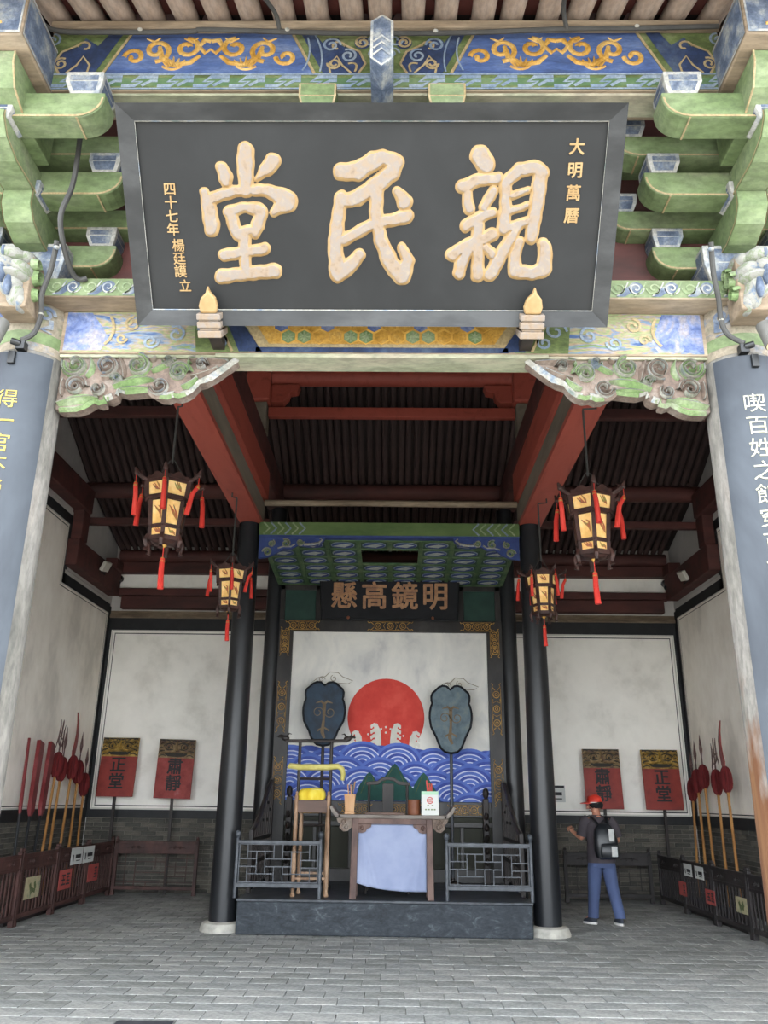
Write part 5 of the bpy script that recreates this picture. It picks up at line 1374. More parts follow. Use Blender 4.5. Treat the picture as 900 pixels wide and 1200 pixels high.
# altar table ---------------------------------------------------------
TX, TY = .07, 12.12
tb = thing('altar_table', 'brown altar table with upturned ends and carved spandrels on the platform', 'table', (TX, TY, PZ))
TZ = 1.475
mb = MB(); mb.b2(TX-.74, TX+.74, TY-.24, TY+.24, TZ-.05, TZ); mb.build('table_top', m_tabletop, tb, bevel=.008)
for s in (-1, 1):
    mb = MB(); pl = XZ(TY-.24, TX, TZ)
    mb.prism([(s*.70, -.05), (s*.76, -.04), (s*.82, .02), (s*.86, .10), (s*.83, .115), (s*.78, .05), (s*.73, .0), (s*.70, 0)], pl, -.48, 0); mb.build('upturned_end', m_tabletop, tb, bevel=.006)
    for y in (TY-.2, TY+.2):
        mb = MB(); xt, xb = TX + s*.50, TX + s*.515
        mb.loft([[(xb-.045, y-.035, PZ), (xb+.045, y-.035, PZ), (xb+.045, y+.035, PZ), (xb-.045, y+.035, PZ)], [(xt-.04, y-.035, TZ-.05), (xt+.04, y-.035, TZ-.05), (xt+.04, y+.035, TZ-.05), (xt-.04, y+.035, TZ-.05)]]); mb.build('leg', m_table, tb, bevel=.006)
    pl = XZ(TY-.215, TX, TZ)
    mb = MB(); mb.prism([(s*.54, -.05), (s*.76, -.05), (s*.74, -.10), (s*.70, -.13), (s*.72, -.17), (s*.66, -.22), (s*.60, -.21), (s*.56, -.17), (s*.54, -.17)], pl, -.03, .0); mb.ribbon(pl, [(s*a, b) for a, b in spiral(.635, -.155, .05, .012, 1.3, 0)], .012, .012, -.002); mb.ribbon(pl, [(s*a, b) for a, b in spiral(.66, -.09, .035, .01, 1.2, 2)], .010, .012, -.002)
    mb.build('outer_spandrel', m_carv_brown, tb, bevel=.004)
    mb = MB(); mb.prism([(s*.46, -.12), (s*.28, -.12), (s*.29, -.16), (s*.34, -.18), (s*.36, -.22), (s*.41, -.235), (s*.46, -.23)], pl, -.03, .0); mb.ribbon(pl, [(s*a, b) for a, b in spiral(.41, -.175, .035, .01, 1.2, 0)], .010, .012, -.002); mb.build('inner_spandrel', m_table, tb, bevel=.004)
mb = MB(); mb.b2(TX-.46, TX+.46, TY-.23, TY-.19, TZ-.12, TZ-.05); mb.build('apron', m_table, tb, bevel=.006)
# blue cloth hung under the table
cl = MB()
nu, nv = 60, 26; vs = []
for j in range(nv+1):
    for i in range(nu+1):
        u, v = i/nu, j/nv
        sag = .0
        zb_ = .52 + .10*(1-u)**3 - .0*u
        x = TX - .455 + .92*u - (.02*v*(1-u))
        z = 1.36 + (zb_ - 1.36)*v
        ua = abs(u - .5)*2; fold = math.exp(-((ua - .95 + .55*v)/.10)**2) + .7*math.exp(-((ua - .95 + .28*v)/.07)**2)
        y = TY - .165 - .022*fold*min(1, v*2.2) - .008*math.sin(u*9 + v*2)*v
        vs.append((x, y, z))
fs = [(j*(nu+1)+i, j*(nu+1)+i+1, (j+1)*(nu+1)+i+1, (j+1)*(nu+1)+i) for j in range(nv) for i in range(nu)]
cl.add(vs, fs)
o = single('table_cloth', 'pale blue cloth hanging between the front legs of the altar table', 'cloth', cl, m_cloth, True)
sd = o.modifiers.new('thick', 'SOLIDIFY'); sd.thickness = .006

# things standing on the table
def tapered_box(x, label, w, h, mat, sticks, red):
    t = thing('tally_holder', label, 'holder', (x, TY - .02, TZ))
    y = TY - .02
    mb = MB()
    def sq(r, z): return [(x-r, y-r, z), (x+r, y-r, z), (x+r, y+r, z), (x-r, y+r, z)]
    mb.loft([sq(w*.46, TZ), sq(w*.46, TZ+.025), sq(w*.40, TZ+.04), sq(w*.5, TZ+h), sq(w*.44, TZ+h), sq(w*.36, TZ+.08)], True)
    mb.build('box', mat, t, bevel=.004)
    for i in range(sticks):
        a = random.uniform(-.3, .3); b = random.uniform(-.15, .15)
        mb = MB(); p0 = Vector((x + random.uniform(-.03, .03), y + random.uniform(-.03, .03), TZ+.1)); p1 = p0 + Vector((a*.2, b*.2, h + random.uniform(.02, .12)))
        mb.bar(p0, p1, .016, .008); mb.build('tally_stick', red if i % 3 else (m_camblack if red is not m_redstamp else red), t)
tapered_box(-.52, 'light wooden tapered holder with sticks at the left end of the altar table', .155, .26, m_lightwood, 5, m_lightwood)
tapered_box(.60, 'light wooden holder with red tallies behind the white card on the table', .15, .24, m_lightwood, 7, m_redstamp)
t = thing('brush_pot', 'brown round pot between the chair back and the white card', 'pot', (.37, TY, TZ))
mb = MB(); mb.lathe([(.085, 0), (.09, .02), (.088, .19), (.09, .2), (.08, .2), (.075, .05)], 20, (.37, TY+.02, TZ)); mb.build('pot_body', m_potbrown, t, True)
t = thing('notice_card', 'white standing card with pale green header and red seal on the table', 'card', (.585, TY-.16, TZ))
pl = Plane((.585, TY-.17, TZ), (1, 0, 0), (0, .06, .3))
mb = MB(); mb.prism([(-.118, 0), (.118, 0), (.118, .315), (-.118, .315)], pl, -.008, 0); mb.build('card_sheet', m_card, t, bevel=.002)
mb = MB(); mb.flat([(-.118, .27), (.118, .27), (.118, .315), (-.118, .315)], pl, .0015); mb.build('green_header', m_cardgreen, t)
mb = MB(); mb.ribbon(pl, circ(0, .195, .04, 20), .006, .0015, closed=True)
for q in range(3): mb.ribbon(pl, [(-.025, .21-q*.016), (.025, .21-q*.016)], .004, .0016)
mb.build('red_seal', m_redstamp, t)
mb = MB()
for q in range(2): mb.ribbon(pl, [(-.04+q*.06, .13), (-.015+q*.06, .13)], .006, .0015)
for q in range(4): mb.ribbon(pl, [(-.07+q*.04, .075), (-.045+q*.04, .075)], .009, .0015)
mb.build('green_print', m_carv_green, t)
t = thing('desk_tray', 'low pale wooden tray lying on the table in front of the chair back', 'tray', (-.03, TY-.1, TZ))
mb = MB(); mb.b2(-.30, .24, TY-.2, TY-.04, TZ, TZ+.03); mb.build('tray_body', m_traywood, t, bevel=.006)

# chair behind the table
ch = thing('armchair', 'dark wooden armchair whose back shows above the altar table', 'chair', (.0, 12.85, PZ))
cy = 12.85
for s in (-1, 1):
    mb = MB(); mb.tube([(s*.29, cy+.22, PZ), (s*.29, cy+.22, 1.3), (s*.285, cy+.26, 1.92)], .022, 10); mb.build('rear_leg', m_darkwood, ch, True)
    mb = MB(); mb.tube([(s*.30, cy-.24, PZ), (s*.30, cy-.24, 1.25)], .022, 10); mb.build('front_leg', m_darkwood, ch, True)
    mb = MB(); mb.tube([(s*.30, cy-.26, 1.24), (s*.30, cy, 1.26), (s*.29, cy+.24, 1.34)], .02, 8); mb.build('armrest', m_darkwood, ch, True)
mb = MB(); mb.b2(-.33, .33, cy-.27, cy+.25, .90, .95); mb.build('seat', m_darkwood, ch, bevel=.01)
pl = XZ(cy+.25)
mb = MB(); mb.prism([(-.33, 1.87), (-.15, 1.88), (-.10, 1.93), (0, 1.95), (.10, 1.93), (.15, 1.88), (.33, 1.87), (.33, 1.92), (.16, 1.935), (.1, 1.985), (0, 2.0), (-.1, 1.985), (-.16, 1.935), (-.33, 1.92)], pl, -.03, .01); mb.build('crest_rail', m_darkwood, ch, bevel=.006)
mb = MB(); mb.b2(-.085, .085, cy+.235, cy+.26, .95, 1.9); mb.build('back_splat', m_darkwood, ch, bevel=.005)
mb = MB(); mb.b2(-.29, .29, cy+.23, cy+.26, 1.32, 1.36); mb.build('lower_rail', m_darkwood, ch, bevel=.005)

# tall stand with the yellow bundle
sx0, sx1, sy0 = -1.275, -.805, 12.12
st = thing('tall_stand', 'tall worn wooden stand with a shallow tray left of the table', 'stand', ((sx0+sx1)/2, 12.3, PZ))
for x, y in ((sx0+.01, sy0), (sx1-.01, sy0), (sx0+.05, sy0+.36), (sx1-.05, sy0+.36)):
    mb = MB(); mb.lathe([(.028, 0), (.036, .02), (.022, .05), (.028, .2), (.033, .45), (.024, .62), (.031, .8), (.025, 1.0), (.027, 1.28), (.014, 1.30), (.02, 1.32), (.006, 1.345)], 10, (x, y, PZ)); mb.build('leg', m_standwood, st, True)
mb = MB(); mb.b2(sx0, sx1, sy0-.01, sy0+.015, PZ+1.06, PZ+1.22); mb.b2(sx0+.04, sx1-.04, sy0+.345, sy0+.37, PZ+1.06, PZ+1.22)
mb.build('apron', m_traywood, st, bevel=.005)
mb = MB()
for x in (sx0+.02, sx1-.02): mb.b2(x-.012, x+.012, sy0, sy0+.36, PZ+1.06, PZ+1.22)
mb.build('side_apron', m_traywood, st, bevel=.004)
mb = MB(); mb.b2(sx0+.01, sx1-.01, sy0, sy0+.36, PZ+1.20, PZ+1.225); mb.build('tray_board', m_traywood, st, bevel=.004)
mb = MB(); mb.b2(sx0, sx1, sy0-.012, sy0+.012, PZ+.21, PZ+.24); mb.b2(sx0+.03, sx1-.03, sy0+.35, sy0+.37, PZ+.25, PZ+.28); mb.build('stretcher', m_standwood, st, bevel=.004)
mb = MB(); bx, bz = (sx0+sx1)/2 - .03, PZ+1.225
rings = []
for (r1, r2, z) in ((.175, .15, 0), (.19, .16, .03), (.185, .155, .09), (.165, .14, .13), (.13, .11, .155), (.06, .05, .165)):
    rings.append([(bx + r1*(1 + .025*math.sin(9*2*PI*j/72))*max(-1, min(1, 1.25*math.cos(2*PI*j/72))), sy0 + .18 + r2*(1+.025*math.sin(9*2*PI*j/72))*max(-1, min(1, 1.25*math.sin(2*PI*j/72))), bz + z + .008*math.cos(2*PI*j/72)) for j in range(72)])
mb.loft(rings)
t = thing('yellow_bundle', 'bright yellow cloth bundle lying on the tall stand', 'bundle', (bx, sy0+.18, bz)); mb.build('wrapped_cloth', m_yellow, t, True)
mb = MB(); mb.tube([(bx+.0, sy0+.03, bz+.145), (bx+.12, sy0+.05, bz+.14), (bx+.17, sy0+.12, bz+.09)], .007, 6); mb.build('cord', m_paleyellow, t, True)

# clothes rack behind with dragon heads and a yellow roll
rk = thing('clothes_rack', 'dark rack with dragon head crossbar ends behind the tall stand', 'rack', (-1.09, 12.9, PZ))
for x in (-1.335, -.86):
    mb = MB(); mb.tube([(x, 12.9, PZ+.06), (x, 12.9, 2.5)], .024, 10); mb.build('post', m_darkwood, rk, True)
    mb = MB(); mb.b2(x-.04, x+.04, 12.7, 13.1, PZ, PZ+.07); mb.build('foot', m_darkwood, rk, bevel=.012)
mb = MB(); mb.tube([(-1.56, 12.9, 2.49), (-.62, 12.9, 2.50)], .026, 10); mb.build('crossbar', m_darkwood, rk, True)
mb = MB(); mb.tube([(-1.335, 12.9, 1.95), (-.86, 12.9, 1.95)], .02, 8); mb.build('lower_rail', m_darkwood, rk, True)
mb = MB(); mb.tube([(-1.335, 12.9, 1.3), (-.86, 12.9, 1.3)], .02, 8); mb.build('lower_rail', m_darkwood, rk, True)
for s in (-1, 1):
    x = -1.09 + s*.47
    mb = MB(); mb.ell((x, 12.9, 2.53), (.06, .03, .04), 10, 7); mb.tube([(x + s*.03, 12.9, 2.55), (x + s*.09, 12.9, 2.56), (x + s*.12, 12.9, 2.545)], [.03, .022, .012], 8); mb.tube([(x - s*.02, 12.9, 2.56), (x - s*.05, 12.9, 2.60), (x - s*.09, 12.9, 2.59)], [.018, .012, .005], 6); mb.tube([(x + s*.05, 12.9, 2.575), (x + s*.06, 12.9, 2.61)], .008, 6)
    mb.build('dragon_head', m_darkwood, rk, True)
yr_ = thing('yellow_roll', 'pale yellow silk roll laid across the rack with one end hanging', 'cloth', (-1.09, 12.86, 2.1))
mb = MB(); mb.tube([(-1.50, 12.865, 2.10), (-1.47, 12.86, 2.13), (-1.3, 12.845, 2.11), (-.9, 12.845, 2.115), (-.75, 12.86, 2.13), (-.69, 12.86, 2.09), (-.67, 12.86, 2.02), (-.68, 12.86, 1.93)], [.02, .04, .045, .045, .042, .04, .038, .03], 12); mb.build('silk', m_paleyellow, yr_, True)

# ceremonial fans on poles
FAN = [(0, .455), (.03, .48), (.07, .512), (.13, .518), (.19, .495), (.235, .455), (.255, .435), (.295, .405), (.318, .35), (.315, .285), (.300, .243), (.322, .20), (.345, .10), (.347, .01), (.325, -.12), (.275, -.21), (.235, -.28), (.205, -.36), (.165, -.44), (.10, -.495), (0, -.515)]
def fan(x, zc, y, sxx, szz, mface, mpole, label):
    t = thing('ceremonial_fan', label, 'fan', (x, y, PZ))
    poly = [(a*sxx, b*szz) for a, b in FAN] + [(-a*sxx, b*szz) for a, b in FAN[::-1][1:-1]]
    pl = XZ(y, x, zc)
    mb = MB(); mb.prism(poly[::-1], pl, -.03, 0); mb.build('fan_blade', mface, t, bevel=.006)
    mb = MB(); mb.ribbon(pl, poly, .02, .014, -.004, closed=True); mb.build('rim', m_fanrim, t)
    mb = MB()
    mb.ribbon(pl, [(-.14, .17), (-.05, .2), (0, .15), (.05, .2), (.14, .17)], [.006, .02, .03, .02, .006], .004)
    mb.ribbon(pl, [(0, .15), (0, -.1), (-.02, -.3), (.02, -.4)], [.03, .02, .03, .02], .004); mb.ribbon(pl, [(-.1, -.28), (0, -.22), (.1, -.28)], .015, .005)
    mb.ribbon(pl, spiral(-.1, .02, .09, .03, 1.2, 0), .007, .004); mb.ribbon(pl, spiral(.1, .02, .09, .03, 1.2, PI), .007, .004)
    mb.build('gold_phoenix_mark', m_fanmark, t)
    mb = MB(); mb.tube([(x, y+.03, PZ+.05), (x, y+.03, zc - .3*szz)], .026, 10); mb.build('pole', mpole, t, True)
    mb = MB(); mb.lathe([(.13, 0), (.13, .03), (.04, .05), (.03, .1)], 14, (x, y+.03, PZ)); mb.build('foot', m_darkwood, t, True)
fan(-1.09, 3.01, 14.05, 1.0, 1.0, m_fanblue, m_darkwood, 'dark blue lobed ceremonial fan behind the clothes rack')
fan(1.02, 2.94, 14.05, 1.0, 1.05, m_fanworn, m_railgrey, 'faded blue lobed ceremonial fan on a pole right of the sun')
# ---------------------------------------------------------------- wooden barriers along the walls
def barrier(label, loc, L, rz, mat, lattice=False, h=.90):
    t = thing('wooden_barrier', label, 'barrier', loc, None, rz)
    # local: x along the length, front towards -y
    for x in (0.03, L - .03):
        mb = MB(); mb.b2(x-.03, x+.03, -.03, .03, 0, h+.03); mb.ell((x, 0, h+.05), (.03, .03, .03), 8, 5); mb.b2(x-.034, x+.034, -.035, .035, 0, .06); mb.build('post', mat, t, bevel=.005, world=False)
    mb = MB(); mb.b2(0, L, -.03, .03, h-.05, h); mb.build('top_rail', mat, t, bevel=.006, world=False)
    mb = MB(); mb.b2(.06, L-.06, -.018, .018, h-.17, h-.05); mb.build('frieze_board', mat, t, world=False)
    pl = Plane((0, -.018, 0), (1, 0, 0), (0, 0, 1))
    mb = MB()
    for s in (.25, .75):
        mb.ribbon(pl, [(L*s + a, h-.11 + b) for a, b in spiral(-.05, 0, .035, .008, 1.2, 0)], .006, .01, -.002)
        mb.ribbon(pl, [(L*s + a, h-.11 + b) for a, b in spiral(.05, 0, .035, .008, 1.2, PI, sgn=-1)], .006, .01, -.002)
        mb.ribbon(pl, [(L*s - .16, h-.12), (L*s - .1, h-.1), (L*s+.1, h-.1), (L*s+.16, h-.12)], .006, .009, -.002)
    mb.build('carved_leaf', mat, t, world=False)
    mb = MB(); mb.b2(0, L, -.025, .025, h-.21, h-.17); mb.build('mid_rail', mat, t, bevel=.005, world=False)
    mb = MB(); mb.b2(0, L, -.025, .025, .09, .15); mb.build('bottom_rail', mat, t, bevel=.005, world=False)
    if lattice:
        mb = MB()
        z0, z1 = .15, h-.21; H = z1 - z0
        for u, a, b in ((.14, 0, 1), (.26, 0, .75), (.40, 0, .12), (.5, .55, .9), (.62, 0, 1), (.74, .3, .75), (.87, .1, 1)): mb.bar((L*u, 0, z0 + H*a), (L*u, 0, z0 + H*b), .014)
        for v, a, b in ((.12, 0, 1), (.42, .26, .62), (.42, .74, 1), (.68, 0, .14), (.75, .26, .62), (.6, .62, .87), (.3, .62, .87), (.86, .5, 1)): mb.bar((L*a, 0, z0 + H*v), (L*b, 0, z0 + H*v), .014)
        mb.build('lattice', mat, t, world=False)
    else:
        ms = MB(); ms.b2(-.018, .018, -.01, .01, .15, h-.21); sm = ms.mesh('slat', mat)
        n = int(L/.115)
        for i in range(1, n): put('slat', sm, t, (L*i/n, 0, 0))
    return t
def sheet(name, label, cat, loc, rz, w, h, mat, prints, mp):
    t = thing(name, label, cat, loc, None, rz)
    mb = MB(); mb.b2(-w/2, w/2, -.004, .0, -h/2, h/2); mb.build('sheet', mat, t, world=False)
    pl = Plane((0, -.0045, 0), (1, 0, 0), (0, 0, 1))
    mb = MB()
    for p in prints:
        mb.ribbon(pl, [(p[0]*w, p[1]*h), (p[2]*w, p[3]*h)], p[4], .001)
    mb.build('print', mp, t, world=False)
    return t
XL, XR = -5.0, 4.80
ys = [10.84, 12.14, 13.44, 14.74]
names = ['nearest barrier by the left wall, cut by the frame edge', 'brown slatted barrier with a cream paper by the left wall', 'brown slatted barrier with a red paper before the spears on the left', 'brown slatted barrier in the left back corner with a white card']
for y, nm in zip(ys, names): barrier(nm, (XL, y, 0), 1.29, PI/2, m_fence)
ysr = [15.9, 14.6, 13.3, 12.0]
namesr = ['dark slatted barrier in the right back corner with a red paper', 'dark slatted barrier with two white cards by the right wall', 'dark slatted barrier with a red paper before the spears on the right', 'dark slatted barrier with a cream paper, partly behind the right pillar']
for y, nm in zip(ysr, namesr): barrier(nm, (XR, y, 0), 1.29, -PI/2, m_fencedark, h=.80)
barrier('brown lattice barrier along the back wall under the two left red boards', (-4.97, 16.08, 0), 1.52, 0, m_fence, True)
barrier('dark lattice barrier along the back wall behind the walking man', (3.12, 15.95, 0), 1.55, 0, m_fencedark, True, h=.82)
CARD = [(-.3, .1, -.3, -.3, .02), (-.12, .02, .35, .02, .016), (-.12, -.08, .35, -.08, .014), (-.05, -.28, .3, -.28, .007)]
PAP = [(-.3, .22, .0, .22, .012), (-.15, .22, -.15, -.22, .012), (-.3, -.02, -.02, -.02, .012), (-.32, -.24, .02, -.24, .012), (.1, .26, .36, .26, .012), (.12, .1, .34, .1, .01), (.22, .26, .22, -.25, .012), (.1, -.08, .36, -.08, .011), (.08, -.25, .38, -.25, .012)]
CRM = [(-.2, .2, -.05, -.3, .03), (.1, .25, .2, -.1, .03), (-.1, -.05, .2, -.2, .025)]
rzl, rzr = PI/2, -PI/2
xl, xr = XL + .036, XR - .036
sheet('notice_card', 'white card on the left barriers, the nearer of the two', 'card', (xl, 14.15, .76), rzl, .50, .25, m_card, CARD, m_ink)
sheet('notice_card', 'white card on the left barriers, the farther of the two', 'card', (xl, 14.69, .755), rzl, .50, .25, m_card, CARD, m_ink)
sheet('red_paper', 'red paper with two black characters in the middle of the left barriers', 'paper', (xl, 13.76, .45), rzl, .5, .28, m_pinkpaper, PAP, m_ink)
sheet('red_paper', 'red paper with black characters at the far end of the left barriers', 'paper', (xl, 15.0, .45), rzl, .5, .27, m_pinkpaper, PAP[4:], m_ink)
sheet('cream_paper', 'worn cream paper on the nearer left barrier', 'paper', (xl, 12.55, .45), rzl, .5, .28, m_creampaper, CRM, m_olive)
sheet('notice_card', 'white card on the right barriers, the farther of the two', 'card', (xr, 14.28, .67), rzr, .38, .18, m_card, CARD, m_ink)
sheet('notice_card', 'white card on the right barriers, the nearer of the two', 'card', (xr, 13.76, .67), rzr, .38, .18, m_card, CARD, m_ink)
sheet('red_paper', 'red paper with black characters at the far end of the right barriers', 'paper', (xr, 14.62, .37), rzr, .36, .21, m_pinkpaper, PAP[4:], m_ink)
sheet('red_paper', 'red paper with two black characters in the middle of the right barriers', 'paper', (xr, 13.38, .37), rzr, .38, .20, m_pinkpaper, PAP, m_ink)
sheet('cream_paper', 'worn cream paper on the nearer right barrier', 'paper', (xr, 12.22, .39), rzr, .38, .20, m_creampaper, CRM, m_olive)
sheet('wall_notice', 'white notice with dark bars on the back wall beside the right inner column', 'notice', (3.17, 16.49, 1.81), 0, .30, .30, m_card, [(-.45, .42, .45, .42, .02), (-.3, .0, .3, .0, .03), (-.3, -.3, .3, -.3, .01)], m_ink)

# ---------------------------------------------------------------- red boards on poles by the back wall
def redboard(x, z, label, text, worn, lean, faded):
    t = thing('rank_board', label, 'sign board', (x, 16.2, 0))
    w, h = .345, .535
    pl = Plane((x, 16.20, z), (1, 0, lean), (0, .08, 1))
    mb = MB(); mb.prism([(-w, -h), (w, -h), (w, .19), (-w, .19)], pl, -.035, 0); mb.build('red_board', m_redfaded if faded else m_redpaint, t, bevel=.004)
    lm = m_lionworn if worn else m_liongold
    mb = MB(); mb.prism([(-w, .19), (w, .19), (w, h), (-w, h)], pl, -.035, .002); l_ = mb.build('lion_panel', lm, t, bevel=.004)
    mb = MB(); mk = MB()
    for s in (-1, 1):
        mb.ell(pl.p(s*.145, .38, .01), (.06, .03, .045), 10, 6); mk.ell(pl.p(s*.145, .375, .035), (.025, .012, .022), 8, 5)
        mb.ribbon(pl, [(s*.03, .44), (s*.12, .47), (s*.22, .45), (s*.28, .49)], [.015, .025, .02, .008], .035, -.002)
        mb.ribbon(pl, [(s*.05, .30), (s*.15, .27), (s*.24, .29), (s*.30, .25)], [.02, .028, .022, .008], .035, -.002)
        for q in range(4): mk.ribbon(pl, [(s*(.24 + .01*q), .50 - q*.065), (s*.30, .515 - q*.065), (s*.335, .49 - q*.065)], .009, .006)
        for q in range(2): mb.ribbon(pl, spiral(s*.285, .43 - q*.12, .045, .012, 1.2, 0), .011, .02, -.002)
    mb.ell(pl.p(0, .335, .02), (.045, .035, .035), 10, 6); mb.ribbon(pl, [(0, .5), (0, .37)], .02, .03, -.002)
    mb.build('lion_relief', lm, l_, True)
    mk.ribbon(pl, [(-.21, .262), (-.15, .245), (0, .240), (.15, .245), (.21, .262)], [.012, .03, .034, .03, .012], .03)
    for s in (-1, 1):
        mk.ribbon(pl, bez((s*.03, .43), (s*.14, .50), (s*.25, .40)), .008, .036); mk.ribbon(pl, bez((s*.06, .345), (s*.16, .31), (s*.22, .37)), .008, .032); mk.ribbon(pl, spiral(s*.145, .38, .07, .05, .9, 0), .007, .036)
        mk.ribbon(pl, bez((s*.22, .32), (s*.29, .33), (s*.33, .28)), .009, .03); mk.ribbon(pl, bez((s*.2, .225), (s*.27, .26), (s*.33, .21)), .009, .012); mk.ribbon(pl, [(s*.05, .53), (s*.09, .47), (s*.2, .515)], .008, .008)
        mb.ell(pl.p(s*.17, .235, .035), (.012, .012, .03), 6, 5)
    mk.ribbon(pl, [(-.33, .525), (-.12, .515), (0, .50), (.12, .515), (.33, .525)], .009, .006)
    mk.build('black_lines', m_lionblack, l_)
    for i_n, c_ in enumerate(text):
        text_on('black_character', c_, .30, pl, .0, .02 - i_n*.30, .002, m_ink, t, .003, .007, sx=1.0)
    b0 = pl.p(0, -h + .05, -.045); mb = MB(); mb.bar((b0.x - lean*.3, 16.24, 0.0), b0, .05, .04); mb.build('pole', m_darkwood, t)
    return t
redboard(-5.13, 2.19, 'red board with a gold lion top, leftmost of the boards on the back wall', '正堂', False, .00, False)
redboard(-4.05, 2.17, 'faded red board with a worn lion top, second from the left on the back wall', '肅靜', True, -.02, True)
redboard(3.98, 2.085, 'dull red board with a worn lion top right behind the man in the cap', '肅靜', True, .0, False)
redboard(5.08, 2.085, 'red board with a gold lion top, rightmost of the boards on the back wall', '正堂', False, .0, False)

# ---------------------------------------------------------------- weapons leaning behind the barriers
def tassel_ball(mb, c, r, L):
    rings = []
    for (k, z) in ((.22, 0), (.5, -.04*L), (.75, -.14*L), (.95, -.30*L), (1.0, -.48*L), (.97, -.65*L), (.82, -.82*L), (.6, -.94*L), (.35, -L)):
        rings.append([(c[0] + r*k*(1 + .16*math.sin(9*2*PI*j/28))*math.cos(2*PI*j/28), c[1] + r*k*(1 + .16*math.sin(9*2*PI*j/28))*math.sin(2*PI*j/28), c[2] + z + .014*random.uniform(-1, 1)*(z < -.6*L)) for j in range(28)])
    mb.loft(rings)
def weapon(kind, label, p0, p1):
    # built upright in local axes, then leaned from p0 (foot) to p1 (tip of the shaft)
    t = thing({'club': 'flat_club', 'thin': 'thin_club', 'spear': 'tasselled_spear', 'trident': 'trident_spear', 'blade': 'crescent_blade'}[kind], label, 'weapon', p0)
    d = Vector(p1) - Vector(p0); L = d.length
    t.rotation_mode = 'QUATERNION'; t.rotation_quaternion = Vector((0, 0, 1)).rotation_difference(d.normalized())
    if kind in ('club', 'thin'):
        mb = MB(); mb.tube([(0, 0, 0), (0, 0, L*.56)], .022, 10); mb.build('black_handle', m_black, t, True, world=False)
        mb = MB()
        if kind == 'club':
            mb.loft([[(-.02, -.025, L*.55), (.02, -.025, L*.55), (.02, .025, L*.55), (-.02, .025, L*.55)], [(-.03, -.075, L*.59), (.03, -.075, L*.59), (.03, .075, L*.59), (-.03, .075, L*.59)], [(-.03, -.09, L), (.03, -.09, L), (.03, .09, L), (-.03, .09, L)]])
        else: mb.tube([(0, 0, L*.55), (0, 0, L*.6), (0, 0, L)], [.02, .03, .022], 8)
        mb.build('red_paddle' if kind == 'club' else 'red_rod', m_batred, t, world=False, bevel=.004)
        return t
    S_ = L*.80 if kind != 'blade' else L*.76
    mb = MB(); mb.tube([(0, 0, 0), (0, 0, S_)], [.024, .021], 10); mb.build('wooden_shaft', m_polewood, t, True, world=False)
    mb = MB(); tassel_ball(mb, (0, 0, S_ + .05), .082, .42); mb.build('red_tassel', m_tasseldark, t, True, world=False)
    mb = MB()
    if kind == 'spear':
        mb.loft([[(.012*math.cos(a), .012*math.sin(a), S_) for a in (0, PI/2, PI, 3*PI/2)], [(.010*math.cos(a), .010*math.sin(a), S_+.12*L*.5) for a in (0, PI/2, PI, 3*PI/2)], [(.03*math.cos(a), .008*math.sin(a), S_ + .55*(L-S_)) for a in (0, PI/2, PI, 3*PI/2)], [(.002*math.cos(a), .002*math.sin(a), L) for a in (0, PI/2, PI, 3*PI/2)]])
        mb.build('spear_head', m_blade, t, world=False)
    elif kind == 'trident':
        pl = Plane((0, 0, S_), (0, -1, 0), (0, 0, 1)); h = L - S_
        mb.bar((0, 0, S_), (0, 0, S_+h*.9), .018); mb.ell((0, 0, S_+h*.9), (.012, .02, .08), 6, 6)
        for s in (-1, 1):
            mb.tube([(0, 0, S_+h*.25), (0, s*.07, S_+h*.3), (0, s*.10, S_+h*.45), (0, s*.085, S_+h*.75), (0, s*.11, S_+h*.95)], [.012, .012, .014, .012, .004], 6)
            mb.tube([(0, s*.1, S_+h*.45), (0, s*.14, S_+h*.25), (0, s*.16, S_+h*.1)], [.012, .01, .003], 6)
        mb.bar((0, -.1, S_+h*.5), (0, .1, S_+h*.5), .014); mb.build('trident_head', m_blade, t, world=False)
    else:
        h = L - S_
        pl = Plane((-.01, 0, S_), (0, -1, 0), (0, 0, 1))
        poly = [(-.03, 0), (.03, 0), (.06, h*.12), (.10, h*.4), (.09, h*.7), (.02, h*.93), (-.08, h*1.08), (-.02, h*.85), (.01, h*.6), (-.02, h*.3), (-.06, h*.14)]
        mb.prism([(-a, b) for a, b in poly], pl, 0, .02); mb.build('curved_blade', m_bladered, t, world=False)
    return t
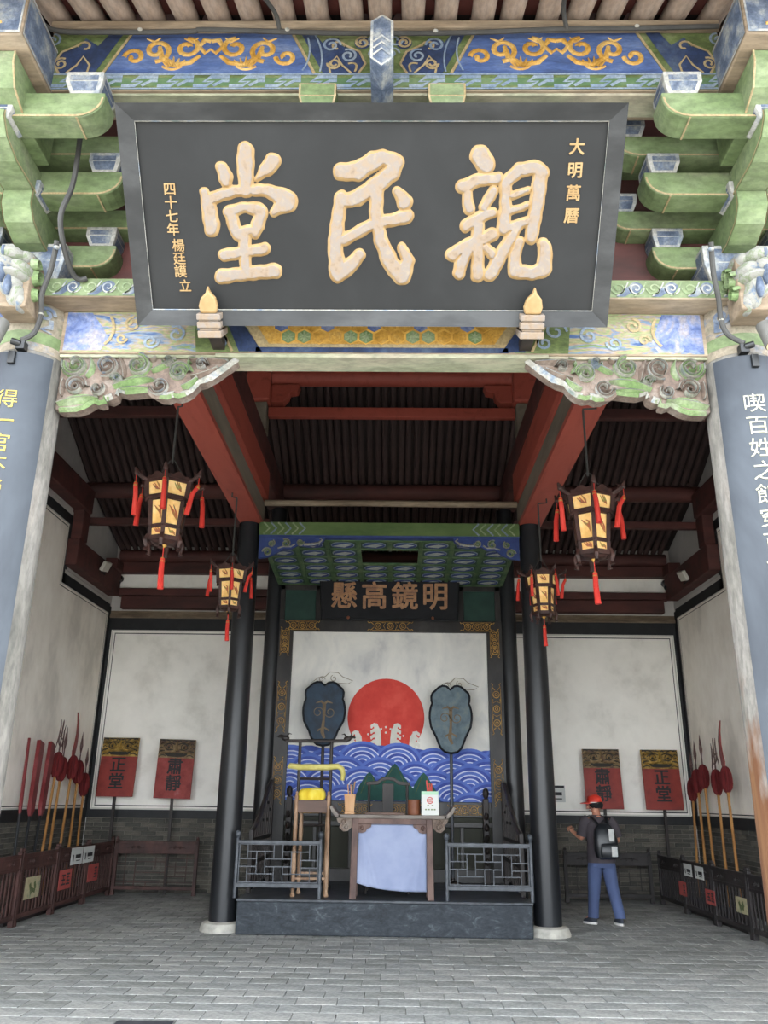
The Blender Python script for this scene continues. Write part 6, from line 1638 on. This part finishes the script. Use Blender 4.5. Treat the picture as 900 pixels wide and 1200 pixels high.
# left wall: foot behind the barrier, head against the wall
def wl_pt(y, z, x): return (x, y, z)
for X_, y0_, y1_, nm in ((-5.24, 12.1, 15.1, 'left'), (5.05, 12.5, 14.9, 'right')):
    t = thing('weapon_trough', f'low dark trough on the floor holding the weapon shafts along the {nm} wall', 'trough', (X_, (y0_+y1_)/2, 0), 'weapon troughs along the side walls')
    mb = MB(); mb.b2(X_-.13, X_+.13, y0_, y1_, 0, .03); mb.build('base_board', m_fencedark, t, bevel=.005)
    mb = MB(); mb.b2(X_+(.10 if X_ < 0 else -.13), X_+(.13 if X_ < 0 else -.10), y0_, y1_, .03, .26); mb.build('side_board', m_fencedark, t, bevel=.005)
LW = [('thin', 'thin red-topped club, nearest of the weapons on the left wall', (-5.18, 12.35, .03), (-5.50, 12.98, 2.49)),
      ('club', 'flat red club with a black handle, first of the two on the left wall', (-5.18, 12.62, .03), (-5.48, 13.38, 2.46)),
      ('club', 'flat red club with a black handle, second of the two on the left wall', (-5.18, 12.92, .03), (-5.46, 13.78, 2.46)),
      ('trident', 'trident with a red tassel leaning on the left wall', (-5.18, 13.2, .03), (-5.5, 14.25, 2.86)),
      ('spear', 'short spear beside the trident with a red tassel on the left wall', (-5.18, 13.5, .03), (-5.52, 14.5, 2.78)),
      ('blade', 'crescent blade on a long shaft with a red tassel on the left wall', (-5.18, 13.9, .03), (-5.5, 14.95, 2.98)),
      ('spear', 'tasselled spear just behind the crescent blade on the left wall', (-5.18, 14.35, .03), (-5.52, 15.25, 2.75)),
      ('spear', 'last tasselled spear towards the left back corner', (-5.18, 14.75, .03), (-5.52, 15.6, 2.5))]
for a in LW: weapon(*a)
RW = [('spear', 'tasselled spear farthest along the right wall, beside the dark band', (4.98, 14.55, .03), (5.40, 15.45, 2.55)),
      ('spear', 'second tasselled spear from the back on the right wall', (4.98, 14.1, .03), (5.36, 15.1, 2.72)),
      ('spear', 'third tasselled spear from the back on the right wall', (4.98, 13.7, .03), (5.36, 14.8, 2.80)),
      ('trident', 'slim fork with a red tassel, fourth weapon on the right wall', (4.98, 13.25, .03), (5.36, 14.2, 2.68)),
      ('blade', 'curved blade on a long shaft nearest the right pillar', (4.98, 12.8, .03), (5.36, 13.8, 2.86))]
for a in RW: weapon(*a)

# ---------------------------------------------------------------- lanterns
def lantern(label):
    t = thing('palace_lantern', label, 'lantern', (0, 0, 0), 'palace lanterns under the red beams')
    def hexr(r, z): return [(r*math.cos(-PI/2 + PI/3*j), r*math.sin(-PI/2 + PI/3*j), z) for j in range(6)]
    def frame(nm, r1, z1, r2, z2, w, panes):
        mb = MB(); A_, B_ = hexr(r1, z1), hexr(r2, z2)
        for j in range(6):
            k = (j+1) % 6
            mb.bar(A_[j], B_[j], w*1.5); mb.bar(A_[j], A_[k], w); mb.bar(B_[j], B_[k], w)
        f = mb.build(nm, m_lanternwood, t, world=False)
        for j in range(6):
            k = (j+1) % 6
            q = [Vector(A_[j])*.985, Vector(A_[k])*.985, Vector(B_[k])*.985, Vector(B_[j])*.985]
            q = [Vector((v.x, v.y, w_.z)) for v, w_ in zip(q, (Vector(A_[j]), Vector(A_[k]), Vector(B_[k]), Vector(B_[j])))]
            mp_ = MB(); mp_.add(q, [(0, 1, 2, 3)])
            s = mp_.build('silk_pane', m_lanternsilk, t, world=False)
            o = q[0]; u = q[1]-q[0]; v = q[3]-q[0]; pl = Plane((q[0]+q[1]+q[2]+q[3])/4, u, v)
            hh = v.length
            mm = MB(); a = random.uniform(-.3, .3)
            sg_ = 1 if pl.n.dot(Vector((pl.o.x, pl.o.y, 0))) > 0 else -1
            for z_ in range(3):
                mm.ribbon(pl, [(-.04 + .025*z_ + a*.05, -hh*.25 + random.uniform(-.2, .2)*hh), (.0 + .02*z_, random.uniform(-.15, .15)*hh), (.05, hh*.2 + random.uniform(-.1, .1)*hh)], [.004, .012, .003], .004*sg_)
            mm.build('painted_motif', m_silkpaint, s, world=False)
        return f
    frame('upper_frame', .265, .70, .245, .52, .032, True)
    frame('main_frame', .20, .50, .175, .20, .028, True)
    frame('lower_frame', .175, .185, .17, .075, .026, True)
    # crest, skirt and corner pieces
    mb = MB(); H_ = hexr(.27, .72)
    for j in range(6):
        a, b = Vector(H_[j]), Vector(H_[(j+1) % 6]); u = (b-a)
        pl = Plane(a, u, (0, 0, 1)); w = u.length
        mb.prism([(0, 0), (w, 0), (w, .02), (w*.88, .045), (w*.75, .035), (w*.62, .065), (w*.5, .08), (w*.38, .065), (w*.25, .035), (w*.12, .045), (0, .02)], pl, -.008, .008)
    mb.build('carved_crest', m_lanternwood, t, world=False); mb = MB()
    H2_ = hexr(.255, .51)
    for j in range(6):
        a, b = Vector(H2_[j]), Vector(H2_[(j+1) % 6]); u = (b-a); pl = Plane(a, u, (0, 0, 1)); w = u.length
        mb.prism([(0, 0), (0, -.05), (w*.15, -.015), (w*.5, -.03), (w*.85, -.015), (w, -.05), (w, 0)], pl, -.006, .006)
    mb.build('carved_valance', m_lanternwood, t, world=False)
    mb = MB(); H3 = hexr(.185, .06)
    for j in range(6):
        a, b = Vector(H3[j]), Vector(H3[(j+1) % 6]); mb.bar(a, b, .025, .05)
        d = Vector((math.cos(-PI/2+PI/3*j), math.sin(-PI/2+PI/3*j), 0))
        mb.tube([d*.19 + Vector((0, 0, .10)), d*.215 + Vector((0, 0, .03)), d*.195 + Vector((0, 0, -.04)), d*.205 + Vector((0, 0, -.075))], [.02, .026, .018, .03], 8)
    mb.loft([hexr(.18, .05), hexr(.12, .02), hexr(.05, .01)])
    mb.build('base_skirt', m_lanternwood, t, world=False)
    mb = MB(); mb.lathe([(.03, .06), (.04, .03), (.03, .0), (.012, -.02)], 12); mb.build('base_boss', m_golddark, t, True, world=False)
    for j in range(6):
        d = Vector((math.cos(-PI/2+PI/3*j), math.sin(-PI/2+PI/3*j), 0)); Z = Vector((0, 0, 1))
        mb = MB()
        mb.tube([d*.25 + Z*.66, d*.27 + Z*.72, d*.33 + Z*.74, d*.39 + Z*.78, d*.41 + Z*.83], [.02, .026, .022, .028, .01], 8)
        mb.ell(d*.385 + Z*.765, (.03, .03, .025), 8, 5); mb.tube([d*.33 + Z*.74, d*.34 + Z*.80, d*.31 + Z*.82], [.015, .012, .004], 6)
        mb.build('dragon_arm', m_lanternwood, t, True, world=False)
        # side tassel on each arm
        p = d*.39 + Z*.74; sway = Vector((random.uniform(-.04, .04), random.uniform(-.03, .03), 0))
        if j in (1,): sway = Vector((-.10, 0, .02))
        mb = MB(); mb.tube([p, p - Z*.09], .004, 5)
        q0 = p - Z*.09
        mb.tube([q0, q0 - Z*.12 + sway*.6, q0 - Z*.36 + sway], [.022, .026, .030], 10); ta = mb.build('tassel', m_tassel, t, True, world=False)
        mb = MB(); mb.tube([q0 + Z*.01, q0 - Z*.035 + sway*.1], [.016, .026], 10); mb.build('gold_cap', m_gold, ta, True, world=False)
    mb = MB(); mb.tube([(0, 0, 0), (0, 0, -.14)], .005, 5); mb.tube([(0, 0, -.14), (0, 0, -.3), (.01, 0, -.48)], [.026, .03, .034], 12); ta = mb.build('long_tassel', m_tassel, t, True, world=False)
    mb = MB(); mb.tube([(0, 0, -.13), (0, 0, -.18)], [.018, .03], 10); mb.build('gold_cap', m_gold, ta, True, world=False)
    mb = MB()
    for s in (-1, 1): mb.tube([(s*.2, 0, .72), (s*.03, 0, 1.0), (0, 0, 1.03)], .006, 6)
    mb.build('hanging_chain', m_rope, t, True, world=False)
    return t
def hang(t, x, y, z, zt, xb, wire):
    w = thing('hanging_wire', wire, 'wire', (x, y, z + 1.02))
    mb = MB(); mb.tube([(x, y, z+.98), (x, y, zt - .02)], .012, 6); mb.tube([(x, y, zt - .02), (x, y, zt), (xb, y, zt + .01), (xb, y, zt + .14)], .012, 6); mb.build('rod', m_rope, w, True)
LSP = [(-2.24, 7.9, 4.05, 5.60), (2.06, 7.9, 3.94, 5.60), (-2.13, 10.75, 4.0, 5.62), (2.08, 10.9, 4.0, 5.62)]
LLB = ['large palace lantern with red tassels hanging at the left, nearest the left pillar', 'large palace lantern with red tassels hanging at the right, nearest the right pillar', 'palace lantern hanging farther back beside the left inner column', 'palace lantern hanging farther back beside the right inner column']
WLB = ['thin dark wire holding the near left lantern', 'thin dark wire holding the near right lantern', 'hooked iron rod holding the far left lantern', 'hooked iron rod holding the far right lantern']
ln = lantern(LLB[0])
ROT = (.12, -.10, .22, .42)
for i_n, (x, y, z, zt) in enumerate(LSP):
    if i_n == 0: q = ln; ln.location = (x, y, z); ln.rotation_euler = (0, 0, ROT[0])
    else: q = dup(ln, (x, y, z), LLB[i_n], ROT[i_n])
    k_ = .92 if i_n < 2 else .80; q.scale = (k_, k_, k_)
    hang(q, x, y, z - 1.02*(1 - k_), zt, (-1 if x < 0 else 1)*2.2, WLB[i_n])

# ---------------------------------------------------------------- security cameras and floodlights
def sec_cam(x, s, label):
    t = thing('security_camera', label, 'camera', (x, 16.4, 5.8))
    mb = MB(); mb.tube([(x, 16.46, 5.90), (x, 16.36, 5.90)], .07, 14); mb.build('mount', m_camblack, t, True)
    mb = MB(); mb.tube([(x, 16.38, 5.86), (x + s*.03, 16.22, 5.76)], .06, 14); mb.build('body', m_camblack, t, True)
    mb = MB(); mb.ell((x + s*.03, 16.21, 5.755), (.045, .03, .045), 10, 6); mb.build('lens', m_fanrim, t, True)
sec_cam(-5.60, 1, 'small black security camera on the white strip in the left back corner')
sec_cam(5.58, -1, 'small black security camera on the white strip in the right back corner')
def flood(x, y, z, s, label):
    t = thing('floodlight', label, 'lamp', (x, y, z))
    mb = MB(); R = Matrix.Rotation(s*.5, 3, 'Y') @ Matrix.Rotation(.2, 3, 'X'); mb.box((x, y, z), (.07, .26, .19), R); mb.build('housing', m_floodwhite, t, bevel=.012)
    mb = MB(); mb.tube([(x - s*.04, y, z), (x - s*.14, y, z - .02)], .02, 8); mb.tube([(x - s*.1, y+.05, z - .08), (x - s*.06, y+.16, z - .12), (x - s*.1, y + .2, z + .05)], .012, 6); mb.build('bracket', m_camblack, t, True)
flood(-5.42, 15.05, 5.78, 1, 'small white floodlight on the left side beam')
flood(5.42, 14.9, 5.66, -1, 'small white floodlight on the right side beam')

mb = MB(); mb.b2(-2.06, -1.62, 7.05, 7.40, .002, .012)
single('floor_plate', 'dark plate lying on the pavers at the lower left edge', 'plate', mb, m_mat, bevel=.003)

# ---------------------------------------------------------------- man with the red cap
PX, PY = 3.18, 13.30
man = thing('person', 'man in a red cap, charcoal shirt and blue trousers walking away', 'person', (PX, PY, 0))
skb = bpy.data.meshes.new('body')
J = {  # joints: position, radius
 'pel': ((-.00, 0, .93), .13), 'sp1': ((0, .01, 1.12), .125), 'sp2': ((-.01, .02, 1.32), .13), 'nk': ((-.02, .03, 1.48), .055), 'hd0': ((-.03, .05, 1.56), .07), 'hd1': ((-.035, .06, 1.65), .085), 'hd2': ((-.04, .06, 1.70), .075),
 'hl': ((-.10, 0, .88), .10), 'kl': ((-.135, .03, .47), .058), 'al': ((-.175, -.0, .10), .038), 'tl': ((-.27, .08, .045), .034),
 'hr': ((.10, 0, .88), .10), 'kr': ((.135, .02, .47), .058), 'ar': ((.19, -.10, .10), .038), 'tr': ((.17, .05, .045), .034),
 'sl': ((-.20, .02, 1.42), .062), 'el': ((-.26, .05, 1.15), .044), 'wl': ((-.345, .24, 1.235), .030), 'pl': ((-.37, .29, 1.27), .034),
 'sr': ((.19, .02, 1.40), .062), 'er': ((.275, .03, 1.13), .044), 'wr': ((.22, .23, 1.08), .030), 'pr': ((.19, .30, 1.09), .034)}
E_ = [('pel','sp1'),('sp1','sp2'),('sp2','nk'),('nk','hd0'),('hd0','hd1'),('hd1','hd2'),('pel','hl'),('hl','kl'),('kl','al'),('al','tl'),('pel','hr'),('hr','kr'),('kr','ar'),('ar','tr'),('sp2','sl'),('sl','el'),('el','wl'),('wl','pl'),('sp2','sr'),('sr','er'),('er','wr'),('wr','pr')]
ks = list(J)
vv = [J[k][0] for k in ks]; ee = [(ks.index(a), ks.index(b)) for a, b in E_]; rr = [J[k][1] for k in ks]
# five fingers and a thumb side per hand, grown from the palm
def finger(palm, pts, r):
    prev = ks.index(palm)
    for p in pts:
        vv.append(p); rr.append(r); ee.append((prev, len(vv)-1)); prev = len(vv)-1; r *= .9
skb.from_pydata(vv, ee, [])
bo = bpy.data.objects.new('body', skb); C.objects.link(bo)
sk = bo.modifiers.new('skin', 'SKIN'); 
if not skb.skin_vertices:
    bm = bmesh.new(); bm.from_mesh(skb); bm.verts.layers.skin.verify(); bm.to_mesh(skb); bm.free()
for i, v in enumerate(skb.skin_vertices[0].data): v.radius = (rr[i], rr[i]); v.use_root = (i == 0)
ss = bo.modifiers.new('sub', 'SUBSURF'); ss.levels = 2; ss.render_levels = 2
dg = bpy.context.evaluated_depsgraph_get(); dg.update()
bme = bpy.data.meshes.new_from_object(bo.evaluated_get(dg))
bpy.data.objects.remove(bo)
mb = MB(); mb.V = [tuple(v.co) for v in bme.vertices]; mb.F = [list(p.vertices) for p in bme.polygons]; mb.I = [0]*len(mb.F)
def hand(c, axis, curl, side):
    c = Vector(c); ax = Vector(axis).normalized(); cu = Vector(curl).normalized(); w = ax.cross(cu).normalized()
    for i, (o, L) in enumerate(((-.033, .066), (-.011, .078), (.011, .074), (.033, .058))):
        b = c + w*o + ax*.03
        mb.tube([b, b + ax*L*.45 + cu*.008, b + ax*L*.6 + cu*.035, b + ax*L*.35 + cu*.055], [.010, .0095, .009, .007], 8)
    b = c + w*(-.03*side) + cu*.01
    mb.tube([b, b + w*(-.02*side) + ax*.03 + cu*.02, b + w*(-.005*side) + ax*.05 + cu*.04], [.012, .011, .008], 8)
hand((-.37, .29, 1.27), (-.3, .6, .6), (.4, .3, -.8), 1)
hand((.19, .30, 1.09), (-.3, .9, .1), (0, .2, -1), -1)
# face: nose, ears
mb.ell((-.125, .10, 1.60), (.022, .014, .02), 8, 6); mb.ell((.045, .055, 1.60), (.012, .02, .03), 8, 6); mb.ell((-.06, -.02, 1.60), (.012, .018, .03), 8, 6)
mb.ell((-.105, .11, 1.555), (.016, .022, .007), 8, 5)
for e in ((-.115, .075, 1.625), (-.09, .135, 1.625)): mb.ell(e, (.008, .01, .008), 8, 5)
mb.build('body', m_skin, man, True, world=False)
def rings(spec, n=20, tw=0.0):
    out = []
    for (cx, cy, z, rx, ry) in spec: out.append([(cx + rx*math.cos(2*PI*j/n), cy + ry*math.sin(2*PI*j/n), z) for j in range(n)])
    return out
mb = MB()
mb.loft(rings([(0, 0, .825, .212, .152), (0, .005, .95, .205, .150), (0, .01, 1.1, .195, .14), (-.005, .015, 1.25, .205, .142), (-.01, .02, 1.36, .215, .135), (-.01, .025, 1.43, .185, .11), (-.015, .028, 1.475, .095, .075), (-.02, .03, 1.49, .075, .068)]), cap=False)
mb.tube([(-.15, .02, 1.42), (-.21, .025, 1.38), (-.245, .04, 1.25), (-.262, .048, 1.19)], [.085, .09, .078, .08], 14)
mb.tube([(.14, .02, 1.41), (.20, .022, 1.37), (.245, .028, 1.25), (.268, .03, 1.18)], [.085, .09, .078, .08], 14)
mb.build('shirt', m_shirt, man, True, world=False)
mb = MB()
mb.loft(rings([(0, 0, .76, .185, .125), (0, 0, .80, .197, .135), (0, 0, .86, .195, .138), (0, 0, .93, .188, .135)]))
mb.tube([(-.095, 0, .88), (-.105, .01, .74), (-.125, .03, .50), (-.15, .02, .30), (-.172, 0, .12), (-.175, 0, .085)], [.094, .104, .092, .082, .078, .080], 18)
mb.tube([(.095, 0, .88), (.105, .01, .74), (.135, .02, .50), (.165, -.04, .30), (.19, -.095, .12), (.19, -.10, .085)], [.094, .104, .092, .082, .078, .080], 18)
mb.build('trousers', m_pants, man, True, world=False)
for nm, (a, b) in (('left', ((-.165, -.02, 0), (-.27, .09, 0))), ('right', ((.195, -.14, 0), (.165, .06, 0)))):
    A_, B_ = Vector(a), Vector(b); d = (B_-A_).normalized(); c_ = (A_+B_)/2; w = Vector((-d.y, d.x, 0)); Lh = (B_-A_).length/2 + .045
    def ring(z, k, kw): return [(c_ + d*(Lh*k*math.cos(2*PI*j/18)) + w*(.05*kw*math.sin(2*PI*j/18)) + Vector((0, 0, z))) for j in range(18)]
    mb = MB(); mb.loft([ring(0.0, 1, 1), ring(.025, 1.02, 1.04), ring(.03, 1.0, 1.0)]); so = mb.build('shoe_sole', m_sole, man, True, world=False)
    mb = MB(); r2 = ring(.03, .97, .97); 
    up_ = lambda z, k, kw, sh: [p + d*(-sh) for p in ring(z, k, kw)]
    mb.loft([r2, up_(.06, .86, .93, .01), up_(.09, .55, .85, .045), up_(.115, .42, .8, .055)]); mb.build('shoe', m_shoe, man, True, world=False)
# hair and cap, head turned to the left
mb = MB(); mb.loft(rings([(-.005, .025, 1.585, .078, .075), (-.012, .02, 1.615, .10, .095), (-.02, .025, 1.65, .110, .108), (-.035, .05, 1.70, .095, .10)], 18)); mb.build('hair', m_hair, man, True, world=False)
mb = MB(); mb.loft(rings([(-.035, .05, 1.655, .112, .118), (-.035, .05, 1.70, .112, .118), (-.035, .05, 1.745, .098, .102), (-.035, .05, 1.775, .06, .062), (-.035, .05, 1.785, .012, .012)], 22)); cp = mb.build('cap', m_cap, man, True, world=False)
mb = MB(); mb.loft([[( -.10 - .02*0 - r*math.cos(a)*1.0, .075 + .11*math.sin(a), 1.672 - .02*r/.14 + h) for a in [(-PI/2 + PI*j/10) for j in range(11)]] for (r, h) in ((.02, .0), (.15, -.005), (.15, .006), (.02, .012))]); mb.build('cap_brim', m_cap, cp, True, world=False)
mb = MB(); mb.loft(rings([(-.035, .05, 1.66, .1145, .1205), (-.035, .05, 1.672, .1145, .1205)], 22), cap=False); mb.build('white_band', m_sole, cp, True, world=False)
# backpack
bp = thing('backpack', 'black backpack with two grey reflective stripes on the man in the cap', 'backpack', (PX + .02, PY - .19, .9))
def rbox(cx, cy, z, rx, ry, n=24, p=3.2):
    return [(cx + rx*math.copysign(abs(math.cos(a))**(2/p), math.cos(a)), cy + ry*math.copysign(abs(math.sin(a))**(2/p), math.sin(a)), z) for a in [2*PI*j/n for j in range(n)]]
bx, by = PX + .035, PY - .205
mb = MB(); mb.loft([rbox(bx+.01, by, .885, .10, .05), rbox(bx+.01, by-.01, .91, .165, .08), rbox(bx, by-.015, 1.02, .175, .095), rbox(bx-.005, by-.01, 1.16, .17, .09), rbox(bx-.01, by, 1.28, .145, .075), rbox(bx-.015, by+.01, 1.36, .09, .05), rbox(bx-.015, by+.02, 1.38, .04, .02)])
mb.build('bag_body', m_bag, bp, True)
mb = MB(); mb.loft([rbox(bx+.03, by-.09, .92, .12, .03), rbox(bx+.03, by-.095, .95, .135, .035), rbox(bx+.03, by-.095, 1.08, .13, .03), rbox(bx+.03, by-.08, 1.11, .11, .02)]); mb.build('front_pocket', m_bag, bp, True)
mb = MB(); mb.b2(bx+.02, bx+.10, by-.122, by-.095, 1.13, 1.30); mb.build('reflective_stripe', m_reflect, bp, bevel=.006)
mb = MB(); mb.b2(bx+.045, bx+.13, by-.14, by-.10, .925, 1.065); mb.build('reflective_stripe', m_reflect, bp, bevel=.006)
mb = MB()
for s, xs in ((-1, -.11), (1, .09)): mb.tube([(bx + xs*.6, by+.03, 1.33), (PX + s*.105 - .01, PY - .08, 1.455), (PX + s*.12 - .01, PY+.02, 1.475), (PX + s*.135 - .01, PY + .13, 1.40)], [.028, .03, .03, .028], 8, ry=.5)
mb.tube([(bx-.04, by+.03, 1.37), (bx-.015, by+.02, 1.42), (bx+.01, by+.03, 1.37)], .012, 6)
mb.build('strap', m_bag, bp, True)
# ---------------------------------------------------------------- alike things share a group phrase
GR = {'tasselled_spear': 'weapons leaning on the side walls', 'trident_spear': 'weapons leaning on the side walls', 'crescent_blade': 'weapons leaning on the side walls', 'flat_club': 'weapons leaning on the side walls', 'thin_club': 'weapons leaning on the side walls',
      'wooden_barrier': 'wooden barriers along the walls', 'rank_board': 'red boards on poles by the back wall', 'dougong_bracket': 'painted bracket clusters under the eaves', 'beam_head': 'painted beam heads',
      'front_pillar': 'front pillars', 'couplet_board': 'couplet boards on the front pillars', 'carved_bracket': 'carved brackets under the architrave', 'carved_beam_end': 'carved beam ends on the pillar heads',
      'column': 'black columns inside the hall', 'purlin': 'purlins of the roof', 'tie_beam': 'tie beams of the roof', 'roof_beam': 'long red roof beams', 'truss_beam': 'second tier truss beams', 'truss_post': 'short posts of the roof truss',
      'wall_beam': 'beams on the back wall', 'wall_plate': 'wall plates under the rafters', 'side_beam': 'beams on the side walls', 'low_railing': 'railings at the platform front', 'side_balustrade': 'balustrades at the platform ends',
      'carved_clamp': 'clamps of the painted screen', 'ceremonial_fan': 'ceremonial fans', 'tally_holder': 'tally holders on the table', 'spotlight': 'spotlights over the couplet boards', 'security_camera': 'security cameras',
      'floodlight': 'floodlights on the side beams', 'hanging_wire': 'wires of the lanterns', 'cable': 'cables on the facade', 'board_holder': 'holders under the name board', 'canopy_bracket': 'brackets under the canopy beam',
      'red_paper': 'papers on the barriers', 'cream_paper': 'papers on the barriers', 'architrave': 'architraves between the pillars'}
for o in list(C.objects):
    if o.parent is None and 'category' in o and 'group' not in o:
        b_ = o.name.split('.')[0]
        if b_ in GR: o['group'] = GR[b_]
        elif b_ == 'notice_card' and 'barrier' in o['label']: o['group'] = 'cards on the barriers'
